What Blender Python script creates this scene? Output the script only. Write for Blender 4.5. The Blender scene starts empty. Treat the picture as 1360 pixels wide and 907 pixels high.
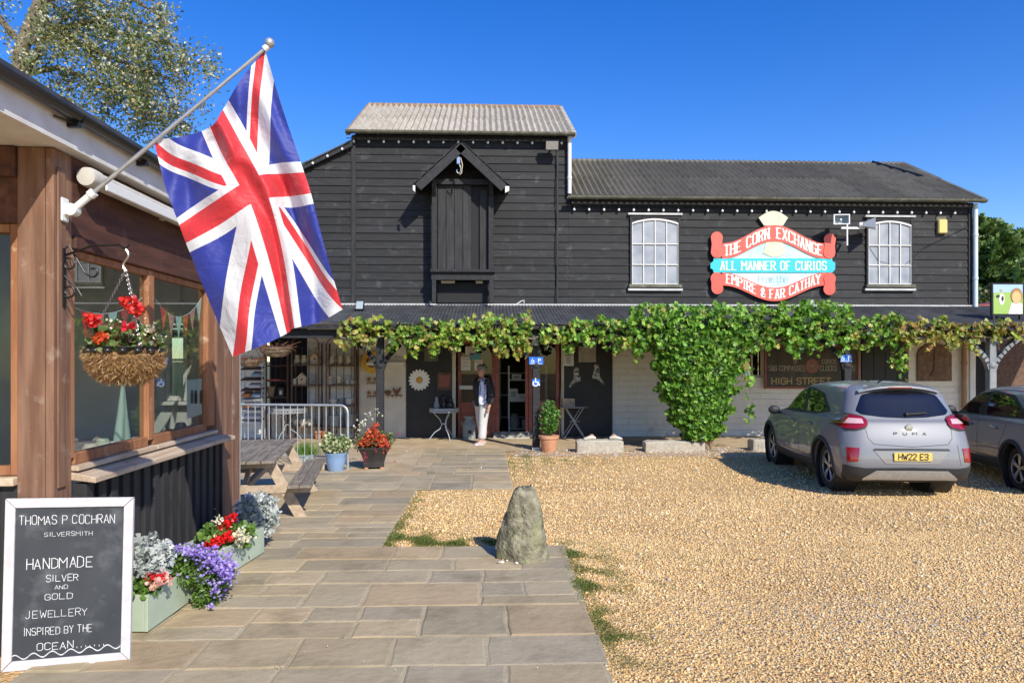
import bpy, bmesh, math, random
import numpy as np
from mathutils import Vector, Matrix, Euler
from mathutils.bvhtree import BVHTree
R = random.Random(7)
rad = math.radians
PI = math.pi
scene = bpy.context.scene
C = scene.collection
# ---------------------------------------------------------------- camera
EYE = 1.85
FPX = 950.0
YAW = math.atan(36/950)
cam = bpy.data.objects.new('camera', bpy.data.cameras.new('camera'))
C.objects.link(cam); scene.camera = cam
cam.location = (0, 0, EYE)
cam.rotation_euler = (rad(90), 0, -YAW)
cam.data.sensor_width = 36; cam.data.lens = FPX/1360*36
cam.data.shift_y = 24.5/1360
cam.data.clip_start = .05; cam.data.clip_end = 2000
scene.render.resolution_x = 1024; scene.render.resolution_y = 682
# ---------------------------------------------------------------- light
SUN_AZ = rad(27)       # the sun stands behind the camera, this far to the right
SUN_EL = rad(36)
w = bpy.data.worlds.new('World'); scene.world = w; w.use_nodes = True
nt = w.node_tree; bg = nt.nodes['Background']
sky = nt.nodes.new('ShaderNodeTexSky'); sky.sky_type = 'NISHITA'; sky.sun_disc = False
sky.sun_elevation = SUN_EL; sky.sun_rotation = PI - SUN_AZ
sky.air_density = 1.0; sky.dust_density = .3; sky.ozone_density = 3.0; sky.altitude = 0
hs = nt.nodes.new('ShaderNodeHueSaturation'); hs.inputs['Hue'].default_value = .519; hs.inputs['Saturation'].default_value = 1.40; hs.inputs['Value'].default_value = 1.66
nt.links.new(sky.outputs[0], hs.inputs['Color']); nt.links.new(hs.outputs[0], bg.inputs['Color'])
bg.inputs['Strength'].default_value = .11
sl = bpy.data.lights.new('sun', 'SUN'); so = bpy.data.objects.new('sun', sl); C.objects.link(so)
sl.energy = 5.0; sl.angle = rad(.5); sl.color = (1, .94, .82)
sdir = Vector((-math.sin(SUN_AZ)*math.cos(SUN_EL), math.cos(SUN_AZ)*math.cos(SUN_EL), -math.sin(SUN_EL)))
so.rotation_euler = sdir.to_track_quat('-Z', 'Y').to_euler()
scene.view_settings.view_transform = 'Standard'; scene.view_settings.look = 'None'
scene.view_settings.exposure = .15; scene.view_settings.gamma = 1
# ---------------------------------------------------------------- photo pixel -> place
sy_, cy_ = math.sin(YAW), math.cos(YAW)
def ray(px, py):
    u = (px-680)/FPX; v = (478-py)/FPX
    return Vector((sy_+u*cy_, cy_-u*sy_, v))
O = Vector((0, 0, EYE))
def G(px, py, z=0):
    d = ray(px, py); return O + d*((z-EYE)/d.z)
def P(px, py, Y):
    d = ray(px, py); return O + d*(Y/d.y)
def Q(px, py, X):
    d = ray(px, py); return O + d*(X/d.x)
# ---------------------------------------------------------------- materials
def _n(nt, t, **k):
    n = nt.nodes.new(t)
    for a, b in k.items(): setattr(n, a, b)
    return n
def mat(name, c, c2=None, sc=4, rough=.6, bump=0, bsc=None, metal=0, spec=.5, st=(1,1,1), rnd=0, detail=5,
        coat=0, lo=.35, hi=.65, c3=None, sc3=1.5, lo3=.55, hi3=.7, dist=.01, rr=0):
    m = bpy.data.materials.new(name); m.use_nodes = True
    nt = m.node_tree; b = nt.nodes['Principled BSDF']; L = nt.links.new
    b.inputs['Roughness'].default_value = rough; b.inputs['Metallic'].default_value = metal
    b.inputs['Specular IOR Level'].default_value = spec; b.inputs['Coat Weight'].default_value = coat
    c4 = (*c, 1); b.inputs['Base Color'].default_value = c4
    tc = _n(nt, 'ShaderNodeTexCoord'); mp = _n(nt, 'ShaderNodeMapping'); mp.inputs['Scale'].default_value = st
    L(tc.outputs['Object'], mp.inputs['Vector'])
    out = None
    if c2 is not None:
        no = _n(nt, 'ShaderNodeTexNoise'); no.inputs['Scale'].default_value = sc; no.inputs['Detail'].default_value = detail
        L(mp.outputs[0], no.inputs['Vector'])
        r = _n(nt, 'ShaderNodeMapRange'); r.inputs[1].default_value = lo; r.inputs[2].default_value = hi
        L(no.outputs['Fac'], r.inputs[0])
        mx = _n(nt, 'ShaderNodeMix', data_type='RGBA'); mx.inputs[6].default_value = c4; mx.inputs[7].default_value = (*c2, 1)
        L(r.outputs[0], mx.inputs[0]); out = mx.outputs[2]
        if rr:
            r2 = _n(nt, 'ShaderNodeMapRange'); r2.inputs[3].default_value = rough-rr; r2.inputs[4].default_value = rough+rr
            L(no.outputs['Fac'], r2.inputs[0]); L(r2.outputs[0], b.inputs['Roughness'])
    if c3 is not None:
        no = _n(nt, 'ShaderNodeTexNoise'); no.inputs['Scale'].default_value = sc3; no.inputs['Detail'].default_value = 8; no.inputs['Roughness'].default_value = .65
        L(tc.outputs['Object'], no.inputs['Vector'])
        r = _n(nt, 'ShaderNodeMapRange'); r.inputs[1].default_value = lo3; r.inputs[2].default_value = hi3
        L(no.outputs['Fac'], r.inputs[0])
        mx = _n(nt, 'ShaderNodeMix', data_type='RGBA'); mx.inputs[7].default_value = (*c3, 1)
        if out: L(out, mx.inputs[6])
        else: mx.inputs[6].default_value = c4
        L(r.outputs[0], mx.inputs[0]); out = mx.outputs[2]
    if rnd:
        oi = _n(nt, 'ShaderNodeObjectInfo'); r = _n(nt, 'ShaderNodeMapRange'); r.inputs[3].default_value = 1-rnd; r.inputs[4].default_value = 1+rnd
        L(oi.outputs['Random'], r.inputs[0])
        hv = _n(nt, 'ShaderNodeHueSaturation'); L(r.outputs[0], hv.inputs['Value'])
        if out: L(out, hv.inputs['Color'])
        else: hv.inputs['Color'].default_value = c4
        out = hv.outputs[0]
    if out: L(out, b.inputs['Base Color'])
    if bump:
        no = _n(nt, 'ShaderNodeTexNoise'); no.inputs['Scale'].default_value = bsc or sc*3; no.inputs['Detail'].default_value = 6
        L(mp.outputs[0], no.inputs['Vector'])
        bp = _n(nt, 'ShaderNodeBump'); bp.inputs['Strength'].default_value = bump; bp.inputs['Distance'].default_value = dist
        L(no.outputs['Fac'], bp.inputs['Height']); L(bp.outputs[0], b.inputs['Normal'])
    return m
def leafmat(name, rough=.45, trans=.35, tint=(1.0, 1.1, .5)):
    m = bpy.data.materials.new(name); m.use_nodes = True; nt = m.node_tree; b = nt.nodes['Principled BSDF']; L = nt.links.new
    b.inputs['Roughness'].default_value = rough
    a = _n(nt, 'ShaderNodeAttribute'); a.attribute_name = 'Col'; L(a.outputs['Color'], b.inputs['Base Color'])
    t = _n(nt, 'ShaderNodeBsdfTranslucent'); mu = _n(nt, 'ShaderNodeMix', data_type='RGBA', blend_type='MULTIPLY'); mu.inputs[0].default_value = 1
    mu.inputs[7].default_value = (*tint, 1); L(a.outputs['Color'], mu.inputs[6]); L(mu.outputs[2], t.inputs['Color'])
    ms = _n(nt, 'ShaderNodeMixShader'); ms.inputs[0].default_value = trans
    L(b.outputs[0], ms.inputs[1]); L(t.outputs[0], ms.inputs[2]); L(ms.outputs[0], nt.nodes['Material Output'].inputs['Surface'])
    return m
def glassmat(name, tint=(.8,.85,.85), refl=.12, rough=.0, dens=0.0):
    m = bpy.data.materials.new(name); m.use_nodes = True; nt = m.node_tree; L = nt.links.new
    nt.nodes.remove(nt.nodes['Principled BSDF'])
    tr = _n(nt, 'ShaderNodeBsdfTransparent'); tr.inputs[0].default_value = (*tint, 1)
    gl = _n(nt, 'ShaderNodeBsdfGlossy'); gl.inputs['Roughness'].default_value = rough
    fr = _n(nt, 'ShaderNodeFresnel'); fr.inputs['IOR'].default_value = 1.5
    ad = _n(nt, 'ShaderNodeMath', operation='ADD'); ad.inputs[1].default_value = refl; ad.use_clamp = True
    L(fr.outputs[0], ad.inputs[0])
    ge = _n(nt, 'ShaderNodeNewGeometry'); ib = _n(nt, 'ShaderNodeMath', operation='SUBTRACT'); ib.inputs[0].default_value = 1; L(ge.outputs['Backfacing'], ib.inputs[1])
    mf = _n(nt, 'ShaderNodeMath', operation='MULTIPLY'); L(ad.outputs[0], mf.inputs[0]); L(ib.outputs[0], mf.inputs[1])
    ms = _n(nt, 'ShaderNodeMixShader'); L(mf.outputs[0], ms.inputs[0]); L(tr.outputs[0], ms.inputs[1]); L(gl.outputs[0], ms.inputs[2])
    L(ms.outputs[0], nt.nodes['Material Output'].inputs['Surface'])
    return m
M = {}
def wood(name, a, b, rnd=.12, st=(1,1,1), sc=14, **k):
    M[name] = mat(name, a, b, sc=sc, st=st, rough=.75, bump=.35, bsc=sc*2, rnd=rnd, dist=.004, **k)
wood('black_board', (.0085,.0087,.0095), (.018,.0184,.020), rnd=.38, st=(.25,1,2.2), c3=(.075,.078,.08), sc3=3.5, lo3=.56, hi3=.80)
wood('black_timber', (.011,.011,.013), (.024,.024,.027), c3=(.08,.08,.08), sc3=6, lo3=.62, hi3=.8)
wood('black_upright', (.014,.014,.015), (.030,.030,.032), st=(1,1,.15), c3=(.05,.05,.05), sc3=6, lo3=.6, hi3=.8)
wood('brown_post', (.155,.076,.045), (.245,.135,.085), st=(2.2,2.2,.22), sc=9, rnd=.05, c3=(.40,.31,.24), sc3=4.5, lo3=.58, hi3=.74)
wood('brown_beam', (.062,.022,.014), (.11,.042,.025), st=(2,.3,2), sc=8, c3=(.19,.09,.055), sc3=4, lo3=.58, hi3=.75)
wood('orange_frame', (.24,.095,.04), (.34,.155,.07), st=(2,2,.3), sc=9, c3=(.5,.36,.25), sc3=5, lo3=.6, hi3=.7)
wood('sill_wood', (.42,.31,.21), (.56,.45,.33), st=(3,.3,3), sc=9, c3=(.25,.18,.12), sc3=6, lo3=.58, hi3=.75)
wood('bench_wood', (.13,.11,.085), (.25,.21,.165), st=(3,.25,3), sc=10, c3=(.33,.28,.22), sc3=4)
wood('bench_leg', (.38,.28,.19), (.52,.41,.3), st=(2,2,2), sc=8)
wood('shelf_wood', (.10,.055,.035), (.16,.09,.06))
wood('chalk_frame', (.50,.47,.47), (.60,.58,.60), sc=18, rnd=0, c3=(.40,.24,.15), sc3=12, lo3=.66, hi3=.74)
M['white_paint'] = mat('white_paint', (.66,.65,.62), (.74,.73,.70), sc=3, rough=.5, c3=(.38,.35,.31), sc3=4, lo3=.62, hi3=.85)
M['white_plastic'] = mat('white_plastic', (.75,.76,.75), rough=.35)
M['fascia'] = mat('fascia', (.60,.58,.54), (.70,.69,.66), sc=6, rough=.6, c3=(.33,.27,.22), sc3=9, lo3=.64, hi3=.8)
M['black_gloss'] = mat('black_gloss', (.012,.012,.013), rough=.3)
M['black_matt'] = mat('black_matt', (.018,.018,.019), (.03,.03,.03), rough=.7)
M['black_door'] = mat('black_door', (.008,.008,.009), (.016,.016,.017), rough=.55)
M['iron'] = mat('iron', (.02,.02,.02), rough=.45, metal=.5)
M['galv'] = mat('galv', (.50,.52,.53), (.40,.42,.43), sc=8, rough=.45, metal=.55)
M['steel'] = mat('steel', (.55,.56,.56), rough=.28, metal=1)
M['alu'] = mat('alu', (.50,.51,.51), (.42,.43,.43), sc=20, rough=.38, metal=.6)
M['roof_old'] = mat('roof_old', (.34,.30,.24), (.47,.43,.36), sc=5, rough=.9, rnd=.10, bump=.4, bsc=60, c3=(.17,.14,.10), sc3=7, lo3=.55, hi3=.72)
M['roof_grey'] = mat('roof_grey', (.12,.108,.083), (.175,.16,.125), sc=2.2, rough=.9, rnd=.16, bump=.12, bsc=40, c3=(.30,.28,.23), sc3=12, lo3=.66, hi3=.76)
M['roof_lichen'] = mat('roof_lichen', (.15,.13,.09), (.35,.17,.06), sc=12, rough=.9, c3=(.45,.42,.32), sc3=12, lo3=.55, hi3=.7)
M['roof_black'] = mat('roof_black', (.035,.036,.038), (.075,.077,.08), sc=4, rough=.55, rnd=.2, c3=(.17,.17,.17), sc3=30, lo3=.62, hi3=.72)
M['gutter_green'] = mat('gutter_green', (.085,.088,.062), (.15,.145,.105), sc=5, rough=.7, c3=(.28,.26,.2), sc3=9, lo3=.6, hi3=.75)
M['lead'] = mat('lead', (.42,.42,.41), (.55,.55,.53), sc=6, rough=.7)
M['cream'] = mat('cream', (.56,.51,.41), (.64,.59,.49), sc=3, rough=.7)
M['red_brown'] = mat('red_brown', (.20,.045,.028), (.28,.07,.045), sc=8, rough=.45)
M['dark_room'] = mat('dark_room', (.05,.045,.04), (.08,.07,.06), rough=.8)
M['pale_room'] = mat('pale_room', (.55,.55,.52), (.62,.62,.59), rough=.8)
M['curtain'] = mat('curtain', (.20,.23,.27), (.36,.38,.41), sc=3, rough=.45, spec=.6, lo=.3, hi=.7)
M['frame_white'] = mat('frame_white', (.70,.66,.60), (.76,.74,.70), sc=6, rough=.5, c3=(.45,.3,.22), sc3=14, lo3=.62, hi3=.7)
M['sign_red'] = mat('sign_red', (.68,.085,.055), (.74,.11,.075), sc=2, rough=.45)
M['sign_teal'] = mat('sign_teal', (.015,.47,.54), (.03,.52,.58), sc=2, rough=.45)
M['sign_pale'] = mat('sign_pale', (.40,.74,.82), (.60,.85,.88), sc=1.5, rough=.5)
M['sign_cream'] = mat('sign_cream', (.50,.53,.38), (.66,.66,.50), sc=5, rough=.6)
M['letter_white'] = mat('letter_white', (.80,.78,.70), rough=.5)
M['letter_cream'] = mat('letter_cream', (.80,.72,.52), rough=.5)
M['letter_gold'] = mat('letter_gold', (.36,.25,.09), rough=.5)
M['letter_grey'] = mat('letter_grey', (.30,.36,.38), rough=.5)
M['letter_black'] = mat('letter_black', (.02,.02,.02), rough=.5)
M['chalk'] = mat('chalk', (.74,.74,.74), (.5,.5,.51), sc=60, rough=.95)
M['blackboard'] = mat('blackboard', (.030,.034,.040), (.050,.055,.062), sc=3, rough=.8, st=(1,1,.5), c3=(.16,.17,.18), sc3=4, lo3=.50, hi3=.85)
M['terracotta'] = mat('terracotta', (.50,.23,.12), (.58,.31,.18), sc=6, rough=.8)
M['blue_pot'] = mat('blue_pot', (.20,.31,.50), (.25,.37,.56), sc=3, rough=.25)
M['pale_blue_pot'] = mat('pale_blue_pot', (.42,.55,.62), rough=.4)
M['dark_pot'] = mat('dark_pot', (.022,.02,.02), (.04,.035,.033), rough=.35)
M['soil'] = mat('soil', (.035,.022,.014), (.07,.045,.03), sc=30, rough=.95, bump=.6)
M['sage_wood'] = mat('sage_wood', (.36,.43,.32), (.42,.49,.37), sc=5, rough=.7, c3=(.28,.19,.12), sc3=11, lo3=.66, hi3=.70)
M['coir'] = mat('coir', (.28,.16,.06), (.42,.27,.12), sc=30, rough=.95)
M['wicker'] = mat('wicker', (.20,.13,.08), (.34,.25,.17), sc=20, rough=.8)
M['stone'] = mat('stone', (.15,.135,.085), (.36,.33,.22), sc=9, rough=.95, bump=1, bsc=30, dist=.035, detail=9, c3=(.22,.24,.09), sc3=3.5, lo3=.48, hi3=.68)
M['kerb_stone'] = mat('kerb_stone', (.37,.33,.26), (.48,.44,.36), sc=14, rough=.95, bump=.8, bsc=40)
M['bark'] = mat('bark', (.10,.085,.06), (.22,.19,.14), sc=7, rough=.95, bump=.8, c3=(.30,.28,.22), sc3=4)
M['leaf'] = leafmat('leaf')
M['petal'] = leafmat('petal', trans=.3, tint=(1,1,1))
M['silver_leaf'] = leafmat('silver_leaf', rough=.7, trans=.1, tint=(1,1,1))
M['conifer'] = leafmat('conifer', rough=.6, trans=.12)
M['window_glass'] = glassmat('window_glass', tint=(.86,.89,.88), refl=.13)
M['plain_glass'] = glassmat('plain_glass', tint=(.75,.8,.8), refl=0)
M['car_glass'] = glassmat('car_glass', tint=(.035,.04,.045), refl=.10)
M['skin'] = mat('skin', (.50,.27,.19), rough=.55)
M['hair'] = mat('hair', (.13,.12,.10), (.27,.25,.22), sc=40, rough=.7, bump=.8, bsc=60)
M['jacket'] = mat('jacket', (.017,.017,.020), (.028,.028,.032), sc=8, rough=.8, bump=.6, bsc=14, dist=.02)
M['trousers'] = mat('trousers', (.50,.49,.48), (.58,.57,.56), sc=6, rough=.85, bump=.5, bsc=16, dist=.02)
M['rubber'] = mat('rubber', (.018,.018,.018), (.03,.03,.03), sc=20, rough=.75)
M['ceramic'] = mat('ceramic', (.62,.58,.50), (.50,.44,.36), sc=30, rough=.35)
M['enamel'] = mat('enamel', (.22,.25,.25), (.30,.33,.32), rough=.4)
M['mortar'] = mat('mortar', (.36,.30,.19), (.44,.37,.245), sc=10, rough=.95, bump=.6, bsc=60, c3=(.16,.15,.07), sc3=2.2, lo3=.60, hi3=.72)
# ---------------------------------------------------------------- mesh builder
ORG = {}
class MB:
    def __init__(s): s.v = []; s.f = []
    def add(s, vs, fs):
        k = len(s.v); s.v += [tuple(v) for v in vs]; s.f += [tuple(i+k for i in f) for f in fs]; return s
    def hexa(s, b, t):
        return s.add(list(b)+list(t), [(3,2,1,0),(4,5,6,7),(0,1,5,4),(1,2,6,5),(2,3,7,6),(3,0,4,7)])
    def box(s, x0, x1, y0, y1, z0, z1):
        x0, x1 = min(x0,x1), max(x0,x1); y0, y1 = min(y0,y1), max(y0,y1); z0, z1 = min(z0,z1), max(z0,z1)
        return s.hexa([(x0,y0,z0),(x1,y0,z0),(x1,y1,z0),(x0,y1,z0)], [(x0,y0,z1),(x1,y0,z1),(x1,y1,z1),(x0,y1,z1)])
    def bar(s, p0, p1, w, h, up=(0,0,1)):
        p0 = Vector(p0); p1 = Vector(p1); d = (p1-p0).normalized(); up = Vector(up)
        if abs(d.dot(up)) > .98: up = Vector((0,1,0))
        x = d.cross(up).normalized(); u = x.cross(d).normalized(); x *= w/2; u *= h/2
        return s.hexa([p0-x-u, p0+x-u, p0+x+u, p0-x+u], [p1-x-u, p1+x-u, p1+x+u, p1-x+u])
    def tube(s, pts, r, n=8, caps=True, closed=False):
        pts = [Vector(p) for p in pts]; m = len(pts); rs = r if isinstance(r, (list, tuple)) else [r]*m
        vs = []; prev = None
        for i, p in enumerate(pts):
            if closed: d = pts[(i+1) % m]-pts[i-1]
            else: d = pts[min(i+1, m-1)]-pts[max(i-1, 0)]
            if d.length < 1e-9: d = Vector((0,0,1))
            d.normalize()
            if prev is None:
                a = Vector((0,0,1)) if abs(d.z) < .9 else Vector((1,0,0)); x = d.cross(a).normalized()
            else:
                x = prev - d*prev.dot(d)
                x = x.normalized() if x.length > 1e-6 else d.orthogonal().normalized()
            prev = x; y = d.cross(x)
            for k in range(n):
                a = 2*PI*k/n; vs.append(p + (x*math.cos(a)+y*math.sin(a))*rs[i])
        fs = []
        for i in range(m if closed else m-1):
            for k in range(n):
                j = (i+1) % m; fs.append((i*n+k, i*n+(k+1) % n, j*n+(k+1) % n, j*n+k))
        if caps and not closed: fs += [tuple(range(n))[::-1], tuple((m-1)*n+k for k in range(n))]
        return s.add(vs, fs)
    def lathe(s, prof, c=(0,0,0), n=20, ax='z', sq=1, cap=True):
        vs = []; fs = []; m = len(prof)
        for r, h in prof:
            for k in range(n):
                a = 2*PI*k/n; x, y = r*math.cos(a), r*math.sin(a)*sq
                vs.append(Vector(c)+Vector({'z': (x,y,h), 'x': (h,x,y), 'y': (x,h,y)}[ax]))
        for i in range(m-1):
            for k in range(n): fs.append((i*n+k, i*n+(k+1) % n, (i+1)*n+(k+1) % n, (i+1)*n+k))
        if cap and prof[0][0] > 1e-4: fs.append(tuple(range(n))[::-1])
        if cap and prof[-1][0] > 1e-4: fs.append(tuple((m-1)*n+k for k in range(n)))
        return s.add(vs, fs)
    def ball(s, c, r, n=12, m=8, sc=(1,1,1)):
        vs = []; fs = []
        for i in range(m+1):
            t = PI*i/m
            for k in range(n):
                a = 2*PI*k/n; vs.append(Vector(c)+Vector((r*sc[0]*math.sin(t)*math.cos(a), r*sc[1]*math.sin(t)*math.sin(a), r*sc[2]*math.cos(t))))
        for i in range(m):
            for k in range(n): fs.append((i*n+k, (i+1)*n+k, (i+1)*n+(k+1) % n, i*n+(k+1) % n))
        return s.add(vs, fs)
    def prism(s, a, b):                                   # two matching outlines joined
        n = len(a)
        return s.add(list(a)+list(b), [tuple(range(n)), tuple(range(2*n-1, n-1, -1))] + [(i, n+i, n+(i+1) % n, (i+1) % n) for i in range(n)])
    def slab(s, poly, y0, y1):                            # outline in x,z extruded along y
        return s.prism([(x, y0, z) for x, z in poly], [(x, y1, z) for x, z in poly])
    def build(s, name, m, parent=None, smooth=None, bev=0, org=None, **props):
        me = bpy.data.meshes.new(name)
        o_ = ORG[parent.name] if parent is not None else (Vector(org) if org is not None else Vector((0,0,0)))
        me.from_pydata([(x-o_[0], y-o_[1], z-o_[2]) for x, y, z in s.v], [], s.f); me.update()
        bm = bmesh.new(); bm.from_mesh(me); bmesh.ops.recalc_face_normals(bm, faces=bm.faces); bm.to_mesh(me); bm.free()
        me.materials.append(M[m] if isinstance(m, str) else m)
        return link(name, me, parent, o_, smooth, bev, **props)
def link(name, me, parent=None, o_=Vector((0,0,0)), smooth=None, bev=0, **props):
    o = bpy.data.objects.new(name, me); C.objects.link(o)
    if smooth is not None:
        me.polygons.foreach_set('use_smooth', [True]*len(me.polygons))
        me.set_sharp_from_angle(angle=rad(smooth))
    if bev:
        b = o.modifiers.new('bevel', 'BEVEL'); b.width = bev; b.segments = 1; b.limit_method = 'ANGLE'
    if parent is not None: o.parent = parent
    else: o.location = o_
    ORG[o.name] = Vector(o_)
    for k, v in props.items(): o[k] = v
    return o
def thing(name, label, cat, loc=(0,0,0), rz=0, group=None, kind=None, world=True):
    o = bpy.data.objects.new(name, None); C.objects.link(o); o.location = loc; o.rotation_euler = (0,0,rz); o.empty_display_size = .1
    if label: o['label'] = label
    if cat: o['category'] = cat
    if group: o['group'] = group
    if kind: o['kind'] = kind
    ORG[o.name] = Vector(loc) if world else Vector((0,0,0))
    return o
def kids(o): return [c for c in C.objects if c.parent == o]
CH = {}
def cptree(o, parent=None):
    c = o.copy(); C.objects.link(c)
    if parent is not None: c.parent = parent
    for k in [x for x in C.objects if x.parent == o]: cptree(k, c)
    return c
def dup(root, loc=None, rz=None, label=None, sc=None):
    c = cptree(root)
    if loc is not None: c.location = loc
    if rz is not None: c.rotation_euler = (0,0,rz)
    if sc is not None: c.scale = (sc,)*3 if not isinstance(sc, tuple) else sc
    if label: c['label'] = label
    return c
def piece(o, off, name=None):                             # another copy of a part under the same parent
    c = o.copy(); C.objects.link(c); c.location = Vector(o.location)+Vector(off); return c
# ---------------------------------------------------------------- scattered small faces
def scatter(name, m, pts, size, cols, tmpl, parent=None, org=(0,0,0), rots=None, up=None, **props):
    """many leaf-sized pieces as one mesh; tmpl = (verts, faces)"""
    tv = np.array(tmpl[0], float); tf = tmpl[1]; n = len(pts); pts = np.asarray(pts, float)
    size = np.broadcast_to(np.asarray(size, float), (n,)); cols = np.asarray(cols, float)
    rs = np.random.RandomState(len(name)*31+n)
    if rots is None:
        q = rs.normal(size=(n,4))
        if up is not None:                                # bias: leaves lie with their face toward 'up'
            nrm = rs.normal(size=(n,3))*up[1]+np.array(up[0]); nrm /= np.linalg.norm(nrm, axis=1)[:,None]
            a = rs.normal(size=(n,3)); a -= (a*nrm).sum(1)[:,None]*nrm; a /= np.linalg.norm(a, axis=1)[:,None]
            Rm = np.stack([a, np.cross(nrm, a), nrm], axis=2)
        else:
            q /= np.linalg.norm(q, axis=1)[:,None]; w_, x, y, z = q.T
            Rm = np.stack([np.stack([1-2*(y*y+z*z), 2*(x*y-z*w_), 2*(x*z+y*w_)],1), np.stack([2*(x*y+z*w_), 1-2*(x*x+z*z), 2*(y*z-x*w_)],1), np.stack([2*(x*z-y*w_), 2*(y*z+x*w_), 1-2*(x*x+y*y)],1)],1)
    else: Rm = rots
    V = np.einsum('nij,kj->nki', Rm, tv)*size[:,None,None]+pts[:,None,:]
    o_ = ORG[parent.name] if parent is not None else Vector(org)
    V = V.reshape(-1,3)-np.array(o_)
    k = len(tv); flat = np.concatenate([np.array(f) for f in tf]); lens = np.array([len(f) for f in tf])
    loops = (flat[None,:]+(np.arange(n)*k)[:,None]).ravel(); tl = np.tile(lens, n)
    me = bpy.data.meshes.new(name); me.vertices.add(len(V)); me.vertices.foreach_set('co', V.ravel())
    me.loops.add(len(loops)); me.loops.foreach_set('vertex_index', loops)
    me.polygons.add(len(tl)); me.polygons.foreach_set('loop_start', np.concatenate([[0], np.cumsum(tl)[:-1]]))
    me.update(calc_edges=True)
    ca = me.color_attributes.new('Col', 'FLOAT_COLOR', 'POINT')
    cc = np.ones((n,k,4)); cc[:,:,:3] = cols[:,None,:]; ca.data.foreach_set('color', cc.ravel())
    me.materials.append(M[m] if isinstance(m, str) else m)
    return link(name, me, parent, o_, **props)
def fan(pts, c): return ([c]+pts, [(0, i+1, (i+1) % len(pts)+1) for i in range(len(pts))])
VINE = fan([(0,0,0),(-.32,-.12,.05),(-.52,.22,.1),(-.30,.38,.0),(-.42,.72,.08),(-.14,.70,-.02),(0,1,.1),(.14,.70,-.02),(.42,.72,.08),(.30,.38,0),(.52,.22,.1),(.32,-.12,.05)], (0,.35,-.08))
LEAF = ([(0,0,0),(-.28,.4,.07),(0,1,0),(.28,.4,.07)], [(0,1,2),(0,2,3)])
ROUND = fan([(0,0,0),(-.4,.25,.06),(-.35,.7,.06),(0,.95,0),(.35,.7,.06),(.4,.25,.06)], (0,.5,-.05))
BLADE = ([(-.05,0,0),(.05,0,0),(.03,0,.6),(0,.12,1),(-.03,0,.6)], [(0,1,2,4),(4,2,3)])
SPRAY = ([(0,0,0),(-.12,.5,.03),(0,1,0),(.12,.5,.03),(-.4,.65,0),(.4,.65,0),(-.3,.95,.02),(.3,.95,.02)], [(0,1,2,3),(0,4,1),(0,3,5),(1,6,2),(3,2,7)])
FLOWER = fan([(0.5*math.cos(2*PI*i/10)*(1 if i % 2 == 0 else .55), .5*math.sin(2*PI*i/10)*(1 if i % 2 == 0 else .55), .12 if i % 2 == 0 else .05) for i in range(10)], (0,0,0))
PEB = ([(-.5,-.1,-.05),(.1,-.45,0),(.5,.1,.05),(-.05,.45,0),(.05,0,.33),(-.1,.05,-.3)], [(0,1,4),(1,2,4),(2,3,4),(3,0,4),(1,0,5),(2,1,5),(3,2,5),(0,3,5)])
def pick(cols, n, seed=0, jit=.15):
    rs = np.random.RandomState(seed+n); c = np.array(cols)[rs.randint(len(cols), size=n)]
    return c*(1+rs.uniform(-jit, jit, (n,1)))
def clump(c, r, n, seed, shell=.45):
    """n points in an ellipsoid, denser toward its skin"""
    rs = np.random.RandomState(seed); d = rs.normal(size=(n,3)); d /= np.linalg.norm(d, axis=1)[:,None]
    return np.array(c)+d*np.array(r)*(rs.uniform(shell, 1, (n,1))**.6)
# ---------------------------------------------------------------- drawn letters
GL = {'A':'002640 1232','B':'0006 063645443303 3342413000','C':'4536160501103041','D':'0006 062645412000','E':'46060040 0333','F':'460600 0333',
 'G':'45361605011030414323','H':'0006 4046 0343','I':'2026','J':'3631201001','K':'0006 4603 1340','L':'060040','M':'0006234640','N':'00064046',
 'O':'163645413010010516','P':'00063645443303','Q':'163645413010010516 2240','R':'00063645443303 2340','S':'453616050413334241301001','T':'0646 2620',
 'U':'060110304146','V':'062046','W':'0610243046','X':'0046 0640','Y':'062346 2320','Z':'06460040','&':'4004152635341201102042','2':'05163645440040',
 '3':'05163645443313 334241301001','0':'163645413010010516','.':'1011','r':'0004 03143444','o':'143443413010011203'[:16]+'14','m':'0004 03142320 23344340','t':'1611203041 0434',
 'h':'0006 0314344340','e':'0242433414030110 3041','1':'152620','5':'4606043342413001'}
GL['o'] = '1434434130100103'+'14'
GL['e'] = '02424334140301103041'
def glyph(ch):
    return [[(int(t[i]), int(t[i+1])) for i in range(0, len(t), 2)] for t in GL.get(ch, '').split()]
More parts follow.
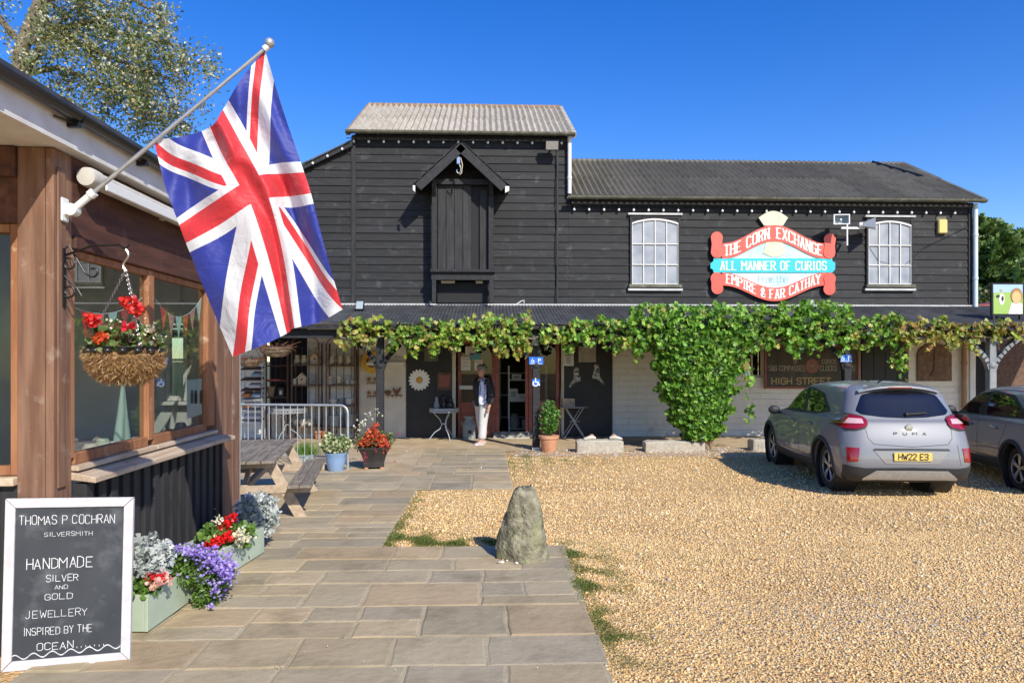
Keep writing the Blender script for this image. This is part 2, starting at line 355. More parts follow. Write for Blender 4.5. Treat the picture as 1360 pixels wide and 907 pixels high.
def text(s, f, h, cw, name, m, parent, thick=.12, thin=None, slab=False, gap=.28, x0=0, jit=0, lift=.0015, center=True, fit=None):
    """letters of height h, cell width cw; f(u, v, w) maps flat letter space to the place"""
    thin = thin if thin is not None else thick
    if fit: cw = fit/(sum((.45 if c in 'I.1' else (.5 if c == ' ' else (1.25 if c in 'MW' else 1))) for c in s)+gap*(len(s)-1))
    adv = [(.45 if c in 'I.1' else (.5 if c == ' ' else (1.25 if c in 'MW' else 1)))*cw for c in s]
    tot = sum(adv)+gap*cw*(len(s)-1); u = x0-(tot/2 if center else 0)
    mb = MB(); rr = random.Random(hash(s) % 1 if False else len(s)*7+ord(s[0])); layer = 0
    for c, a in zip(s, adv):
        jx, jy, js = rr.uniform(-jit,jit)*h, rr.uniform(-jit,jit)*h, 1+rr.uniform(-jit,jit)*1.5
        for st in glyph(c):
            pts = [((u + (p[0]/4*a if c not in 'I.1' else a*.5)+jx), (p[1]/6*h*js+jy)) for p in st]
            for i in range(len(pts)-1):
                (x1,y1),(x2,y2) = pts[i], pts[i+1]; dx, dy = x2-x1, y2-y1; l = math.hypot(dx,dy) or 1e-6
                wd = (thick if abs(dy) > abs(dx)*.8 else thin)*h/2; nx, ny = -dy/l*wd, dx/l*wd; ex, ey = dx/l*wd*.55, dy/l*wd*.55
                w_ = lift+layer*.00012; layer = (layer+1) % 9
                q = [(x1-ex+nx,y1-ey+ny),(x1-ex-nx,y1-ey-ny),(x2+ex-nx,y2+ey-ny),(x2+ex+nx,y2+ey+ny)]
                mb.add([f(a_,b_,w_) for a_,b_ in q], [(0,1,2,3)])
            if slab:
                ends = [(pts[0], pts[1]), (pts[-1], pts[-2])]+[(pts[i], pts[i+1]) for i in range(len(pts)-1)]+[(pts[i+1], pts[i]) for i in range(len(pts)-1)]
                done = set(); ns = 0
                for (x1,y1),(x2,y2) in ends:
                    if abs(x2-x1) < a*.6 and abs(y2-y1) > h*.35 and (abs(y1) < h*.02 or abs(y1-h) < h*.02) and (round(x1,4), y1 < h/2) not in done:
                        hw = thick*h*.95; t = thin*h*.5; w_ = lift+.0013+.00013*(ns % 5); ns += 1; done.add((round(x1,4), y1 < h/2)); yy = t if y1 < h/2 else h-t
                        mb.add([f(x1-hw,yy-t,w_), f(x1+hw,yy-t,w_), f(x1+hw,yy+t,w_), f(x1-hw,yy+t,w_)], [(0,1,2,3)])
        u += a+gap*cw
    return mb.build(name, m, parent, kind='stuff')
# ================================================================ the setting
M['gravel_far'] = mat('gravel_far', (.60,.43,.21), (.80,.60,.33), sc=55, rough=.95, bump=1, bsc=60, dist=.02, detail=3, c3=(.50,.33,.15), sc3=.55, lo3=.45, hi3=.75)
def ground_mat():
    m = M['gravel_far']; nt = m.node_tree; b = nt.nodes['Principled BSDF']; L = nt.links.new
    tc = _n(nt, 'ShaderNodeTexCoord'); vo = _n(nt, 'ShaderNodeTexVoronoi'); vo.inputs['Scale'].default_value = 38
    L(tc.outputs['Object'], vo.inputs['Vector'])
    src = b.inputs['Base Color'].links[0].from_socket
    cr = _n(nt, 'ShaderNodeValToRGB'); e = cr.color_ramp.elements; e[0].color = (.50,.32,.18,1); e[1].color = (1.0,.92,.78,1)
    for p_, c_ in ((.25,(.78,.62,.40,1)), (.5,(.95,.8,.55,1)), (.7,(.62,.56,.50,1)), (.85,(1.15,.95,.66,1))):
        x = e.new(p_); x.color = c_
    sp = _n(nt, 'ShaderNodeSeparateColor'); L(vo.outputs['Color'], sp.inputs[0]); L(sp.outputs[0], cr.inputs[0])
    mx = _n(nt, 'ShaderNodeMix', data_type='RGBA', blend_type='MULTIPLY'); mx.inputs[0].default_value = .7
    L(src, mx.inputs[6]); L(cr.outputs[0], mx.inputs[7]); L(mx.outputs[2], b.inputs['Base Color'])
    bp = [n for n in nt.nodes if n.type == 'BUMP'][0]
    inv = _n(nt, 'ShaderNodeMath', operation='MULTIPLY'); inv.inputs[1].default_value = -1; L(vo.outputs['Distance'], inv.inputs[0]); L(inv.outputs[0], bp.inputs['Height'])
ground_mat()
MB().add([(-400,-60,0),(500,-60,0),(500,700,0),(-400,700,0)], [(0,1,2,3)]).build('ground', 'gravel_far', kind='structure')
# far field beyond the yard
M['field'] = mat('field', (.045,.075,.02), (.09,.12,.035), sc=1.5, rough=.95)
MB().add([(-400,24,.02),(500,24,.02),(500,700,.02),(-400,700,.02)], [(0,1,2,3)]).build('field', 'field', kind='structure')
# ---- flagstone path
FY0, FY1 = 2.0, 14.35
XR = G(740,735).x; XN = G(675,620).x; YN0 = G(510,728).y; YN1 = G(600,651).y; XL0 = G(508,727).x; XL1 = G(555,650).x; YE = G(640,596).y
path = thing('flagstone_path', None, None, kind='structure')
def xl(y): return -2.72 if y < 7.9 else -7.2
def xr(y):
    if y < YN0: return XR+.03*math.sin(y*3)+.01*y
    if y < YN1: return XL0+(XL1-XL0)*(y-YN0)/(YN1-YN0)
    return XN
def path_end_left(y): return G(545,628).x if y > G(540,628).y else xl(y)
mb = MB(); ys = sorted([FY0, YE]+[q+e for q in (YN0, YN1, 7.9, G(540,628).y) for e in (-.0006,0)])
for a, b in zip(ys[:-1], ys[1:]):
    mb.add([(path_end_left(a+1e-4),a,.0105),(xr(a+1e-4),a,.0105),(xr(b-2e-4),b,.0105),(path_end_left(b-2e-4),b,.0105)], [(0,1,2,3)])
mb.build('mortar_bed', 'mortar', path)
for i, (a, b) in enumerate([((.36,.28,.165),(.43,.345,.215)), ((.33,.27,.17),(.39,.325,.215)), ((.385,.285,.165),(.44,.335,.20)), ((.30,.25,.17),(.36,.30,.205))]):
    M['flag%d' % i] = mat('flagstone_%d' % i, a, b, sc=2.2, rough=.9, rnd=.13, bump=.7, bsc=14, dist=.012, c3=(.17,.135,.075), sc3=2.6, lo3=.50, hi3=.85, lo=.3, hi=.7)
rs = random.Random(11)
def flag(x0, x1, y0, y1):
    if x1-x0 < .08 or y1-y0 < .06: return
    g = rs.uniform(.012,.026); j = lambda: rs.uniform(-.012,.012); h = .0175+rs.uniform(-.003,.0035)
    xs = (x0+g/2, x1-g/2); yy = (y0+g/2, y1-g/2)
    out = []
    cs = [(xs[0],yy[0]),(xs[1],yy[0]),(xs[1],yy[1]),(xs[0],yy[1])]
    for k in range(4):                                    # a slightly wandering edge between corners
        a, b = cs[k], cs[(k+1) % 4]; out.append((a[0]+j(), a[1]+j()))
        for t in (.35,.68): out.append((a[0]+(b[0]-a[0])*t+j()*.5, a[1]+(b[1]-a[1])*t+j()*.5))
    cx, cy = (x0+x1)/2, (y0+y1)/2; n = len(out); tx, ty = rs.uniform(-.004,.004), rs.uniform(-.004,.004)
    in_ = []
    for x, y in out:
        d = Vector((cx-x, cy-y)); d = d.normalized()*.013; in_.append((x+d.x, y+d.y))
    v = [(x,y,.0) for x,y in out]+[(x,y,h-.005+tx*(x-cx)) for x,y in out]+[(x,y,h+tx*(x-cx)+ty*(y-cy)) for x,y in in_]
    f = [(i, (i+1) % n, n+(i+1) % n, n+i) for i in range(n)]+[(n+i, n+(i+1) % n, 2*n+(i+1) % n, 2*n+i) for i in range(n)]+[tuple(range(2*n,3*n))]
    MB().add(v, f).build('flagstone', 'flag%d' % rs.choice([0,0,1,1,2,3]), path)
y = FY0
while y < YE-.08:
    hgt = rs.choice([.30,.36,.45,.45,.55,.6]) if y < 9 else rs.choice([.45,.55,.6,.7])
    y2 = min(y+hgt, YE)
    for lim in (YN0, 7.9, YN1, G(540,628).y):
        if y < lim-.02 and y2 > lim-.14: y2 = lim
    a, b = path_end_left((y+y2)/2), xr((y+y2)/2)
    x = b
    while x > a+.05:
        wd = rs.choice([.45,.6,.6,.75,.9]); xa = max(x-wd, a)
        if xa-a < .22: xa = a
        if y2-y > .5 and rs.random() < .45:
            ym = y+(y2-y)*rs.choice([.4,.5,.6]); xm = xa+(x-xa)*rs.uniform(.4,.6)
            flag(xa, x, y, ym)
            if wd > .7: flag(xa, xm, ym, y2); flag(xm, x, ym, y2)
            else: flag(xa, x, ym, y2)
        else: flag(xa, x, y, y2)
        x = xa
    y = y2
# ---- pale concrete apron in front of and under the veranda
M['apron'] = mat('apron', (.40,.30,.175), (.50,.39,.25), sc=3, rough=.95, bump=.5, bsc=70, c3=(.30,.21,.12), sc3=1.1, lo3=.5, hi3=.8)
ap = MB(); yb = G(700,600).y; yl = G(540,628).y
ap.add([(-8,yb,.012),(15,yb,.012),(15,17.3,.012),(-8,17.3,.012)], [(0,1,2,3)])
ap.add([(-8,yl,.012),(G(545,628).x,yl,.012),(G(545,628).x,yb,.012),(-8,yb,.012)], [(0,1,2,3)])
ap.build('pavement', 'apron', kind='structure')
# ---- loose gravel stones, thinning with distance
def gravel():
    rs = np.random.RandomState(5); pts = []; sz = []
    def ok(p):
        x, y = p[:,0], p[:,1]
        xr_ = np.where(y < YN0, XR+.02*y*.4, np.where(y < YN1, XL0+(XL1-XL0)*(y-YN0)/(YN1-YN0), XN+.02))
        return (x > xr_-.03)
    for (ya, yb_, dens, s0) in ((3.9,5.6,4600,.0142),(5.6,7.5,3300,.0165),(7.5,10,1500,.021),(10,13.6,600,.024)):
        x0, x1 = -1.2, .80*yb_+.6; n = int((x1-x0)*(yb_-ya)*dens)
        p = np.stack([rs.uniform(x0,x1,n), rs.uniform(ya,yb_,n), np.zeros(n)],1); p = p[(p[:,0] < .79*p[:,1]+.5) & ok(p)]
        keep = rs.uniform(size=len(p)) < .78+.22*np.sin(p[:,0]*2.1+np.sin(p[:,1]*1.7)*2)
        p = p[keep]; s = s0*rs.lognormal(0,.33,len(p)); p[:,2] = s*.13; pts.append(p); sz.append(s)
    p = np.concatenate(pts); s = np.concatenate(sz)
    base = np.array([(.80,.60,.32),(.74,.52,.25),(.84,.67,.41),(.86,.76,.55),(.68,.44,.20),(.58,.36,.17),(.80,.63,.38),(.46,.42,.38),(.62,.55,.46),(.90,.82,.66),(.38,.28,.2)])
    base = base*np.array([.97,.91,.77]); c = base[rs.choice(len(base), size=len(p), p=[.23,.17,.18,.06,.09,.04,.15,.02,.03,.01,.02])]*rs.uniform(.84,1.05,(len(p),1))
    g = np.exp(-((p[:,0]-2.6)**2/.9+(p[:,1]-5.1)**2/.35)); swap = rs.uniform(size=len(p)) < g*.3      # a greyer worn patch
    c[swap] = np.array([.42,.37,.30])*rs.uniform(.7,1.3,(swap.sum(),1))
    M['pebble'] = leafmat('pebble', rough=.8, trans=0)
    n = rs.normal(size=(len(p),3))*.35+np.array([0,0,1.]); n /= np.linalg.norm(n,axis=1)[:,None]
    scatter('gravel', 'pebble', p, s, c, PEB, up=((0,0,1),.4), kind='stuff', label='loose golden and tan gravel spread over the yard')
gravel()
# ---- grass and weeds creeping in from the joints
def grass(name, spots, label, cols=[(.16,.24,.05),(.23,.30,.07),(.30,.32,.11),(.11,.18,.03)], s=(.020,.048), seed=1, limit=None):
    rs = np.random.RandomState(seed); P_ = []
    for (x, y, rx, ry, n) in spots:
        n = int(n*2.6); p = np.stack([rs.normal(x, rx*1.25, n), rs.normal(y, ry*1.2, n), np.full(n, .010)],1)
        nz = np.sin(p[:,0]*17+x)+np.sin(p[:,1]*13+p[:,0]*9)+rs.normal(0,.5,n); P_.append(p[nz > -.1])
    p = np.concatenate(P_)
    if limit: p = p[limit(p)]
    scatter(name, 'leaf', p, rs.uniform(s[0], s[1], len(p)), pick(cols, len(p), seed, .3), BLADE, up=((0,-1,.25),.6), kind='stuff', label=label)
def off_path(p):
    y = p[:,1]; xr_ = np.where(y < YN0, XR+.02, np.where(y < YN1, XL0+(XL1-XL0)*(y-YN0)/(YN1-YN0), XN)); return p[:,0] > xr_
def gs(px, py, rx, ry, n): g = G(px, py); return (g.x, g.y, rx, ry, n)
grass('grass', [gs(540,715,.16,.10,1500), gs(600,722,.35,.07,2400), gs(525,700,.06,.25,900), gs(650,722,.3,.06,900), gs(745,735,.10,.10,900), gs(790,760,.09,.12,500),
    gs(775,780,.10,.10,1000), gs(800,820,.05,.10,500), gs(820,850,.06,.05,450), gs(690,618,.12,.5,900), gs(730,612,.35,.25,1100), gs(760,735,.25,.12,500), gs(556,665,.05,.4,500), gs(700,606,.1,.1,400),gs(835,745,.4,.12,250), gs(850,780,.1,.06,120)],
    'short green grass and moss creeping along the paving edges', limit=off_path, seed=3)
grass('moss', [gs(540,716,.22,.14,5000), gs(600,722,.45,.08,6000), gs(535,690,.10,.35,2600), gs(680,724,.35,.06,1800), gs(760,745,.16,.16,3600), gs(785,780,.18,.25,4200), gs(815,840,.12,.16,3000), gs(845,880,.10,.10,1200), gs(690,622,.16,.6,2600), gs(735,614,.6,.35,4200), gs(850,745,.5,.25,900), gs(900,610,1.4,.2,1800)],
    'flat green moss and tiny weeds between the gravel stones by the paving', cols=[(.20,.24,.07),(.26,.27,.10),(.15,.20,.05),(.32,.29,.13)], s=(.010,.022), limit=off_path, seed=9)
# weeds in the flagstone joints
def weeds():
    sp = [gs(385,800,.09,.02,120), gs(272,765,.08,.03,160), gs(240,812,.06,.02,90), gs(268,868,.09,.015,60), gs(370,885,.02,.05,90), gs(450,822,.02,.04,70), gs(455,852,.01,.05,50), gs(290,775,.04,.02,80), gs(590,880,.10,.01,60), gs(200,865,.05,.02,60)]
    rs = np.random.RandomState(8); p = np.concatenate([np.stack([rs.normal(x,a,n), rs.normal(y,b,n), np.full(n,.012)],1) for x,y,a,b,n in sp])
    scatter('weeds', 'leaf', p, rs.uniform(.012,.028,len(p)), pick([(.16,.19,.04),(.12,.14,.04),(.22,.2,.07)], len(p), 2, .3), BLADE, up=((0,-1,.3),.7), kind='stuff', label='small weeds and moss growing in the flagstone joints')
weeds()
# fallen pale petals along the edge of the yard
def petals():
    rs = np.random.RandomState(4); L_ = []
    for px0, px1, py, n in ((678,1015,603,3000),(690,1010,599,1000),(880,1010,597,900)):
        px = rs.uniform(px0, px1, n); q = rs.normal(py, 2.0, n); L_ += [tuple(G(a,b,.02)) for a,b in zip(px,q)]
    for _ in range(180):
        L_.append(tuple(G(rs.uniform(480,760), rs.uniform(588,640), .02)))
    for _ in range(260): L_.append(tuple(G(rs.uniform(690,1000), rs.uniform(600,632), .02)))
    n0 = len(L_)
    for _ in range(220): L_.append(tuple(G(rs.uniform(200,800), rs.uniform(610,900), .034)))
    p = np.array(L_); scatter('fallen_petals', 'petal', p, np.concatenate([rs.uniform(.018,.042,n0), rs.uniform(.006,.013,len(p)-n0)]), pick([(.74,.70,.64),(.66,.57,.52),(.78,.75,.72),(.5,.42,.33)], len(p), 1), LEAF, up=((0,0,1),.45), kind='stuff', label='pale fallen petals scattered along the edge of the gravel')
petals()
# ================================================================ black weatherboarded barn
YB = 17.1
YP = G(712,598).y                                         # plane of the veranda posts
YF = YP-.28                                               # front edge of the veranda roof
def bx(px, Y=YB): return P(px, 478, Y).x
def bz(py, px=700, Y=YB): return P(px, py, Y).z
barn = thing('weatherboard_barn', 'long black weatherboarded barn with corrugated roofs and a vine covered veranda', 'barn', (3,YB,0))
xT0, xT1, xE1, xL = bx(470), bx(755), bx(1288), bx(290)
ZV = bz(404); zT = bz(182, 610); zE = bz(268, 1000)
YT0 = YB-.12                                              # board faces stand proud of this
# solid walls
def wall_ns(mb, x0, x1, z0, z1, y0=YB, y1=YB+.2): mb.box(x0,x1,y0,y1,z0,z1)
DEPTH = 6.2
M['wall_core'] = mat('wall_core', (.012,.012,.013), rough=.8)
mb = MB(); wall_ns(mb, xT0, xT1, ZV-.3, zT)
mb.box(xT0, xT0+.2, YB+.2, YB+DEPTH, 0, zT); mb.box(xT1-.2, xT1, YB+.2, YB+DEPTH, ZV-.3, zT)
wall_ns(mb, xT1, xE1, ZV-.3, zE); mb.box(xE1-.2, xE1, YB+.2, YB+DEPTH, 0, zE)
mb.box(xT0+.2, xE1-.2, YB+DEPTH-.2, YB+DEPTH, 0, zE)
mb.build('wall', 'wall_core', barn)
# sloping-topped left end
zl0, zl1 = bz(190,470), bz(190,470)-(xT0-xL)*.49
MB().slab([(xL,ZV-.3),(xT0-.002,ZV-.3),(xT0-.002,zl0),(xL,zl1)], YB, YB+.2).build('wall', 'wall_core', barn)
MB().slab([(xL,zl1),(xT0,zl0),(xT0,zl0+.06),(xL,zl1+.06)], YB-.12, YB+5).build('roof', 'roof_black', barn)
MB().slab([(xL,zl1-.12),(xT0-.01,zl0-.12),(xT0-.01,zl0-.002),(xL,zl1-.002)], YB-.16, YB-.01).build('bargeboard', 'black_timber', barn)
# gable peaks of the tall block
ZR = P(610,141,YB+2.9).z; yr = YB+2.9
for xx in (xT0, xT1-.12):
    MB().prism([(xx,YB,zT-.01),(xx,YB+5.8,zT-.01),(xx,yr,ZR-.08)], [(xx+.12,YB,zT-.01),(xx+.12,YB+5.8,zT-.01),(xx+.12,yr,ZR-.08)]).build('gable', 'black_upright', barn)
ZR2 = P(1000,216,YB+3.1).z; yr2 = YB+3.1
MB().prism([(xE1-.12,YB,zE-.01),(xE1-.12,YB+6.2,zE-.01),(xE1-.12,yr2,ZR2-.08)], [(xE1,YB,zE-.01),(xE1,YB+6.2,zE-.01),(xE1,yr2,ZR2-.08)]).build('gable', 'black_upright', barn)
# ---- weatherboards: each a tapered plank of its own
rb = random.Random(3)
def board(x0, x1, z, h, y=YB, sag=0):
    if x1-x0 < .06: return
    a, b = rb.uniform(-.004,.004), rb.uniform(-.004,.004)
    t0 = .034+rb.uniform(-.003,.004); g = .0015
    MB().hexa([(x0+g,y-t0,z+a),(x1-g,y-t0,z+b),(x1-g,y-.001,z+b),(x0+g,y-.001,z+a)], [(x0+g,y-.012,z+h+.012+a),(x1-g,y-.012,z+h+.012+b),(x1-g,y-.001,z+h+.012+b),(x0+g,y-.001,z+h+.012+a)]).build('board', 'black_board', barn)
px_ = lambda a: bx(a)
doorL, doorR, doorT, doorB = bx(574), bx(654), bz(246,612), bz(402,612)
w1 = (bx(836), bx(902), bz(287,870), bz(381,870)); w2 = (bx(1149), bx(1210), bz(290,1180), bz(381,1180))
BH = .186
z = ZV
k = 0
while z < zT-.05:
    h = min(BH, zT-z)
    cuts = [doorL, doorR] if z+h*.5 < doorT and z+h*.5 > doorB-.02 else None
    if cuts: board(xT0+.05, cuts[0], z, h); board(cuts[1], bx(740)-.02, z, h)
    else:
        j = bx(560)+((k*7) % 5)*.18
        board(xT0+.05, j, z, h); board(j, bx(740)-.02, z, h)
    if z < zE-.02: pass
    board(bx(740)+.02, xT1, z, h)
    z += BH; k += 1
z = ZV; k = 0
while z < zE-.05:
    h = min(BH, zE-z); m_ = z+h*.5
    if w1[3] < m_ < w1[2]+.02: segs = [(xT1, w1[0]), (w1[1], bx(1020)), (bx(1020), w2[0]), (w2[1], xE1-.06)]
    else:
        o_ = ((k*3) % 4)*.35; segs = [(xT1, bx(880)+o_), (bx(880)+o_, bx(1060)+o_), (bx(1060)+o_, xE1-.06)]
    for a, b in segs: board(a, b, z, h)
    z += BH; k += 1
z = ZV
while z < zl0-.1:
    a = max(xL, xT0-(zl0-(z+BH))/.49) if z+BH > zl1 else xL
    if xT0-a > .1: board(a, xT0-.05, z, BH)
    z += BH
for x, zt in ((xT0, zT-.02), (bx(740), zT-.02)):
    MB().box(x-.05 if x == xT0 else x-.018, x+.05 if x == xT0 else x+.018, YB-.06, YB-.002, ZV, zt).build('corner_board', 'black_upright', barn)
MB().box(xE1-.06, xE1+.03, YB-.055, YB+.05, ZV, zE).build('corner_board', 'black_upright', barn)
MB().box(xT0-.02, xT1+.06, YB-.07, YB-.002, zT-.13, zT-.001).build('eaves_board', 'black_timber', barn)
MB().box(xT1+.065, xE1+.04, YB-.075, YB-.002, zE-.13, zE-.001).build('eaves_board', 'black_timber', barn)
# ---- corrugated sheets
def corr_mesh(nc, pitch, amp, up, thick=.007, step=6):
    """one sheet: nc corrugations wide, slope vector up"""
    up = Vector(up); nrm = Vector((1,0,0)).cross(up).normalized()
    if nrm.z < 0: nrm = -nrm
    n = nc*step; mb = MB(); vs = []
    for layer in (0,1):
        for e in (0,1):
            for i in range(n+1):
                x = i*pitch/step; vs.append(Vector((x,0,0))+up*e+nrm*(amp*math.cos(2*PI*i/step)-thick*layer))
    m = n+1; fs = []
    for i in range(n):
        fs += [(i,i+1,m+i+1,m+i), (2*m+i+1,2*m+i,3*m+i,3*m+i+1), (i,2*m+i,2*m+i+1,i+1), (m+i+1,3*m+i+1,3*m+i,m+i)]
    fs += [(0,m,3*m,2*m), (n,2*m+n,3*m+n,m+n)]
    mb.add(vs, fs); return mb
def roof_sheets(x0, x1, eave, ridge, nc, pitch, amp, m, rows, back=True):
    up = (Vector(ridge)-Vector(eave)); up.x = 0; seg = up/rows; wd = nc*pitch
    first = None; x = x0; cnt = 0
    lift = up.cross(Vector((-1,0,0))).normalized(); lift = lift if lift.z > 0 else -lift
    while x < x1-.03:
        for r in range(rows):
            n = min(nc, max(1, int(round((x1-x)/pitch))))
            mb = None; base = Vector((x, eave[1], eave[2]))+seg*r+lift*(.011*r)
            if n == nc and first is not None:
                piece(first[0], base-first[1])
                continue
            mb = corr_mesh(n, pitch, amp, seg*1.06)
            o = mb_shift(mb, base).build('roof_sheet', m, barn, smooth=50)
            if n == nc: first = (o, base)
        x += wd-.0; cnt += 1
def mb_shift(mb, d):
    mb.v = [(v[0]+d[0], v[1]+d[1], v[2]+d[2]) for v in mb.v]; return mb
ye = YB-.22
roof_sheets(xT0-.08, xT1+.10, (0, ye, zT+.045), (0, yr, ZR), 7, .146, .042, 'roof_old', 2)
mb = corr_mesh(1,.146,.03,(0,1,1))
MB().prism([(xT0-.1,yr,ZR),(xT0-.1,YB+6,zT+.03),(xT0-.1,YB+6,zT-.02),(xT0-.1,yr,ZR-.06)], [(xT1+.1,yr,ZR),(xT1+.1,YB+6,zT+.03),(xT1+.1,YB+6,zT-.02),(xT1+.1,yr,ZR-.06)]).build('back_slope', 'roof_old', barn)
roof_sheets(xT1+.02, xE1+.18, (0, ye, zE+.05), (0, yr2, ZR2), 7, .146, .042, 'roof_grey', 2)
MB().prism([(xT1,yr2,ZR2),(xT1,YB+6.4,zE+.03),(xT1,YB+6.4,zE-.02),(xT1,yr2,ZR2-.06)], [(xE1+.18,yr2,ZR2),(xE1+.18,YB+6.4,zE+.03),(xE1+.18,YB+6.4,zE-.02),(xE1+.18,yr2,ZR2-.06)]).build('back_slope', 'roof_grey', barn)
# ridge cappings
nr = 5
for i in range(nr):
    L_ = (xT1+.1-(xT0-.1)); a = xT0-.12+L_*i/nr; b = xT0-.12+L_*(i+1)/nr+.05
    MB().tube([(a,yr,ZR-.02),(b,yr,ZR-.015)], .075, 8).build('ridge_cap', 'roof_lichen', barn, smooth=50)
L_ = xE1+.15-xT1
for i in range(9):
    MB().tube([(xT1+L_*i/9,yr2,ZR2-.02),(xT1+L_*(i+1)/9+.04,yr2,ZR2-.015)], .07, 8).build('ridge_cap', 'roof_grey', barn, smooth=50)
# verges
def verge(x, y0, z0, y1, z1, m): MB().bar((x,y0,z0),(x,y1,z1),.09,.12).build('verge', m, barn)
verge(xT0-.10, ye, zT+.0, yr, ZR-.03, 'roof_lichen'); verge(xT1+.12, ye, zT+.0, yr, ZR-.03, 'roof_old'); verge(xE1+.19, ye, zE+.02, yr2, ZR2-.03, 'roof_grey')
# overlapping flashing strip near the right-hand end of the roof
a = Vector((bx(1160,YB+3.0), yr2-.05, ZR2+.05)); t_ = .55; e_ = Vector((0,ye,zE+.1)); b = Vector((bx(1225, YB+1.6), yr2-(yr2-ye)*.45, ZR2-(ZR2-zE)*.45+.09))
MB().bar(a, b, .05, .05).build('flashing_strip', 'black_gloss', barn)
# lichen patches stay in the sheet material; gutters, brackets and pipes
def gutter(x0, x1, y, z, r, m, name='gutter', par=barn, ax='x'):
    mb = MB(); n = 10; vs = []; fs = []
    for e, x in enumerate((x0,x1)):
        for rr_ in (r, r-.008):
            for i in range(n+1):
                a = PI+PI*i/n; vs.append((x, y+math.cos(a)*rr_, z+math.sin(a)*rr_) if ax == 'x' else (y+math.cos(a)*rr_, x, z+math.sin(a)*rr_))
    m_ = n+1
    for i in range(n): fs += [(i,i+1,2*m_+i+1,2*m_+i), (m_+i+1,m_+i,3*m_+i,3*m_+i+1)]
    fs += [(0,2*m_,3*m_,m_), (n,m_+n,3*m_+n,2*m_+n)]+[(i,m_+i,m_+i+1,i+1) for i in range(n)]+[(2*m_+i,2*m_+i+1,3*m_+i+1,3*m_+i) for i in range(n)]
    return mb.add(vs, fs).build(name, m, par, smooth=40)
g1 = gutter(xT0-.14, xT1+.12, ye-.08, zT+.03, .075, 'gutter_green')
g2 = gutter(bx(752), xE1+.2, ye-.08, zE+.03, .075, 'gutter_green')
for g_, xs, zz in ((g1, [bx(p) for p in (505,560,620,680,735)], zT), (g2, [bx(p) for p in (790,875,980,1080,1185,1270)], zE)):
    for x in xs: gutter(x-.025, x+.025, ye-.08, zz+.026, .084, 'gutter_green', 'gutter_joint', g_)
def pipe(x, y, z0, z1, r, m, clips=2):
    o = MB().tube([(x,y,z0),(x,y,z1)], r, 12).build('downpipe', m, barn, smooth=40)
    for i in range(clips):
        zc = z0+(z1-z0)*(.28+.42*i); MB().tube([(x,y,zc-.03),(x,y,zc+.03)], r+.01, 12).build('pipe_collar', m, o, smooth=40)
    return o
pipe(bx(757,ye), YB-.13, zE+.12, zT-.0, .048, 'white_paint', 1)
M['pale_blue_pipe'] = mat('pale_blue_pipe', (.52,.62,.66), (.60,.68,.70), sc=3, rough=.4)
pipe(bx(1291), YB-.12, ZV-.05, zE-.04, .055, 'pale_blue_pipe', 2)
M['rust_pipe'] = mat('rust_pipe', (.30,.17,.09), (.38,.25,.15), sc=8, rough=.7)
pipe(bx(1277), YB-.10, 0, bz(440,1277), .06, 'rust_pipe', 2)
# cable running down the tall face
mb = MB(); x = bx(740)-.03; pts = [(x+.03*math.sin(i*1.9)*.5, YB-.075, bz(205,740)-(bz(205,740)-ZV-.05)*i/9) for i in range(10)]
mb.tube(pts, .010, 6).build('cable', 'black_gloss', barn)
# ---- the loading door with its little gable
YD = YB-.50
lx0, lx1 = P(574,0,YD).x, P(655,0,YD).x; zb = P(612,358,YD).z; zt_ = P(612,246,YD).z
ax_, az_ = P(612,190,YB-.85).x, P(612,192,YB-.85).z
el, er, ez = P(553,247,YB-.85).x, P(672,247,YB-.85).x, P(612,247,YB-.85).z
for x in (lx0+.05, lx1-.05):
    MB().bar((x,YD+.07,zb-.02),(x,YD+.07,ez+.12),.12,.14,(0,1,0)).build('door_post', 'black_timber', barn, bev=.006)
lxx = (lx0+lx1)/2
for sgn, e in ((-1, el), (1, er)):
    p0, p1 = Vector((ax_,0,az_)), Vector((e,0,ez)); d = (p1-p0).normalized(); nn = Vector((-d.z,0,d.x)); nn = nn if nn.z > 0 else -nn
    q = [p0+nn*0, p1+nn*0, p1+nn*.04, p0+nn*.04]
    MB().slab([(v.x,v.z) for v in q], YB-.85, YB-.01).build('canopy_slope', 'black_timber', barn)
    for i in range(6):                                    # overlapping boards on the slope
        a = p0+(p1-p0)*(i/6); b = p0+(p1-p0)*min((i+1.15)/6,1.03)
        q = [a+nn*.045, b+nn*.062, b+nn*.085, a+nn*.055]
        MB().slab([(v.x,v.z) for v in q], YB-.89, YB-.012).build('canopy_board', 'black_board', barn)
    q = [p0-nn*.16, p1-nn*.16, p1+nn*.03, p0+nn*.03]
    MB().slab([(v.x,v.z) for v in q], YB-.90, YB-.853).build('bargeboard', 'black_timber', barn)
    MB().slab([(e-.02,ez-.17),(e+.07*sgn,ez-.12),(e+.07*sgn,ez-.02),(e-.02,ez-.02)], YB-.94, YB-.905).build('bargeboard_tip', 'frame_white', barn)
MB().box(lx0+.02, lx1-.02, YD+.02, YD+.13, zt_+.02, zt_+.15).build('tie_beam', 'black_timber', barn, bev=.006)
for x in (lx0+.05,lx1-.05):                                # knee braces out to the canopy
    MB().bar((x,YD+.06,zt_-.28),(x,YB-.84,zt_+.12),.08,.08).build('brace', 'black_timber', barn)
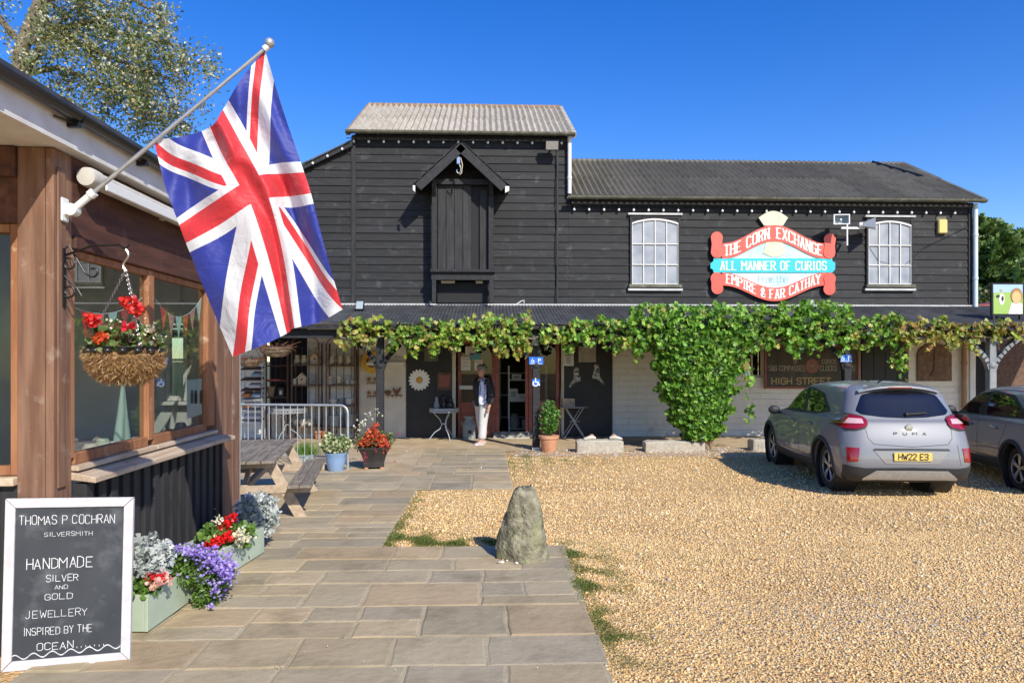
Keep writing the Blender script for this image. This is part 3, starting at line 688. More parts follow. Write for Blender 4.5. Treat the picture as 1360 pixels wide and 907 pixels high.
# double doors of vertical planks
dz0, dz1 = zb+.02, zt_+.02; n = 6
for i in range(n):
    a = lx0+.12+(lx1-lx0-.24)*i/n; b = lx0+.12+(lx1-lx0-.24)*(i+1)/n
    dy = .30 if i == 4 else .0
    MB().box(a+.006, b-.006, YD+.13+dy-.01*(i % 2), YD+.17+dy, dz0, dz1+(0 if i < 4 else -.1)).build('door_board', 'black_upright', barn)
MB().box(lx0+.1, lx1-.1, YD+.18, YB-.04, dz0-.01, dz1).build('door_recess', 'wall_core', barn)
MB().box(lx0-.04, lx1+.04, YD-.08, YB-.04, zb-.07, zb).build('loading_sill', 'black_timber', barn, bev=.006)
MB().box(lx0-.02, lx1+.02, YD+.0, YD+.06, zb-.24, zb-.072).build('sill_rail', 'black_timber', barn)
for x in (lx0+.04, lx1-.04):
    MB().bar((x,YD+.05,zb-.24),(x,YD+.05,ZV+.0),.09,.09,(0,1,0)).build('bracket_post', 'black_timber', barn)
    MB().bar((x,YB-.05,ZV+.10),(x,YD+.06,zb-.26),.07,.07).build('bracket_brace', 'black_timber', barn)
MB().box(lx0+.1, lx1-.1, YB-.16, YB-.04, ZV+.02, zb-.26).build('low_recess', 'wall_core', barn)
for a, b in ((586,604),(632,641)): MB().box(P(a,0,YD+.2).x, P(b,0,YD+.2).x, YD+.14, YD+.3, zb-.30, zb-.25).build('pale_batten', 'sill_wood', barn)
# hoist hook and shackle
hk = thing('hoist_hook', 'pale iron hoist hook hanging under the gable of the loading door', 'hook', (ax_,YB-.84,az_-.6))
hx, hz = P(609,0,YB-.8).x, P(609,212,YB-.8).z
MB().box(hx-.045,hx+.045,YB-.86,YB-.80,hz-.12,hz+.05).build('block', 'steel', hk, bev=.01)
MB().tube([(hx+.02,YB-.83,hz-.12),(hx+.05,YB-.83,hz-.2),(hx+.045,YB-.83,hz-.29),(hx,YB-.83,hz-.33),(hx-.04,YB-.83,hz-.29),(hx-.035,YB-.83,hz-.24)], .014, 8).build('hook', 'steel', hk, smooth=60)
MB().tube([(hx,YB-.83,hz+.05),(hx,YB-.83,az_-.2)], .012, 6).build('hanger', 'iron', hk)
M['rope'] = mat('rope', (.55,.46,.28), rough=.9)
MB().tube([(hx+.05,YB-.86,hz+.02),(hx+.09,YB-.86,hz-.14),(hx+.07,YB-.86,hz-.32),(hx+.03,YB-.86,hz-.36)], .011, 6).build('rope', 'rope', hk)
# ---- arched iron windows
def arched_window(x0, x1, z0, z1):
    fr = thing  # (frame is the part, panes and bars its pieces)
    yF = YB-.05; W = x1-x0
    f = MB(); t = .045
    f.box(x0,x0+t,yF-.03,YB-.001,z0,z1).box(x1-t,x1,yF-.03,YB-.001,z0,z1).box(x0+t,x1-t,yF-.03,YB-.001,z1-.07,z1)
    win = f.build('window', 'black_timber', barn)
    MB().box(x0-.05,x1+.05,yF-.07,yF+.02,z1+.005,z1+.05).build('head_flashing', 'lead', win)
    MB().box(x0-.03,x1+.03,yF-.09,yF+.02,z0-.02,z0+.05).build('sill', 'gutter_green', win)
    MB().box(x0-.05,x1+.06,yF-.06,yF+.02,z0-.10,z0-.05).build('sill_flashing', 'lead', win)
    ix0, ix1, iz0, iz1 = x0+t, x1-t, z0+.06, z1-.10; rise = .10
    def top(x): u = (x-(ix0+ix1)/2)/((ix1-ix0)/2); return iz1-rise*u*u
    cols = [ix0+(ix1-ix0)*i/4 for i in range(5)]; rows = [iz0, iz0+(iz1-iz0)*.30, iz0+(iz1-iz0)*.62]
    for i in range(4):
        a, b = cols[i], cols[i+1]
        for j in range(3):
            zz0 = rows[j]; zz = [rows[j+1]]*2 if j < 2 else [top(a), top(b)]; tw = R.uniform(-.004,.004)
            MB().slab([(a,zz0),(b,zz0),(b,zz[1]),(a,zz[0])], yF+.0+tw, yF+.012+tw).build('pane', 'curtain', win)
    b_ = MB(); s = .010
    for i in range(5): b_.box(cols[i]-s,cols[i]+s,yF-.03,yF-.012,iz0,top(cols[i]))
    for j in range(3): b_.box(ix0,ix1,yF-.034,yF-.014,rows[j]-s,rows[j]+s)
    n = 12; pts = [(ix0+(ix1-ix0)*i/n) for i in range(n+1)]
    for i in range(n): b_.slab([(pts[i],top(pts[i])-.018),(pts[i+1],top(pts[i+1])-.018),(pts[i+1],top(pts[i+1])+.022),(pts[i],top(pts[i])+.022)], yF-.036, yF-.01)
    b_.build('glazing_bars', 'frame_white', win)
    MB().slab([(ix0,top(ix0))]+[(x,top(x)+.02) for x in pts]+[(ix1,top(ix1)),(ix1,iz1+.04),(ix0,iz1+.04)], yF-.008, yF+.02).build('arch_infill', 'black_timber', win)
arched_window(w1[0], w1[1], w1[3], w1[2]); arched_window(w2[0], w2[1], w2[3], w2[2])
# ---- veranda: corrugated lean-to, beam, posts
ZE_ = P(800,431,YF).z; 
UPV = Vector((0, YB-.03-YF, ZV-ZE_-.02)); 
M_ = corr_mesh(11, .0762, .0095, UPV, .004, 4)
x = xL; first = None
xV1 = bx(1420)
while x < xV1:
    if first is None: first = mb_shift(M_, (x, YF, ZE_)).build('veranda_roof_sheet', 'roof_black', barn, smooth=50)
    else: piece(first, (x-xL, 0, .003*(int((x-xL)/.83) % 2)))
    x += 11*.0762-.0
MB().box(xL, xE1+.1, YB-.10, YB-.036, ZV-.045, ZV-.0).build('flashing', 'lead', barn)
MB().box(xL, xV1, YP-.08, YP+.08, ZE_-.27, ZE_-.10).build('veranda_beam', 'black_timber', barn)
MB().box(xL, xV1, YF+.03, YF+.06, ZE_-.09, ZE_-.02).build('fascia', 'black_timber', barn)
for i in range(24):
    xx = xL+.4+i*.75
    if xx < xV1: MB().bar((xx,YF+.08,ZE_-.07),(xx,YB-.02,ZV-.11),.05,.09).build('rafter', 'black_timber', barn)
def post(px, arched=False, m='black_timber', brace='l'):
    x = P(px,478,YP).x; zt = ZE_-.27
    o = MB().box(x-.075,x+.075,YP-.075,YP+.075,.03,zt).build('post', m, barn, bev=.01)
    MB().box(x-.085,x+.085,YP-.085,YP+.085,.0,.07).build('post_foot', 'galv', o)
    for s in ((-1,) if brace == 'l' else (-1,1)):
        n = 7; pts = []
        for i in range(n+1):
            t = i/n; pts.append((x+s*(.05+.50*t**1.3), YP, zt-.62+.60*t**.8))
        for a, b in zip(pts[:-1], pts[1:]): MB().bar(a, b, .09, .10, (0,1,0)).build('brace', m, o) if False else None
        mb = MB()
        for a, b in zip(pts[:-1], pts[1:]):
            a, b = Vector(a), Vector(b); mb.bar(a-(b-a)*.12, b+(b-a)*.12, .09, .11, (0,1,0))
        mb.build('brace', m, o)
    MB().lathe([(.10,-.05),(.115,0),(.08,.06)], (x,YP,zt-.55), 12).build('capital', m, o, smooth=50)
    return x
PX1 = post(505, brace='b'); PX2 = post(712); PX3 = post(918, brace='b'); PX4 = post(1124); 
M['pale_timber'] = mat('pale_timber', (.17,.19,.21), (.25,.27,.28), sc=5, rough=.6)
PX5 = post(1316, m='pale_timber', brace='b')
# ---- ground floor: masonry, openings, panels
def brick_paint():
    m = mat('white_brick', (.74,.71,.62), (.80,.77,.69), sc=3, rough=.75, c3=(.42,.37,.28), sc3=1.6, lo3=.58, hi3=.85)
    nt = m.node_tree; L = nt.links.new; b = nt.nodes['Principled BSDF']
    tc = _n(nt,'ShaderNodeTexCoord'); mp = _n(nt,'ShaderNodeMapping'); mp.inputs['Rotation'].default_value = (rad(90),0,0)
    L(tc.outputs['Object'], mp.inputs[0]); br = _n(nt,'ShaderNodeTexBrick'); L(mp.outputs[0], br.inputs['Vector'])
    br.inputs['Scale'].default_value = 1; br.inputs['Brick Width'].default_value = .46; br.inputs['Row Height'].default_value = .15; br.inputs['Mortar Size'].default_value = .008; br.inputs['Mortar Smooth'].default_value = .5
    bp = _n(nt,'ShaderNodeBump'); bp.inputs['Strength'].default_value = .8; bp.inputs['Distance'].default_value = .012; bp.invert = True
    L(br.outputs['Fac'], bp.inputs['Height']); L(bp.outputs[0], b.inputs['Normal'])
    return m
M['white_brick'] = brick_paint()
dx0, dx1 = bx(602), bx(746)                               # the glazed shopfront
zh = ZV-.30
for a, b, c_, d_ in ((xL,bx(350),0,zh),(bx(350),bx(408),0,bz(540)),(bx(408),dx0,0,zh),(bx(747),bx(985),0,zh),(bx(985),bx(1014),0,bz(502)),(bx(985),bx(1014),bz(462),zh),(bx(1014),bx(1292),0,zh)):
    MB().box(a,b,YB,YB+.2,c_,d_).build('ground_floor_wall', 'white_brick', barn)
MB().box(dx0, dx1, YB, YB+.2, bz(452), zh).build('lintel', 'black_timber', barn)
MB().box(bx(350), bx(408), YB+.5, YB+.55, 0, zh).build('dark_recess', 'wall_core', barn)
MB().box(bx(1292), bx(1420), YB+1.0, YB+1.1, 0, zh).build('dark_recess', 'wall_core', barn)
MB().box(bx(1352), bx(1420), YB+.9, YB+.95, 0, zh).build('panel', 'shelf_wood', barn)
MB().box(bx(1287), bx(1294), YB-.05, YB-.001, 0, zh).build('door_jamb', 'white_paint', barn)
# window beside the hanging sign board
wf = MB(); a, b, c_, d_ = bx(985), bx(1014), bz(502), bz(462)
wf.box(a,b,YB+.04,YB+.09,c_,c_+.06).box(a,b,YB+.04,YB+.09,d_-.05,d_).box(a,a+.05,YB+.04,YB+.09,c_+.06,d_-.05).box(b-.05,b,YB+.04,YB+.09,c_+.06,d_-.05).box((a+b)/2-.02,(a+b)/2+.02,YB+.045,YB+.085,c_+.06,d_-.05)
wf = wf.build('window', 'cream', barn); MB().box(a+.05,b-.05,YB+.06,YB+.066,c_+.06,d_-.05).build('pane', 'window_glass', wf)
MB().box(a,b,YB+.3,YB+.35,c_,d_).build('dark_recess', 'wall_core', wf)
# black doors and panels
def panel(p0, p1, t, bt, m, y=.05, name='door', planks=0):
    x0, x1 = bx(p0), bx(p1); z1 = bz(t); z0 = bt
    o = MB().box(x0,x1,YB-y,YB-.003,z0,z1).build(name, m, barn, bev=.004)
    for i in range(planks):
        a = x0+(x1-x0)*i/planks; b = x0+(x1-x0)*(i+1)/planks
        MB().box(a+.006,b-.006,YB-y-.018,YB-y-.0015,z0+.02,z1-.02).build('plank', m, o)
    return o
panel(540, 600, 452, .02, 'black_door', .06, planks=0)
panel(748, 813, 452, .02, 'black_door', .05)
panel(1143, 1205, 448, .02, 'black_door', .04, planks=4)
MB().box(bx(564),bx(582),YB-.075,YB-.062,bz(480),bz(460)).build('notice', 'gutter_green', barn)
MB().box(bx(768),bx(791),YB-.065,YB-.052,bz(481),bz(460)).build('notice', 'roof_old', barn)
panel(477, 539, 474, .05, 'cream', .03, 'cream_panel')
MB().box(bx(488),bx(537),YB-.14,YB-.032,bz(485),bz(481)).build('shelf', 'white_paint', barn)
MB().box(bx(471),bx(474),YB-.06,YB-.003,0,zh).build('door_jamb', 'brown_beam', barn)
MB().box(bx(601),bx(605.5),YB-.10,YB-.003,.0,zh).build('door_jamb', 'cream', barn)
MB().box(bx(745),bx(748.5),YB-.10,YB-.003,.0,zh).build('door_jamb', 'cream', barn)
# shopfront doors
def glazed_leaf(name, x0, x1, y, rot=0, m='red_brown'):
    zt = bz(453); st = .085
    o = MB().box(0,st,-.02,.02,.03,zt).box(x1-x0-st,x1-x0,-.02,.02,.03,zt).box(st,x1-x0-st,-.019,.019,zt-st,zt).box(st,x1-x0-st,-.019,.019,.03,.85)
    e = thing(name, None, None, (x0,y,0), rot, world=False); ORG[e.name] = Vector((0,0,0))
    f = o.build('frame', m, e, bev=.004)
    MB().box(st,x1-x0-st,-.003,.003,.85,zt-st).build('pane', 'plain_glass', e)
    e.parent = barn; e.location = Vector((x0,y,0))-ORG[barn.name]
    return e
L1 = glazed_leaf('door', bx(608), bx(658), YB+.02)
L2 = glazed_leaf('door', bx(702), bx(743), YB+.02)
L3 = glazed_leaf('door', bx(700), bx(700)+.8, YB+.0, rad(78))
MB().box(bx(658), bx(663), YB-.01, YB+.06, 0, bz(453)).build('door_post', 'red_brown', barn)
MB().box(bx(697.5), bx(701.5), YB-.01, YB+.06, 0, bz(453)).build('door_post', 'red_brown', barn)
M['ramp'] = mat('ramp', (.36,.35,.30), (.44,.43,.38), sc=4, rough=.8)
mb = MB().hexa([(bx(655),YB-.38,.012),(bx(708),YB-.38,.012),(bx(708),YB-.02,.012),(bx(655),YB-.02,.012)], [(bx(655),YB-.36,.03),(bx(708),YB-.36,.03),(bx(708),YB-.02,.14),(bx(655),YB-.02,.14)])
rp = mb.build('ramp', 'ramp', barn)
for i in range(9):
    x = bx(656.5)+(bx(706.5)-bx(656.5))*i/8; MB().bar((x,YB-.36,.036),(x,YB-.02,.146),.02,.012).build('rib', 'ramp', rp)
# room behind the shopfront
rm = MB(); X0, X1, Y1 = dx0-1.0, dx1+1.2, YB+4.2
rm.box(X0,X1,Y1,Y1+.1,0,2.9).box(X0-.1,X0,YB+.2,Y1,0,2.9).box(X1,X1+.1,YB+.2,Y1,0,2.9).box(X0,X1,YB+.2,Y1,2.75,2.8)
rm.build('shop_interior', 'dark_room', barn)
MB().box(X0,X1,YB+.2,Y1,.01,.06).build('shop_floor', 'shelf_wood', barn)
# ================================================================ timber shop on the near side of the path
XF = -2.67                                                # the glazed side faces the path
shop = thing('timber_shop', 'brown timber and glass shopfront with black boarding under the sill and white eaves', 'shop', (XF,4.5,0))  # shop coordinates are earlier ones scaled down about the camera, ground level kept
yc0, yc1 = 4.53, 4.73                                     # corner post
YM0, YM1, YW1, YE1, ZTOP = 5.80, 5.90, 7.00, 7.89, 3.165  # mullion, end of glass, end of wall, underside of the eaves
def bxs(x0,x1,y0,y1,z0,z1,name,m,par=shop,bev=.005,**k): return MB().box(x0,x1,y0,y1,z0,z1).build(name,m,par,bev=bev,**k)
bxs(-2.888,-2.722,yc0,yc1,0,ZTOP,'post','brown_post'); bxs(-2.720,XF,yc0+.003,yc1,0,ZTOP,'post','brown_post')
bxs(XF+.003,XF+.015,yc0+.03,yc0+.11,1.05,3.05,'cover_strip','brown_post',bev=.003)
for i, (a, b) in enumerate(((7.18,7.42),(7.43,7.64),(7.65,7.88))): bxs(XF-.09,XF+.016-.004*i,a,b,0,ZTOP-.02,'end_plank','brown_post')
MB().tube([(XF-.02,7.93,0),(XF-.02,7.93,2.9)], .019, 8).build('corner_pipe', 'galv', shop, smooth=50)
zg0, zt2 = 1.21, 2.57
bxs(XF-.09,XF,yc1+.002,7.17,zt2,ZTOP,'header_beam','brown_beam')
bxs(XF+.002,XF+.026,yc1+.003,7.17,zt2,zt2+.085,'header_board','brown_beam')
bxs(-6.3,-2.890,yc0+.02,yc0+.17,2.70,ZTOP,'front_beam','brown_beam')
bxs(-6.3,-2.890,yc0-.025,yc0+.018,2.98,ZTOP,'front_board','brown_beam')
# side window
sw = bxs(XF-.08,XF-.005,YM0,YM1,zg0,zt2-.001,'window','orange_frame')
bxs(XF-.08,XF-.005,yc1+.003,yc1+.045,zg0,zt2-.001,'frame','orange_frame',sw); bxs(XF-.08,XF+.004,YW1,7.17,zg0,zt2-.001,'frame','orange_frame',sw)
for a, b in ((yc1+.045,YM0-.001),(YM1+.001,YW1-.001)):
    bxs(XF-.08,XF-.008,a,b,zt2-.05,zt2-.002,'frame','orange_frame',sw); bxs(XF-.08,XF-.008,a,b,1.165,1.24,'frame','orange_frame',sw)
    MB().box(XF-.047,XF-.042,a,b,1.24,zt2-.05).build('pane', 'window_glass', sw)
bxs(XF-.03,XF+.042,yc1+.002,YM0+.05,1.13,1.163,'sill_strip','sill_wood'); bxs(XF-.03,XF+.042,YM0+.06,7.16,1.13,1.163,'sill_strip','sill_wood')
MB().hexa([(XF-.04,yc1+.002,1.075),(XF+.16,yc1-.02,1.055),(XF+.16,7.30,1.055),(XF-.04,7.16,1.075)], [(XF-.04,yc1+.002,1.128),(XF+.16,yc1-.02,1.092),(XF+.16,7.30,1.092),(XF-.04,7.16,1.128)]).build('sill', 'sill_wood', shop, bev=.005)
y = yc1+.01; i = 0
while y < 7.16:                                           # black upright boards below the sill
    w_ = .090 if i % 2 == 0 else .070
    x1 = XF+.085 if i % 2 == 0 else XF+.06
    MB().box(XF, x1, y+.001, min(y+w_,7.17)-.001, .02, 1.05-(.0 if i % 2 else .003)).build('board', 'black_upright', shop, bev=.004)
    y += w_; i += 1
bxs(XF+.02,XF+.1,yc1+.01,7.16,.02,.08,'base_rail','black_timber')
# front wall left of the post (faces the camera)
fw = bxs(-2.955,-2.892,yc0+.04,yc0+.11,1.13,2.70,'window','orange_frame'); bxs(-6.3,-2.957,yc0+.04,yc0+.11,1.13,1.19,'frame','orange_frame',fw)
bxs(-6.3,-2.957,yc0+.04,yc0+.11,2.645,2.698,'frame','orange_frame',fw)
MB().box(-6.3,-2.957,yc0+.075,yc0+.080,1.19,2.645).build('pane', 'plain_glass', fw)
bxs(-6.3,-2.890,yc0-.035,yc0+.12,1.075,1.125,'sill','sill_wood')
x = -2.895; i = 0
while x > -5.2:
    MB().box(x-.11,x-.002,yc0+.02-.016*(i % 2),yc0+.085,.02,1.07).build('board', 'black_upright', shop, bev=.003); x -= .112; i += 1
# interior
bxs(-6.7,-6.6,4.4,7.8,0,3.1,'back_wall','pale_room',bev=0)
wx0, wx1, wz0, wz1 = P(222,0,7.74).x, P(250,0,7.74).x, P(240,532,7.74).z, P(240,424,7.74).z
for b_ in ((-6.6,wx0,0,3.1),(wx1,XF-.1,0,3.1),(wx0,wx1,0,wz0),(wx0,wx1,wz1,3.1)): bxs(b_[0],b_[1],7.74,7.85,b_[2],b_[3],'end_wall','pale_room',bev=0)
ew = bxs(wx0,wx0+.045,7.71,7.76,wz0,wz1,'window','white_paint',bev=.003)
for b_ in ((wx1-.045,wx1,wz0,wz1),(wx0+.046,wx1-.046,wz0,wz0+.05),(wx0+.046,wx1-.046,wz1-.045,wz1),(wx0+.046,wx1-.046,(wz0+wz1)/2-.013,(wz0+wz1)/2+.013)): bxs(b_[0],b_[1],7.715,7.755,b_[2],b_[3],'frame','white_paint',ew,bev=.003)
bxs(wx0-.04,wx1+.04,7.64,7.739,wz0-.045,wz0-.005,'inner_sill','white_paint',ew)
MB().box(wx0+.045,wx1-.045,7.73,7.735,wz0+.05,wz1-.045).build('pane', 'plain_glass', ew)
bxs(-6.6,XF-.1,4.75,7.74,.0,.1,'shop_floor','shelf_wood',bev=0)
bxs(XF-.62,XF-.095,4.8,7.0,1.07,1.13,'display_shelf','white_paint')
bxs(-6.6,XF-.1,4.75,7.74,3.06,3.12,'ceiling','white_paint',bev=0)
# eaves: white fascia, flat soffit, gutter and slate edge
Yn, Yf = 1.4, 8.1; XO = -2.574
MB().box(XO-.018,XO,Yn,Yf,3.178,3.369).build('fascia', 'fascia', shop, bev=.004)
MB().box(XO-.020,XO+.008,Yn,Yf,3.164,3.176).build('fascia_bead', 'fascia', shop, bev=.003)
MB().box(-6.4,XO-.021,Yn,Yf,3.170,3.186).build('soffit', 'fascia', shop)
MB().hexa([(XO+.04,Yn,3.40),(XO+.04,Yf,3.40),(-6.4,Yf,4.37),(-6.4,Yn,4.37)], [(XO+.04,Yn,3.43),(XO+.04,Yf,3.43),(-6.4,Yf,4.40),(-6.4,Yn,4.40)]).build('roof', 'roof_black', shop)
MB().box(XO,XO+.05,Yn,Yf,3.371,3.398).build('drip_edge', 'black_gloss', shop)
gt = gutter(Yn, Yf, XO+.052, 3.365, .046, 'black_gloss', 'gutter', shop, 'y')
for yy in (4.56, 6.3): gutter(yy-.025, yy+.025, XO+.052, 3.362, .053, 'black_gloss', 'gutter_joint', gt, 'y')
for yy in (3.77, 4.52, 5.4, 6.3, 7.1): bxs(XO+.001,XO+.075,yy-.016,yy+.016,3.285,3.320,'gutter_bracket','black_gloss',gt,bev=0)
MB().tube([(XO+.016,4.35,3.30),(XO+.025,4.47,3.307),(XO+.06,4.54,3.32),(XO+.085,4.56,3.355)], .007, 6).build('eaves_cable', 'black_gloss', shop)
# rolled awning under the eaves
M['awning_cloth'] = mat('awning_cloth', (.46,.44,.39), (.58,.56,.51), sc=7, rough=.7, bump=.5, bsc=9, dist=.02)
aw = thing('rolled_awning', 'white rolled awning case fixed above the side window of the timber shop', 'awning', (XF+.08,5,3.04))
MB().lathe([(.02,4.74),(.060,4.74),(.067,4.78),(.064,4.86),(.056,4.89)], (XF+.084,0,3.04), 14, 'y').build('wrapped_end', 'awning_cloth', aw, smooth=40)
MB().lathe([(.057,4.88),(.057,7.45),(.0,7.45)], (XF+.084,0,3.04), 16, 'y').build('case', 'awning_cloth', aw, smooth=40)
MB().box(XF+.130,XF+.145,4.88,7.45,2.98,3.05).build('front_bar', 'white_plastic', aw, bev=.006)
for yy in (4.95,6.0,7.2): MB().box(XF,XF+.04,yy-.025,yy+.025,3.0,3.08).build('bracket', 'white_plastic', aw)
# ---- flag pole and flag
B0 = Q(86,279,XF); B0 = Vector((XF+.0, 4.61, P(86,279,4.61).z))
YFL = 4.60
tip = P(353,64,YFL); ball = P(356,59,YFL)
fp = thing('flagpole', 'slanting grey flagpole fixed to the corner post by a white bracket', 'flagpole', B0)
pb = P(104,266,YFL-.0)
MB().box(XF+.017,XF+.032,4.57,4.65,B0.z-.075,B0.z+.075).build('bracket_plate', 'white_plastic', fp, bev=.008)
br = MB(); br.lathe([(.0,-.03),(.038,-.03),(.038,.03),(0,.03)], (XF+.075,4.61,B0.z), 14, 'y'); br.build('bracket_hub', 'white_plastic', fp, smooth=40)
MB().bar((XF+.02,4.61,B0.z),(XF+.09,4.61,B0.z),.05,.07).build('bracket_arm', 'white_plastic', fp, bev=.006)
d_ = (tip-Vector((XF+.075,4.61,B0.z))).normalized(); s0 = Vector((XF+.075,4.61,B0.z))
MB().tube([s0, s0+d_*.17], .022, 14).build('socket', 'white_plastic', fp, smooth=40)
MB().tube([s0+d_*.14, s0+d_*.175], .030, 14).build('socket_collar', 'white_plastic', fp, smooth=40)
MB().tube([s0+d_*.1, s0+d_*.9], .0135, 12).build('lower_tube', 'alu', fp, smooth=40)
MB().tube([s0+d_*.9, tip+d_*.02], .0115, 12).build('upper_tube', 'alu', fp, smooth=40)
MB().ball(ball+d_*.012, .032, 14, 10).build('finial', 'alu', fp, smooth=80)
MB().tube([tip-d_*.015, tip+d_*.018], .020, 12).build('end_collar', 'white_plastic', fp, smooth=40)
def jack():
    m = bpy.data.materials.new('flag_cloth'); m.use_nodes = True; nt = m.node_tree; L = nt.links.new; b = nt.nodes['Principled BSDF']
    b.inputs['Roughness'].default_value = .55; b.inputs['Sheen Weight'].default_value = .2
    uv = _n(nt,'ShaderNodeUVMap'); uv.uv_map = 'UVMap'; se = _n(nt,'ShaderNodeSeparateXYZ'); L(uv.outputs[0], se.inputs[0])
    def mth(op, a, b_=None, c_=None):
        n = _n(nt,'ShaderNodeMath',operation=op)
        for i, v in enumerate((a,b_,c_)):
            if v is None: continue
            if isinstance(v,(int,float)): n.inputs[i].default_value = v
            else: L(v, n.inputs[i])
        return n.outputs[0]
    x = mth('MULTIPLY', mth('SUBTRACT', se.outputs[0], .5), 50.0); y = mth('MULTIPLY', mth('SUBTRACT', se.outputs[1], .5), 30.0)
    ax, ay = mth('ABSOLUTE', x), mth('ABSOLUTE', y)
    cr = mth('MAXIMUM', mth('LESS_THAN', ax, 3.0), mth('LESS_THAN', ay, 3.0))
    cw = mth('MAXIMUM', mth('LESS_THAN', ax, 5.0), mth('LESS_THAN', ay, 5.0))
    l = math.hypot(50,30); s_, c_ = 30/l, 50/l
    d1 = mth('SUBTRACT', mth('MULTIPLY', x, s_), mth('MULTIPLY', y, c_))       # distance to one diagonal
    d2 = mth('ADD', mth('MULTIPLY', x, s_), mth('MULTIPLY', y, c_))
    sw_ = mth('MAXIMUM', mth('LESS_THAN', mth('ABSOLUTE', d1), 3.0), mth('LESS_THAN', mth('ABSOLUTE', d2), 3.0))
    sg = mth('SIGN', x)
    e1 = mth('MULTIPLY', d1, sg); e2 = mth('MULTIPLY', d2, sg)
    same = mth('GREATER_THAN', mth('MULTIPLY', x, y), 0.0)                      # quadrants of the first diagonal
    r1 = mth('MULTIPLY', mth('MULTIPLY', mth('LESS_THAN', e1, 0.0), mth('GREATER_THAN', e1, -2.0)), same)
    r2 = mth('MULTIPLY', mth('MULTIPLY', mth('GREATER_THAN', e2, 0.0), mth('LESS_THAN', e2, 2.0)), mth('SUBTRACT', 1.0, same))
    r1 = mth('MAXIMUM', r1, r2)
    def mix(f, a, b_):
        n = _n(nt,'ShaderNodeMix',data_type='RGBA'); L(f, n.inputs[0])
        for i, v in ((6,a),(7,b_)):
            if isinstance(v, tuple): n.inputs[i].default_value = (*v,1)
            else: L(v, n.inputs[i])
        return n.outputs[2]
    blue, white, red = (.028,.045,.33), (.80,.80,.80), (.70,.035,.045)
    c = mix(sw_, blue, white); c = mix(r1, c, red); c = mix(cw, c, white); c = mix(cr, c, red)
    L(c, b.inputs['Base Color'])
    tl = _n(nt,'ShaderNodeBsdfTranslucent'); L(c, tl.inputs[0]); ms = _n(nt,'ShaderNodeMixShader'); ms.inputs[0].default_value = .3
    L(b.outputs[0], ms.inputs[1]); L(tl.outputs[0], ms.inputs[2]); L(ms.outputs[0], nt.nodes['Material Output'].inputs[0])
    no = _n(nt,'ShaderNodeTexNoise'); no.inputs['Scale'].default_value = 7; no.inputs['Detail'].default_value = 5; no.inputs['Distortion'].default_value = .6
    tc = _n(nt,'ShaderNodeTexCoord'); L(tc.outputs['Object'], no.inputs['Vector'])
    bp = _n(nt,'ShaderNodeBump'); bp.inputs['Strength'].default_value = .7; bp.inputs['Distance'].default_value = .035; L(no.outputs[0], bp.inputs['Height']); L(bp.outputs[0], b.inputs['Normal'])
    return m
M['flag_cloth'] = jack()
def flag_mesh():
    T = np.array([0,.2,.4,.6,.8,1]); U = np.array([0,.22,.44,.56,.78,1])
    K = np.array([[(204,185),(240,182),(279,169),(296,146),(321,104),(352,67)],
                  [(219,246),(255,220),(296,207),(319,188),(346,150),(375,144)],
                  [(238,299),(277,273),(318,246),(344,233),(375,231),(404,229)],
                  [(247,323),(291,299),(333,271),(357,263),(385,261),(413,257)],
                  [(277,398),(316,385),(360,355),(376,339),(413,350),(434,339)],
                  [(309,474),(350,458),(381,443),(391,436),(424,428),(455,411)]], float)
    def interp(T, V, t):                                  # Catmull-Rom through uneven knots
        i = min(max(np.searchsorted(T, t)-1, 0), len(T)-2)
        def tan(k):
            if k == 0: return (V[1]-V[0])/(T[1]-T[0])
            if k == len(T)-1: return (V[-1]-V[-2])/(T[-1]-T[-2])
            return (V[k+1]-V[k-1])/(T[k+1]-T[k-1])
        h = T[i+1]-T[i]; s = (t-T[i])/h
        return (2*s**3-3*s**2+1)*V[i]+(s**3-2*s**2+s)*h*tan(i)+(-2*s**3+3*s**2)*V[i+1]+(s**3-s**2)*h*tan(i+1)
    NU, NT = 110, 72; vs = []; uvs = []
    for a in range(NU+1):
        u = a/NU; row = np.array([interp(U, K[:,j], u) for j in range(6)])
        for b in range(NT+1):
            t = b/NT; p = interp(T, row, t)
            dy = .05*math.sin(t*9+u*3.2)*(.35+u*.9)+.035*math.sin(t*21-u*6+1)*(1-u*.6)+.018*math.sin(u*17+t*14)+.02*math.sin((t*1.3+u*.4)*25)*math.exp(-((u-.1)/.25)**2)
            dy += -.10*math.exp(-((t-.62)/.10)**2)*(u**1.5)+.12*math.exp(-((t-.78)/.09)**2)*u**1.2
            dy *= min(1, .25+u*3+min(t,1-t)*1.5)
            vs.append(P(p[0], p[1], YFL+dy)); uvs.append((u, t))
    m = NT+1; fs = [(i*m+j, i*m+j+1, (i+1)*m+j+1, (i+1)*m+j) for i in range(NU) for j in range(NT)]
    me = bpy.data.meshes.new('flag'); me.from_pydata([v-tip for v in vs], [], fs); uvl = me.uv_layers.new(name='UVMap')
    for l in me.loops: uvl.data[l.index].uv = uvs[l.vertex_index]
    me.materials.append(M['flag_cloth'])
    return link('flag', me, None, tip, 80, label='large red, white and blue union flag hanging from the slanting pole', category='flag')
flag_mesh()
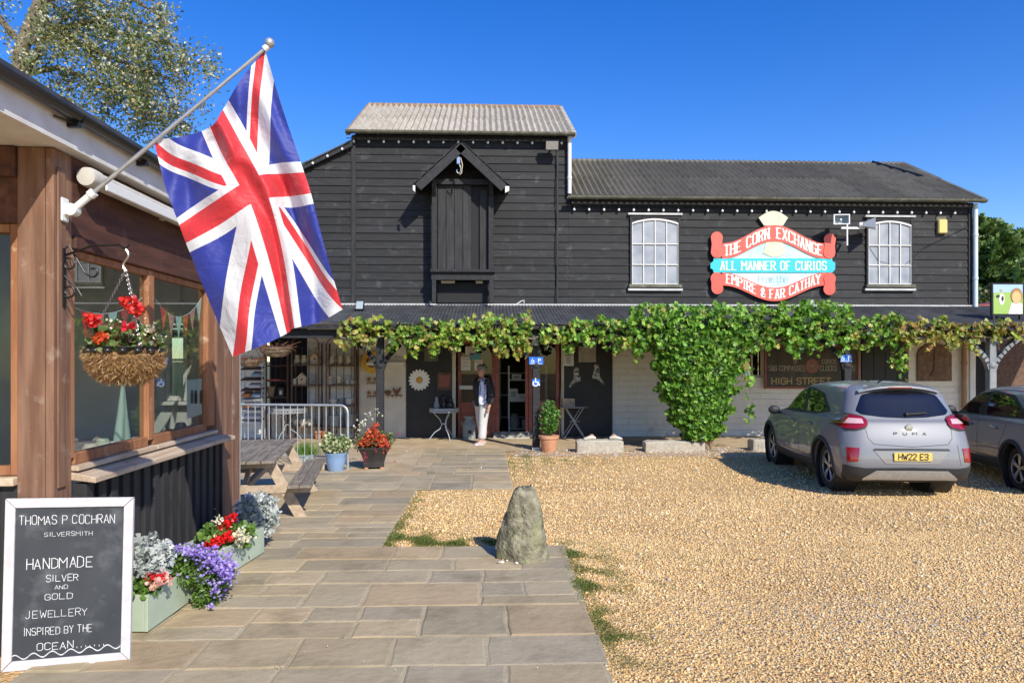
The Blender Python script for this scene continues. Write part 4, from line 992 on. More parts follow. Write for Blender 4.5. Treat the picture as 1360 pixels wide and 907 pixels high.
# ---- iron scroll bracket and hanging basket
bk = thing('basket_bracket', 'black wrought iron scroll bracket screwed to the corner post', 'bracket', (XF,5.4,2.5))
z1, z0 = P(83,330,4.61).z, P(83,408,4.61).z
MB().box(XF+.016,XF+.026,4.60,4.62,z0,z1).build('back_bar', 'iron', bk)
def scroll(c, r, a0, a1, n=14, shrink=.5, pl='xz', y=4.61): 
    return [Vector((c[0]+r*(1-shrink*i/n)*math.cos(a0+(a1-a0)*i/n), y, c[1]+r*(1-shrink*i/n)*math.sin(a0+(a1-a0)*i/n))) for i in range(n+1)]
mb = MB(); e = Vector((XF+.18,4.61,z1-.175))
mb.tube([(XF+.01,4.61,z1-.02),(XF+.05,4.61,z1+.02),e+Vector((-.03,0,.02)),e]+scroll((e.x+.02,e.z+.03), .035, rad(250), rad(490)), .0065, 6).build('arm', 'iron', bk)
for zc, s in ((z1-.10,1),(z0+.10,-1)):
    MB().tube(scroll((XF+.05,zc), .045, rad(180), rad(180-400*s)), .006, 6).build('scroll', 'iron', bk)
MB().tube([(XF+.01,4.61,z1-.16),(XF+.10,4.61,z1-.25),(XF+.13,4.61,z1-.30)], .006, 6).build('stay', 'iron', bk)
YH = 4.30
hc = P(166,482,YH); hr = .285; hk0 = P(167,338,YH)
MB().tube([(XF+.016,4.63,hk0.z+.04),(XF+.25,4.5,hk0.z+.08),(hk0.x-.05,YH+.02,hk0.z+.06),(hk0.x,YH,hk0.z+.03),(hk0.x+.02,YH,hk0.z+.06)], .007, 6).build('long_arm', 'iron', bk)
hb = thing('hanging_basket', 'hanging basket of red geraniums in a coir liner on steel chains', 'hanging basket', hc)
rim = hc+Vector((0,0,.071))
prof = [(.03,-.11),(.085,-.097),(.143,-.063),(.177,-.017),(.189,.042),(.183,.063),(.168,.05),(.0,.034)]
MB().lathe([(r, h) for r,h in prof], hc, 28).build('coir_liner', 'coir', hb, smooth=60)
rr = np.random.RandomState(3); n = 5200; a = rr.uniform(0,2*PI,n); zz = rr.uniform(-.11,.067,n); rd = np.interp(zz,[-.118,-.105,-.067,-.017,.05,.084],[.042,.084,.143,.18,.195,.191])
pts = np.stack([hc.x+rd*np.cos(a), hc.y+rd*np.sin(a), hc.z+zz],1)
out_ = np.stack([np.cos(a),np.sin(a),np.full(n,-.5)],1)*.7+rr.normal(size=(n,3))*.75; out_ /= np.linalg.norm(out_,axis=1)[:,None]
side = np.cross(out_, rr.normal(size=(n,3))); side /= np.linalg.norm(side,axis=1)[:,None]
Rm = np.stack([side, out_, np.cross(side,out_)],2)
FIB = ([(-.03,0,0),(.03,0,0),(.05,.55,.06),(0,1,.0)], [(0,1,2,3)])
M['fibre'] = leafmat('fibre', rough=.9, trans=.15, tint=(1,.9,.7))
scatter('coir_fibres', 'fibre', pts, rr.uniform(.026,.055,n), pick([(.34,.19,.07),(.45,.28,.12),(.25,.13,.05),(.55,.38,.2)], n, 4), FIB, hb, rots=Rm, kind='stuff')
mb = MB()
for i in range(16): 
    a0 = 2*PI*i/16; cc = (hc.x+.195*math.cos(a0), hc.y+.195*math.sin(a0)); 
    mb.ball((cc[0],cc[1],rim.z+.0), .030, 8, 6, (1,1,.7))
mb.build('black_liner_edge', 'black_gloss', hb, smooth=80, kind='stuff')
MB().tube([(hc.x+.198*math.cos(2*PI*i/28), hc.y+.198*math.sin(2*PI*i/28), rim.z+.02) for i in range(28)], .006, 6, closed=True).build('rim', 'iron', hb)
for k, a0 in enumerate((rad(200), rad(320), rad(80))):
    p1 = Vector((hc.x+.198*math.cos(a0), hc.y+.198*math.sin(a0), rim.z+.02)); p0 = hk0+Vector((0,0,-.09)); mb = MB(); n = 34
    for i in range(n):
        c_ = p0+(p1-p0)*((i+.5)/n); dd = (p1-p0)/n*.72; sd = dd.cross(Vector((1,.3,0)) if i % 2 else Vector((0.2,1,.6))).normalized()*.007
        mb.tube([c_-dd*.75, c_-dd*.3+sd, c_+dd*.3+sd, c_+dd*.75, c_+dd*.3-sd, c_-dd*.3-sd], .0022, 4, closed=True)
    mb.build('chain', 'steel', hb)
MB().tube([hk0+Vector((.015*math.sin(t), 0, .03-.02*t)) for t in [i*.35 for i in range(19)]], .006, 6).build('hook', 'steel', hb)
def hemi(c, r, n, seed, zmin=0.0):
    p = clump(c, r, n*2, seed, .2); return p[p[:,2] > c[2]+zmin][:n]
top = (hc.x,hc.y,rim.z+.0)
p = hemi(top, (.21,.21,.165), 1700, 1); scatter('foliage', 'leaf', p, rr.uniform(.026,.05,len(p)), pick([(.09,.15,.03),(.14,.22,.05),(.06,.10,.02),(.20,.24,.08),(.16,.09,.05)], len(p), 3), ROUND, hb, kind='stuff')
p = np.concatenate([hemi((hc.x+.10,hc.y,rim.z+.025), (.13,.17,.17), 230, 2, .03), hemi((hc.x-.05,hc.y,rim.z+.035), (.12,.17,.16), 120, 5, .04)])
scatter('white_blooms', 'petal', p, rr.uniform(.012,.022,len(p)), pick([(.75,.72,.55),(.8,.78,.66),(.6,.6,.35)], len(p), 3), ROUND, hb, kind='stuff')
def blooms(spots, parent, m, cols, r, n, name='flower_head', sz=.03, seed=0, tm=None):
    for i, c in enumerate(spots):
        q = clump(c, (r,r,r*.75), n, seed+i, .7); scatter(name, m, q, rr.uniform(sz*.7,sz*1.2,n), pick(cols, n, seed+i), tm or ROUND, parent)
blooms([P(122,424,YH-.15), P(180,410,YH-.12), P(171,402,YH-.05)], hb, 'petal', [(.75,.02,.015),(.6,.01,.01),(.82,.05,.03)], .038, 60)
blooms([P(133,448,YH-.2)], hb, 'petal', [(.75,.14,.04),(.7,.09,.03)], .034, 45)
blooms([P(170,433,YH-.22)], hb, 'petal', [(.62,.02,.04)], .024, 26)
mb = MB(); 
for px,py in ((122,424),(180,410),(171,402)): mb.tube([(hc.x+R.uniform(-.1,.1),hc.y,rim.z), P(px,py,YH-.1)], .004, 5)
mb.build('flower_stems', 'leafstem' if 'leafstem' in M else 'gutter_green', hb)
# ---- bunting, poster and oddments behind the glass
def bunting(name, a, b, sag, n, label, X):
    t = thing(name, label, 'bunting', Q(*a, X)); A, B_ = Q(*a, X), Q(*b, X)
    f = lambda s: A.lerp(B_, s)+Vector((0,0,-sag*4*s*(1-s)))
    MB().tube([f(i/12) for i in range(13)], .004, 4).build('string', 'white_paint', t)
    for i in range(n):
        s = (i+.5)/n; p = f(s); q = f(min(s+.125/ (B_-A).length*1.0,1)); col = ['bunt_a','bunt_b','bunt_c'][i % 3]
        MB().prism([p, q, (p+q)/2+Vector((0,0,-.19))], [p+Vector((.003,0,0)), q+Vector((.003,0,0)), (p+q)/2+Vector((.003,0,-.19))]).build('pennant', col, t)
M['bunt_a'] = mat('bunt_a', (.72,.10,.08), rough=.9); M['bunt_b'] = mat('bunt_b', (.72,.34,.32), rough=.9); M['bunt_c'] = mat('bunt_c', (.55,.76,.68), rough=.9)
bunting('bunting', (97,408), (197,388), .10, 6, 'faded pennant bunting behind the near pane of the shop window', XF-.055)
bunting('bunting', (207,398), (273,385), .20, 7, 'faded pennant bunting behind the far pane of the shop window', XF-.055)
po = thing('poster', 'pale poster with three bottle shapes stuck inside the far window pane', 'poster', Q(257,530,XF-.06))
c = [Q(248,505,XF-.058), Q(274,502,XF-.058), Q(274,548,XF-.058), Q(248,556,XF-.058)]
M['poster_paper'] = mat('poster_paper', (.62,.70,.62), rough=.8)
MB().prism(c, [v+Vector((.003,0,0)) for v in c]).build('sheet', 'poster_paper', po)
for i, px in enumerate((253,258,265)):
    q = [Q(px,536,XF-.054),Q(px+4,536,XF-.054),Q(px+4,524,XF-.054),Q(px+3,518,XF-.054),Q(px+1,518,XF-.054),Q(px,524,XF-.054)]
    MB().prism(q, [v+Vector((.001,0,0)) for v in q]).build('printed_bottle', ['gutter_green','letter_black','letter_black'][i], po)
pg = thing('folded_parasol', 'pale green folded fabric parasol standing behind the near window pane', 'parasol', Q(161,590,XF-.3)); c0 = Q(161,588,XF-.3)
M['pale_green'] = mat('pale_green', (.45,.58,.52), rough=.8)
MB().tube([c0+Vector((0,-.05,0)), c0+Vector((0,0,.25)), c0+Vector((0,.03,.52))], [.042,.03,.010], 8).build('cloth', 'pale_green', pg, smooth=60)
MB().tube([c0+Vector((0,.1,0)), c0+Vector((0,.05,.25)), c0+Vector((0,.03,.50))], [.03,.025,.010], 8).build('cloth', 'pale_green', pg, smooth=60)
for i, (px,m,h) in enumerate(((120,'ceramic',.10),(137,'sage_wood',.12),(150,'white_paint',.08),(186,'ceramic',.07),(225,'terracotta',.08),(240,'galv',.12))):
    c0 = Q(px,600,XF-.25); c0.z = 1.13
    MB().lathe([(.0,0),(.05,0),(.065,h*.4),(.05,h*.8),(.035,h),(.0,h)], c0, 12).build('display_pot', m, None, smooth=50, org=c0,
      label=['cream rounded pot on the window shelf, nearest the corner post','sage green pot on the window shelf beside the parasol','small white pot on the window shelf below the parasol','low cream pot on the shelf left of the mullion','terracotta pot on the shelf in the far window bay','grey metal pot on the shelf beside the poster'][i], category='pot')
c0 = Q(205,560,XF-.9)
M['sample_board'] = mat('sample_board', (.36,.28,.2), rough=.8)
# ================================================================ chalkboard
cb = thing('chalkboard', 'white framed A-board chalkboard advertising handmade silver and gold jewellery', 'chalkboard', G(95,885))
YBo, YTo = G(90,885).y, G(90,885).y+.17
TL, TR, BR, BL = P(8,662,G(2,892).y+.10), P(178,660,YTo), P(173,877,G(173,877).y), P(2,892,G(2,892).y)
_n0 = (BR-BL).cross(TL-BL); _d = (TR-O); TR = O+_d*((BL-O).dot(_n0)/_d.dot(_n0))     # keep the board flat
ex = ((TR-TL)+(BR-BL)).normalized(); eyv = ((TL-BL)+(TR-BR)).normalized(); nrm = ex.cross(eyv).normalized(); nrm = nrm if nrm.y < 0 else -nrm
def q4(a,b,c_,d_): # bilinear in the board
    return lambda s,t: a.lerp(b,s).lerp(d_.lerp(c_,s), t)
f4 = q4(BL,BR,TR,TL)                                      # s across, t upward
W_ = (BR-BL).length; H_ = (TL-BL).length
fs, ft = .078, .056
def fpiece(quad, name='frame_rail'):
    pts = [f4(*q) for q in quad]; MB().prism([p+nrm*.012 for p in pts], [p-nrm*.022 for p in pts]).build(name, 'chalk_frame', cb, bev=.003)
g_ = .0015
fpiece([(0,0),(1,0),(1-fs,ft),(fs,ft)]); fpiece([(0,1),(1,1),(1-fs,1-ft),(fs,1-ft)])
fpiece([(0,0.004),(fs-g_,ft+.003),(fs-g_,1-ft-.003),(0,.996)], 'frame_stile'); fpiece([(1,.004),(1-fs+g_,ft+.003),(1-fs+g_,1-ft-.003),(1,.996)], 'frame_stile')
pts = [f4(*q) for q in ((fs,ft),(1-fs,ft),(1-fs,1-ft),(fs,1-ft))]; MB().prism([p for p in pts], [p-nrm*.018 for p in pts]).build('board', 'blackboard', cb)
bt = [BL.lerp(BR,s)+Vector((.0,.055,0)) for s in (.08,.92)]
for b_, t_ in ((bt[0],TL.lerp(TR,.08)),(bt[1],TL.lerp(TR,.92))): MB().bar(b_+(t_-b_)*.0, t_+Vector((0,.03,-.03)), .05, .03).build('back_leg', 'chalk_frame', cb)
def chalk(s, px, py, h, cw, th=.09, jit=.045):
    th *= .72; px -= 2
    """px,py = centre of the line on the board in the picture's measure"""
    u0 = (px-8)/168; v0 = 1-(py-662)/222
    f = lambda u, v, w: f4(u0+u/W_, v0+(v-h/2)/H_)+nrm*(w+.001)
    return text(s, f, h, cw, 'chalk_line', 'chalk', cb, th, jit=jit, gap=.35)
k = W_/168
chalk('THOMAS P COCHRAN', 90, 691, 12.5*k, 6.1*k, .10); chalk('SILVERSMITH', 92, 710, 6*k, 4.6*k, .13)
chalk('HANDMADE', 81, 748, 15*k, 8.0*k, .10); chalk('SILVER', 85, 768, 9.5*k, 5.8*k, .12); chalk('AND', 84, 780, 5.5*k, 4.6*k, .15); chalk('GOLD', 81, 792, 8.5*k, 7*k, .12)
chalk('JEWELLERY', 79, 814, 10*k, 6.6*k, .10); chalk('INSPIRED BY THE', 81, 836, 10.5*k, 5.0*k, .10); chalk('OCEAN.......', 99, 856, 10*k, 7.4*k, .12)
mb = MB(); pts = []
for i in range(61):
    s = i/60; ph = (s*6) % 1; v = .075+.014*math.sin(s*6*2*PI)*(1)+.022*s; pts.append(f4(.06+.86*s, v)+nrm*.0025)
for a, b in zip(pts[:-1], pts[1:]):
    mb.add([a+Vector((0,0,-.004)), b+Vector((0,0,-.004)), b+Vector((0,0,.003)), a+Vector((0,0,.003))], [(0,1,2,3)])
mb.build('chalk_waves', 'chalk', cb)
# ================================================================ planters
def trough(name, label, pa, pb, w_, h, zb=.03):
    a, b = G(*pa), G(*pb); a.z = b.z = 0; d = (b-a).normalized(); n = Vector((-d.y,d.x,0))  # n points to the wall side
    t = thing(name, label, 'planter', (a+b)/2); z0, z1 = zb, h; th = .025
    def side(p, q, nn): MB().hexa([p+Vector((0,0,z0)), q+Vector((0,0,z0)), q+nn*th+Vector((0,0,z0)), p+nn*th+Vector((0,0,z0))], [p+Vector((0,0,z1)), q+Vector((0,0,z1)), q+nn*th+Vector((0,0,z1)), p+nn*th+Vector((0,0,z1))]).build('side_board', 'sage_wood', t, bev=.003)
    side(a, b, n); side(a+n*w_, b+n*w_, -n)
    side(a+n*(th+.001)+d*.002, a+n*(w_-th-.001)+d*.002, d); side(b+n*(th+.001)-d*.002, b+n*(w_-th-.001)-d*.002, -d)
    MB().hexa([a+n*th+d*th+Vector((0,0,.05)), b+n*th-d*th+Vector((0,0,.05)), b+n*(w_-th)-d*th+Vector((0,0,.05)), a+n*(w_-th)+d*th+Vector((0,0,.05))],
              [a+n*th+d*th+Vector((0,0,z1-.03)), b+n*th-d*th+Vector((0,0,z1-.03)), b+n*(w_-th)-d*th+Vector((0,0,z1-.03)), a+n*(w_-th)+d*th+Vector((0,0,z1-.03))]).build('soil', 'soil', t)
    return t
trough('planter_trough', 'sage green painted wooden trough nearest the chalkboard, paint flaking', (196,845), (283,781), .42, .275)
trough('planter_trough', 'sage green wooden trough farther from the chalkboard, beside the shop corner', (292,775), (351,737), .42, .27)
def plant(name, label, cat='plant', c=(0,0,0), group=None): return thing(name, label, cat, c, group=group)
def at(px, py, Y): return P(px, py, Y)
# dusty miller
def silver(px, py, Y, r, label, n=900):
    c = P(px,py,Y); t = plant('silver_plant', label, 'plant', (c.x,c.y,.25))
    p = clump(c, r, n, int(px), .3); scatter('leaves', 'silver_leaf', p, rr.uniform(.035,.075,n), pick([(.33,.37,.35),(.44,.47,.45),(.24,.28,.25),(.54,.56,.53)], n, int(px), .12), VINE if False else SPRAY, t, up=((0,-.5,.6),.9), kind='stuff')
    mb = MB()
    for i in range(9): mb.tube([(c.x,c.y,.22), (c.x+R.uniform(-1,1)*r[0]*.6, c.y+R.uniform(-1,1)*r[1]*.6, c.z+r[2]*.5)], .006, 5)
    mb.build('stems', 'silver_leaf_stem', t)
M['silver_leaf_stem'] = mat('silver_leaf_stem', (.42,.45,.43), rough=.9)
silver(194,742,5.05,(.17,.16,.15), 'silvery felted plant next to the chalkboard', 900)
silver(341,683,7.0,(.20,.22,.21), 'tall silvery felted plant at the far end of the troughs', 1300)
GR = [(.10,.20,.03),(.14,.26,.05),(.07,.14,.02),(.20,.32,.07)]
def bush(name, label, spots, cols=GR, s=(.03,.05), tm=ROUND, n=300, cat='plant', flowers=None, m='leaf', stems=True, base=None):
    c0 = Vector(spots[0][0]); t = plant(name, label, cat, base or (c0.x,c0.y,.2))
    p = np.concatenate([clump(c, r, int(n*k), 7+i, .25) for i, (c, r, k) in enumerate(spots)])
    scatter('foliage', m, p, rr.uniform(s[0],s[1],len(p)), pick(cols, len(p), len(name)), tm, t, up=((0,-.4,.8),.8), kind='stuff')
    if stems:
        mb = MB(); b0 = Vector(base or (c0.x,c0.y,.2))
        for c, r, k in spots:
            for i in range(3): mb.tube([b0, Vector(c)+Vector((R.uniform(-.5,.5)*r[0],R.uniform(-.5,.5)*r[1],0))], .006, 5)
        mb.build('stems', 'stem', t)
    return t
M['stem'] = mat('stem', (.12,.12,.05), (.17,.15,.07), sc=20, rough=.9)
YA = 5.1
t = bush('geranium', 'low pink and red flowered geranium in the near corner of the near trough', [((P(190,778,4.98)), (.12,.13,.06), 1)], s=(.035,.06), n=260)
blooms([P(199,766,4.95), P(212,764,4.98)], t, 'petal', [(.75,.05,.06),(.65,.02,.03)], .038, 40); blooms([P(205,775,4.9),P(222,770,4.98)], t, 'petal', [(.75,.35,.30),(.8,.55,.45)], .035, 35)
t = bush('purple_flowers', 'mass of small purple flowers spilling over the edge of the near trough', [(P(235,745,5.5),(.20,.28,.09),1),(P(262,755,5.5),(.20,.26,.12),1.2),(P(288,765,5.55),(.13,.24,.12),.8),(P(275,790,5.45),(.10,.14,.08),.5)], n=1500, s=(.022,.04), tm=LEAF)
rs2 = np.random.RandomState(9); px = []; 
for cx, cy, sx, sy, n in ((262,732,26,8,170),(285,745,22,12,260),(300,760,12,12,160),(240,730,14,6,50),(288,782,10,10,50),(225,742,10,8,25),(268,770,16,10,30),(278,806,6,3,16),(306,752,8,8,60)):
    px += [(rs2.normal(cx,sx*.55), rs2.normal(cy,sy*.6)) for _ in range(n)]
q = np.array([tuple(P(a,b,5.28+rs2.uniform(-.06,.18))) for a,b in px]); scatter('blossoms', 'petal', q, rs2.uniform(.018,.032,len(q)), pick([(.30,.20,.62),(.38,.28,.70),(.24,.14,.52),(.5,.42,.78)], len(q), 3), FLOWER, t, up=((.2,-.7,.7),.5), kind='stuff')
t = bush('red_geranium', 'bright red geranium with white blooms in the far trough', [(P(292,712,6.3),(.20,.2,.12),1),(P(315,712,6.5),(.15,.2,.12),.7)], n=520, s=(.035,.06))
blooms([P(307,688,6.3),P(298,697,6.25),P(304,712,6.15),P(290,718,6.1),P(282,722,6.1)], t, 'petal', [(.78,.015,.015),(.65,.01,.01)], .05, 70)
q = np.array([tuple(P(rs2.normal(a,5),rs2.normal(b,4),6.2+rs2.uniform(-.1,.1))) for a,b,n in ((288,690,25),(318,707,60),(325,715,50),(315,720,30),(283,713,12)) for _ in range(n)])
scatter('white_blooms', 'petal', q, rs2.uniform(.02,.035,len(q)), pick([(.75,.72,.50),(.78,.76,.62),(.7,.66,.4)], len(q), 3), ROUND, t, kind='stuff')
# ================================================================ standing stone
def stone():
    c = G(697,749); prof = [(0,.33),(.06,.335),(.28,.322),(.55,.275),(.75,.222),(.90,.172),(.975,.14),(1,.09)]
    Hs = .655; n = 34; m = 26; vs = []; fs = []
    rs = np.random.RandomState(2); ph = rs.uniform(0,6,12)
    for i in range(m+1):
        h = i/m; r = np.interp(h, [a for a,_ in prof], [b for _,b in prof])*.70
        for k in range(n):
            a = 2*PI*k/n; rr_ = r*(1+.07*math.sin(2*a+ph[0]+h*2)+.05*math.sin(3*a+ph[1]-h*4)+.035*math.sin(5*a+ph[2]+h*7)+.022*math.sin(9*a+h*17+ph[3])+.015*math.sin(14*a-h*23))
            rr_ *= 1+.05*max(0,math.cos(a-rad(250)))*math.sin(h*9)
            lean = .02*h+(-.01)
            z = h*Hs*(1+.035*math.sin(a*2+1))+(.012*math.sin(a*5) if i > 0 else 0)
            groove = .05*math.exp(-((a-rad(262)-(.6-h)*.9)/.10)**2)*math.exp(-((h-.55)/.25)**2)+.035*math.exp(-((h-.62-.25*math.sin(a))/.02)**2)
            vs.append((c.x+lean+(rr_-groove*.6)*math.cos(a), c.y+.17+(rr_-groove*.6)*.86*math.sin(a), z))
    for i in range(m):
        for k in range(n): fs.append((i*n+k, i*n+(k+1) % n, (i+1)*n+(k+1) % n, (i+1)*n+k))
    fs.append(tuple(m*n+k for k in range(n)))
    MB().add(vs, fs).build('standing_stone', 'stone', None, smooth=38, org=(c.x,c.y,0), label='rough upright mossy stone standing at the corner of the paving', category='stone')
    for i in range(16):
        a = G(R.uniform(662,700), R.uniform(742,752)); a.z = .03
        MB().ball(a, R.uniform(.010,.022), 7, 5, (1,.8,.6)).build('loose_pebble', R.choice(['kerb_stone','white_paint','terracotta']), None, smooth=60, org=a,
             label='small loose pebble lying by the foot of the upright stone', category='pebble', group='pebbles by the foot of the upright stone')
stone()
# ================================================================ picnic bench
def bench():
    D1 = (EYE-.72)*FPX/134; a = O+ray(365,612)*D1; D2 = (EYE-.72)*FPX/104.5; b = O+ray(395,582.5)*D2
    d = Vector((b.x-a.x, b.y-a.y, 0)); L_ = d.length; ang = math.atan2(d.y, d.x)-PI/2
    t = thing('picnic_bench', 'weathered wooden picnic table with attached benches beyond the shop corner', 'picnic table', (a.x,a.y,0), ang, world=False)
    # local: y along the length, x across (right edge of the top at x=0)
    W = .78; nb = 5; pw = W/nb
    def pl(x0,x1,y0,y1,z0,z1,name,m): return MB().box(x0,x1,y0,y1,z0,z1).build(name,m,t,bev=.006)
    for i in range(nb): pl(-W+i*pw+.005, -W+(i+1)*pw-.005, R.uniform(-.006,.006), L_, .685, .72, 'top_plank', 'bench_wood')
    for sx in (0.13, -W-.13-.27):
        for i in range(2): pl(sx+i*.137, sx+i*.137+.13, R.uniform(-.006,.006), L_, .40, .435, 'seat_plank', 'bench_wood')
    for y in (.32, L_-.32):
        for s in (-1,1):
            c = -W/2; x1 = c+s*.64; x0 = c+s*.27
            MB().bar((x1,y+s*.03,.0),(x0,y+s*.03,.685),.055,.115,(0,1,0)).build('leg', 'bench_leg', t, bev=.005) if False else MB().hexa([(x1-.07,y+s*.03-.022,0),(x1+.07,y+s*.03-.022,0),(x1+.07,y+s*.03+.022,0),(x1-.07,y+s*.03+.022,0)],[(x0-.07,y+s*.03-.022,.683),(x0+.07,y+s*.03-.022,.683),(x0+.07,y+s*.03+.022,.683),(x0-.07,y+s*.03+.022,.683)]).build('leg','bench_leg',t,bev=.005)
        pl(-W-.40,.40,y-.0-.012,y+.012,.30,.398,'seat_bearer','bench_leg'); pl(-W+.05,-.05,y-.02,y+.02,.60,.683,'top_bearer','bench_leg')
    pl(-W-.42,.42,-.03,-.008,.345,.43,'seat_end_board','bench_wood') if False else None
    pl(-W/2-.04,-W/2+.04,.35,L_-.35,.33,.40,'spine','bench_leg')
    for s in (-1,1): MB().bar((-W/2,.38 if s < 0 else L_-.38,.36),(-W/2,L_/2+s*.25,.66),.05,.06).build('brace','bench_leg',t)
bench()
# ================================================================ crowd barrier
def barrier():
    e0 = G(462,624); e1 = G(300,600); e1 = Vector((G(315,600).x-.3, e0.y+.55, 0)); d = (e1-e0); d.z = 0; L_ = d.length; ang = math.atan2(d.y,d.x)
    t = thing('crowd_barrier', 'galvanised steel crowd barrier in front of the left bistro table', 'barrier', (e0.x,e0.y,0), ang, world=False)
    Hb = 1.085
    f = [(0,0,0),(0,0,Hb-.14)]+[(.13*(1-math.cos(a)),0,Hb-.13+.13*math.sin(a)) for a in [PI/2*i/5 for i in range(1,6)]]+[(L_,0,Hb),]
    MB().tube(f, .021, 10).build('frame', 'galv', t, smooth=50)
    MB().tube([(0,0,.22),(L_,0,.22)], .015, 8).build('bottom_rail', 'galv', t, smooth=50)
    n = int(L_/.128); first = None
    for i in range(1,n+1):
        if first is None: first = MB().tube([(.128,0,.22),(.128,0,Hb)], .0085, 6).build('bar', 'galv', t, smooth=50)
        else: piece(first, (.128*(i-1),0,0))
    for x in (.02,): MB().bar((x,-.22,.02),(x,.22,.02),.05,.02).build('foot', 'galv', t)
barrier()
# ================================================================ pots by the barrier
def potlathe(name, label, c, prof, m, cat='plant pot', n=24, par=None):
    t = thing(name, label, cat, c); MB().lathe(prof, c, n).build('pot', m, t, smooth=50)
    r = prof[-1][0]-.02; zt = prof[-1][1]-.02; MB().lathe([(r,zt-.012),(r,zt),(0,zt+.01)], c, n).build('soil', 'soil', t); return t
c = G(446,626); potlathe('blue_pot', 'glazed blue pot with a variegated shrub, at the end of the barrier', c, [(.0,0),(.105,0),(.125,.03),(.165,.19),(.175,.285),(.185,.30),(.185,.315),(.16,.315)], 'blue_pot')
bush('variegated_shrub', 'cream and green variegated shrub growing in the blue pot', [(Vector((c.x,c.y,.43)),(.25,.22,.13),1),(Vector((c.x-.1,c.y,.52)),(.12,.12,.12),.35),(Vector((c.x+.12,c.y,.48)),(.12,.12,.12),.35)], cols=[(.45,.48,.25),(.20,.28,.10),(.60,.60,.38),(.13,.2,.06)], s=(.035,.06), n=650, cat='shrub', base=(c.x,c.y,.3))
c = G(406,615); potlathe('pale_pot', 'pale blue tub behind the picnic bench holding long grass', c, [(.0,0),(.13,0),(.19,.15),(.195,.16),(.17,.16)], 'pale_blue_pot')
n = 520; q = np.stack([rr.normal(c.x,.10,n), rr.normal(c.y,.09,n), np.full(n,.14)],1)
t = thing('tufted_grass', 'bright green grassy plant growing in the pale blue tub', 'plant', (c.x,c.y,.15))
dr = np.stack([rr.normal(0,.35,n), rr.normal(0,.35,n), np.ones(n)],1); dr /= np.linalg.norm(dr,axis=1)[:,None]; sd = np.cross(dr, rr.normal(size=(n,3))); sd /= np.linalg.norm(sd,axis=1)[:,None]
scatter('blades', 'leaf', q, rr.uniform(.12,.30,n), pick([(.16,.30,.04),(.24,.40,.06),(.12,.22,.04)], n, 2), ([(-.03,0,0),(.03,0,0),(.0,1,.1)],[(0,1,2)]), t, rots=np.stack([sd,dr,np.cross(sd,dr)],2), kind='stuff')
c = G(497,622); t = thing('square_pot', 'dark glazed square flared pot on feet with orange flowers', 'plant pot', c, rad(8), world=False)
def ring(h, r): return [(-r,-r,h),(r,-r,h),(r,r,h),(-r,r,h)]
mb = MB(); lv = [(.05,.19),(.16,.195),(.30,.235),(.40,.285),(.41,.30),(.43,.30),(.43,.26),(.38,.25)]
for (h0,r0),(h1,r1) in zip(lv[:-1],lv[1:]): mb.add(ring(h0,r0)+ring(h1,r1), [(0,1,5,4),(1,2,6,5),(2,3,7,6),(3,0,4,7)])
mb.build('pot', 'dark_pot', t); MB().add(ring(.39,.25), [(0,1,2,3)]).build('soil', 'soil', t); MB().add(ring(.05,.19), [(0,1,2,3)]).build('base', 'dark_pot', t)
for sx in (-.15,.15):
    for sy in (-.15,.15): MB().lathe([(.03,0),(.045,.03),(.035,.06)], (sx,sy,0), 10).build('foot', 'terracotta', t)
t.scale = (.88,)*3
t = bush('orange_flowers', 'orange flowering plant with trailing pink fuchsia in the dark square pot', [(Vector((c.x,c.y,.50)),(.30,.25,.16),1),(Vector((c.x-.2,c.y,.42)),(.15,.15,.15),.4),(Vector((c.x+.22,c.y,.5)),(.15,.15,.15),.4)], cols=[(.16,.20,.06),(.25,.27,.10),(.10,.14,.04)], s=(.03,.05), n=420, base=(c.x,c.y,.36))
q = np.concatenate([clump(P(a,b,c.y-.15), (r,.12,r), k, int(a), .3) for a,b,r,k in ((495,578,.13,300),(487,586,.10,150),(506,585,.13,260),(512,593,.09,100),(498,566,.07,70),(480,588,.06,40))])
scatter('orange_blooms', 'petal', q, rr.uniform(.025,.045,len(q)), pick([(.68,.12,.03),(.60,.08,.03),(.75,.2,.07),(.5,.07,.04)], len(q), 3), ROUND, t, kind='stuff')
q = np.array([tuple(P(a+rr.normal(0,1.2),b+rr.normal(0,2),c.y-.32)) for a,b in ((484,603),(484,611),(499,598),(515,588),(530,577),(524,612),(486,609)) for _ in range(9)])
scatter('fuchsia_bells', 'petal', q, rr.uniform(.02,.035,len(q)), pick([(.62,.03,.12),(.7,.06,.1)], len(q), 1), LEAF, t, kind='stuff')
q = np.array([tuple(P(a+rr.normal(0,4),b+rr.normal(0,4),c.y+.05)) for a,b,n in ((480,560,30),(490,552,25),(476,572,18),(499,551,12)) for _ in range(n)])
scatter('white_blooms', 'petal', q, rr.uniform(.03,.045,len(q)), pick([(.72,.68,.62),(.6,.6,.5),(.4,.46,.25)], len(q), 1), ROUND, t, kind='stuff')
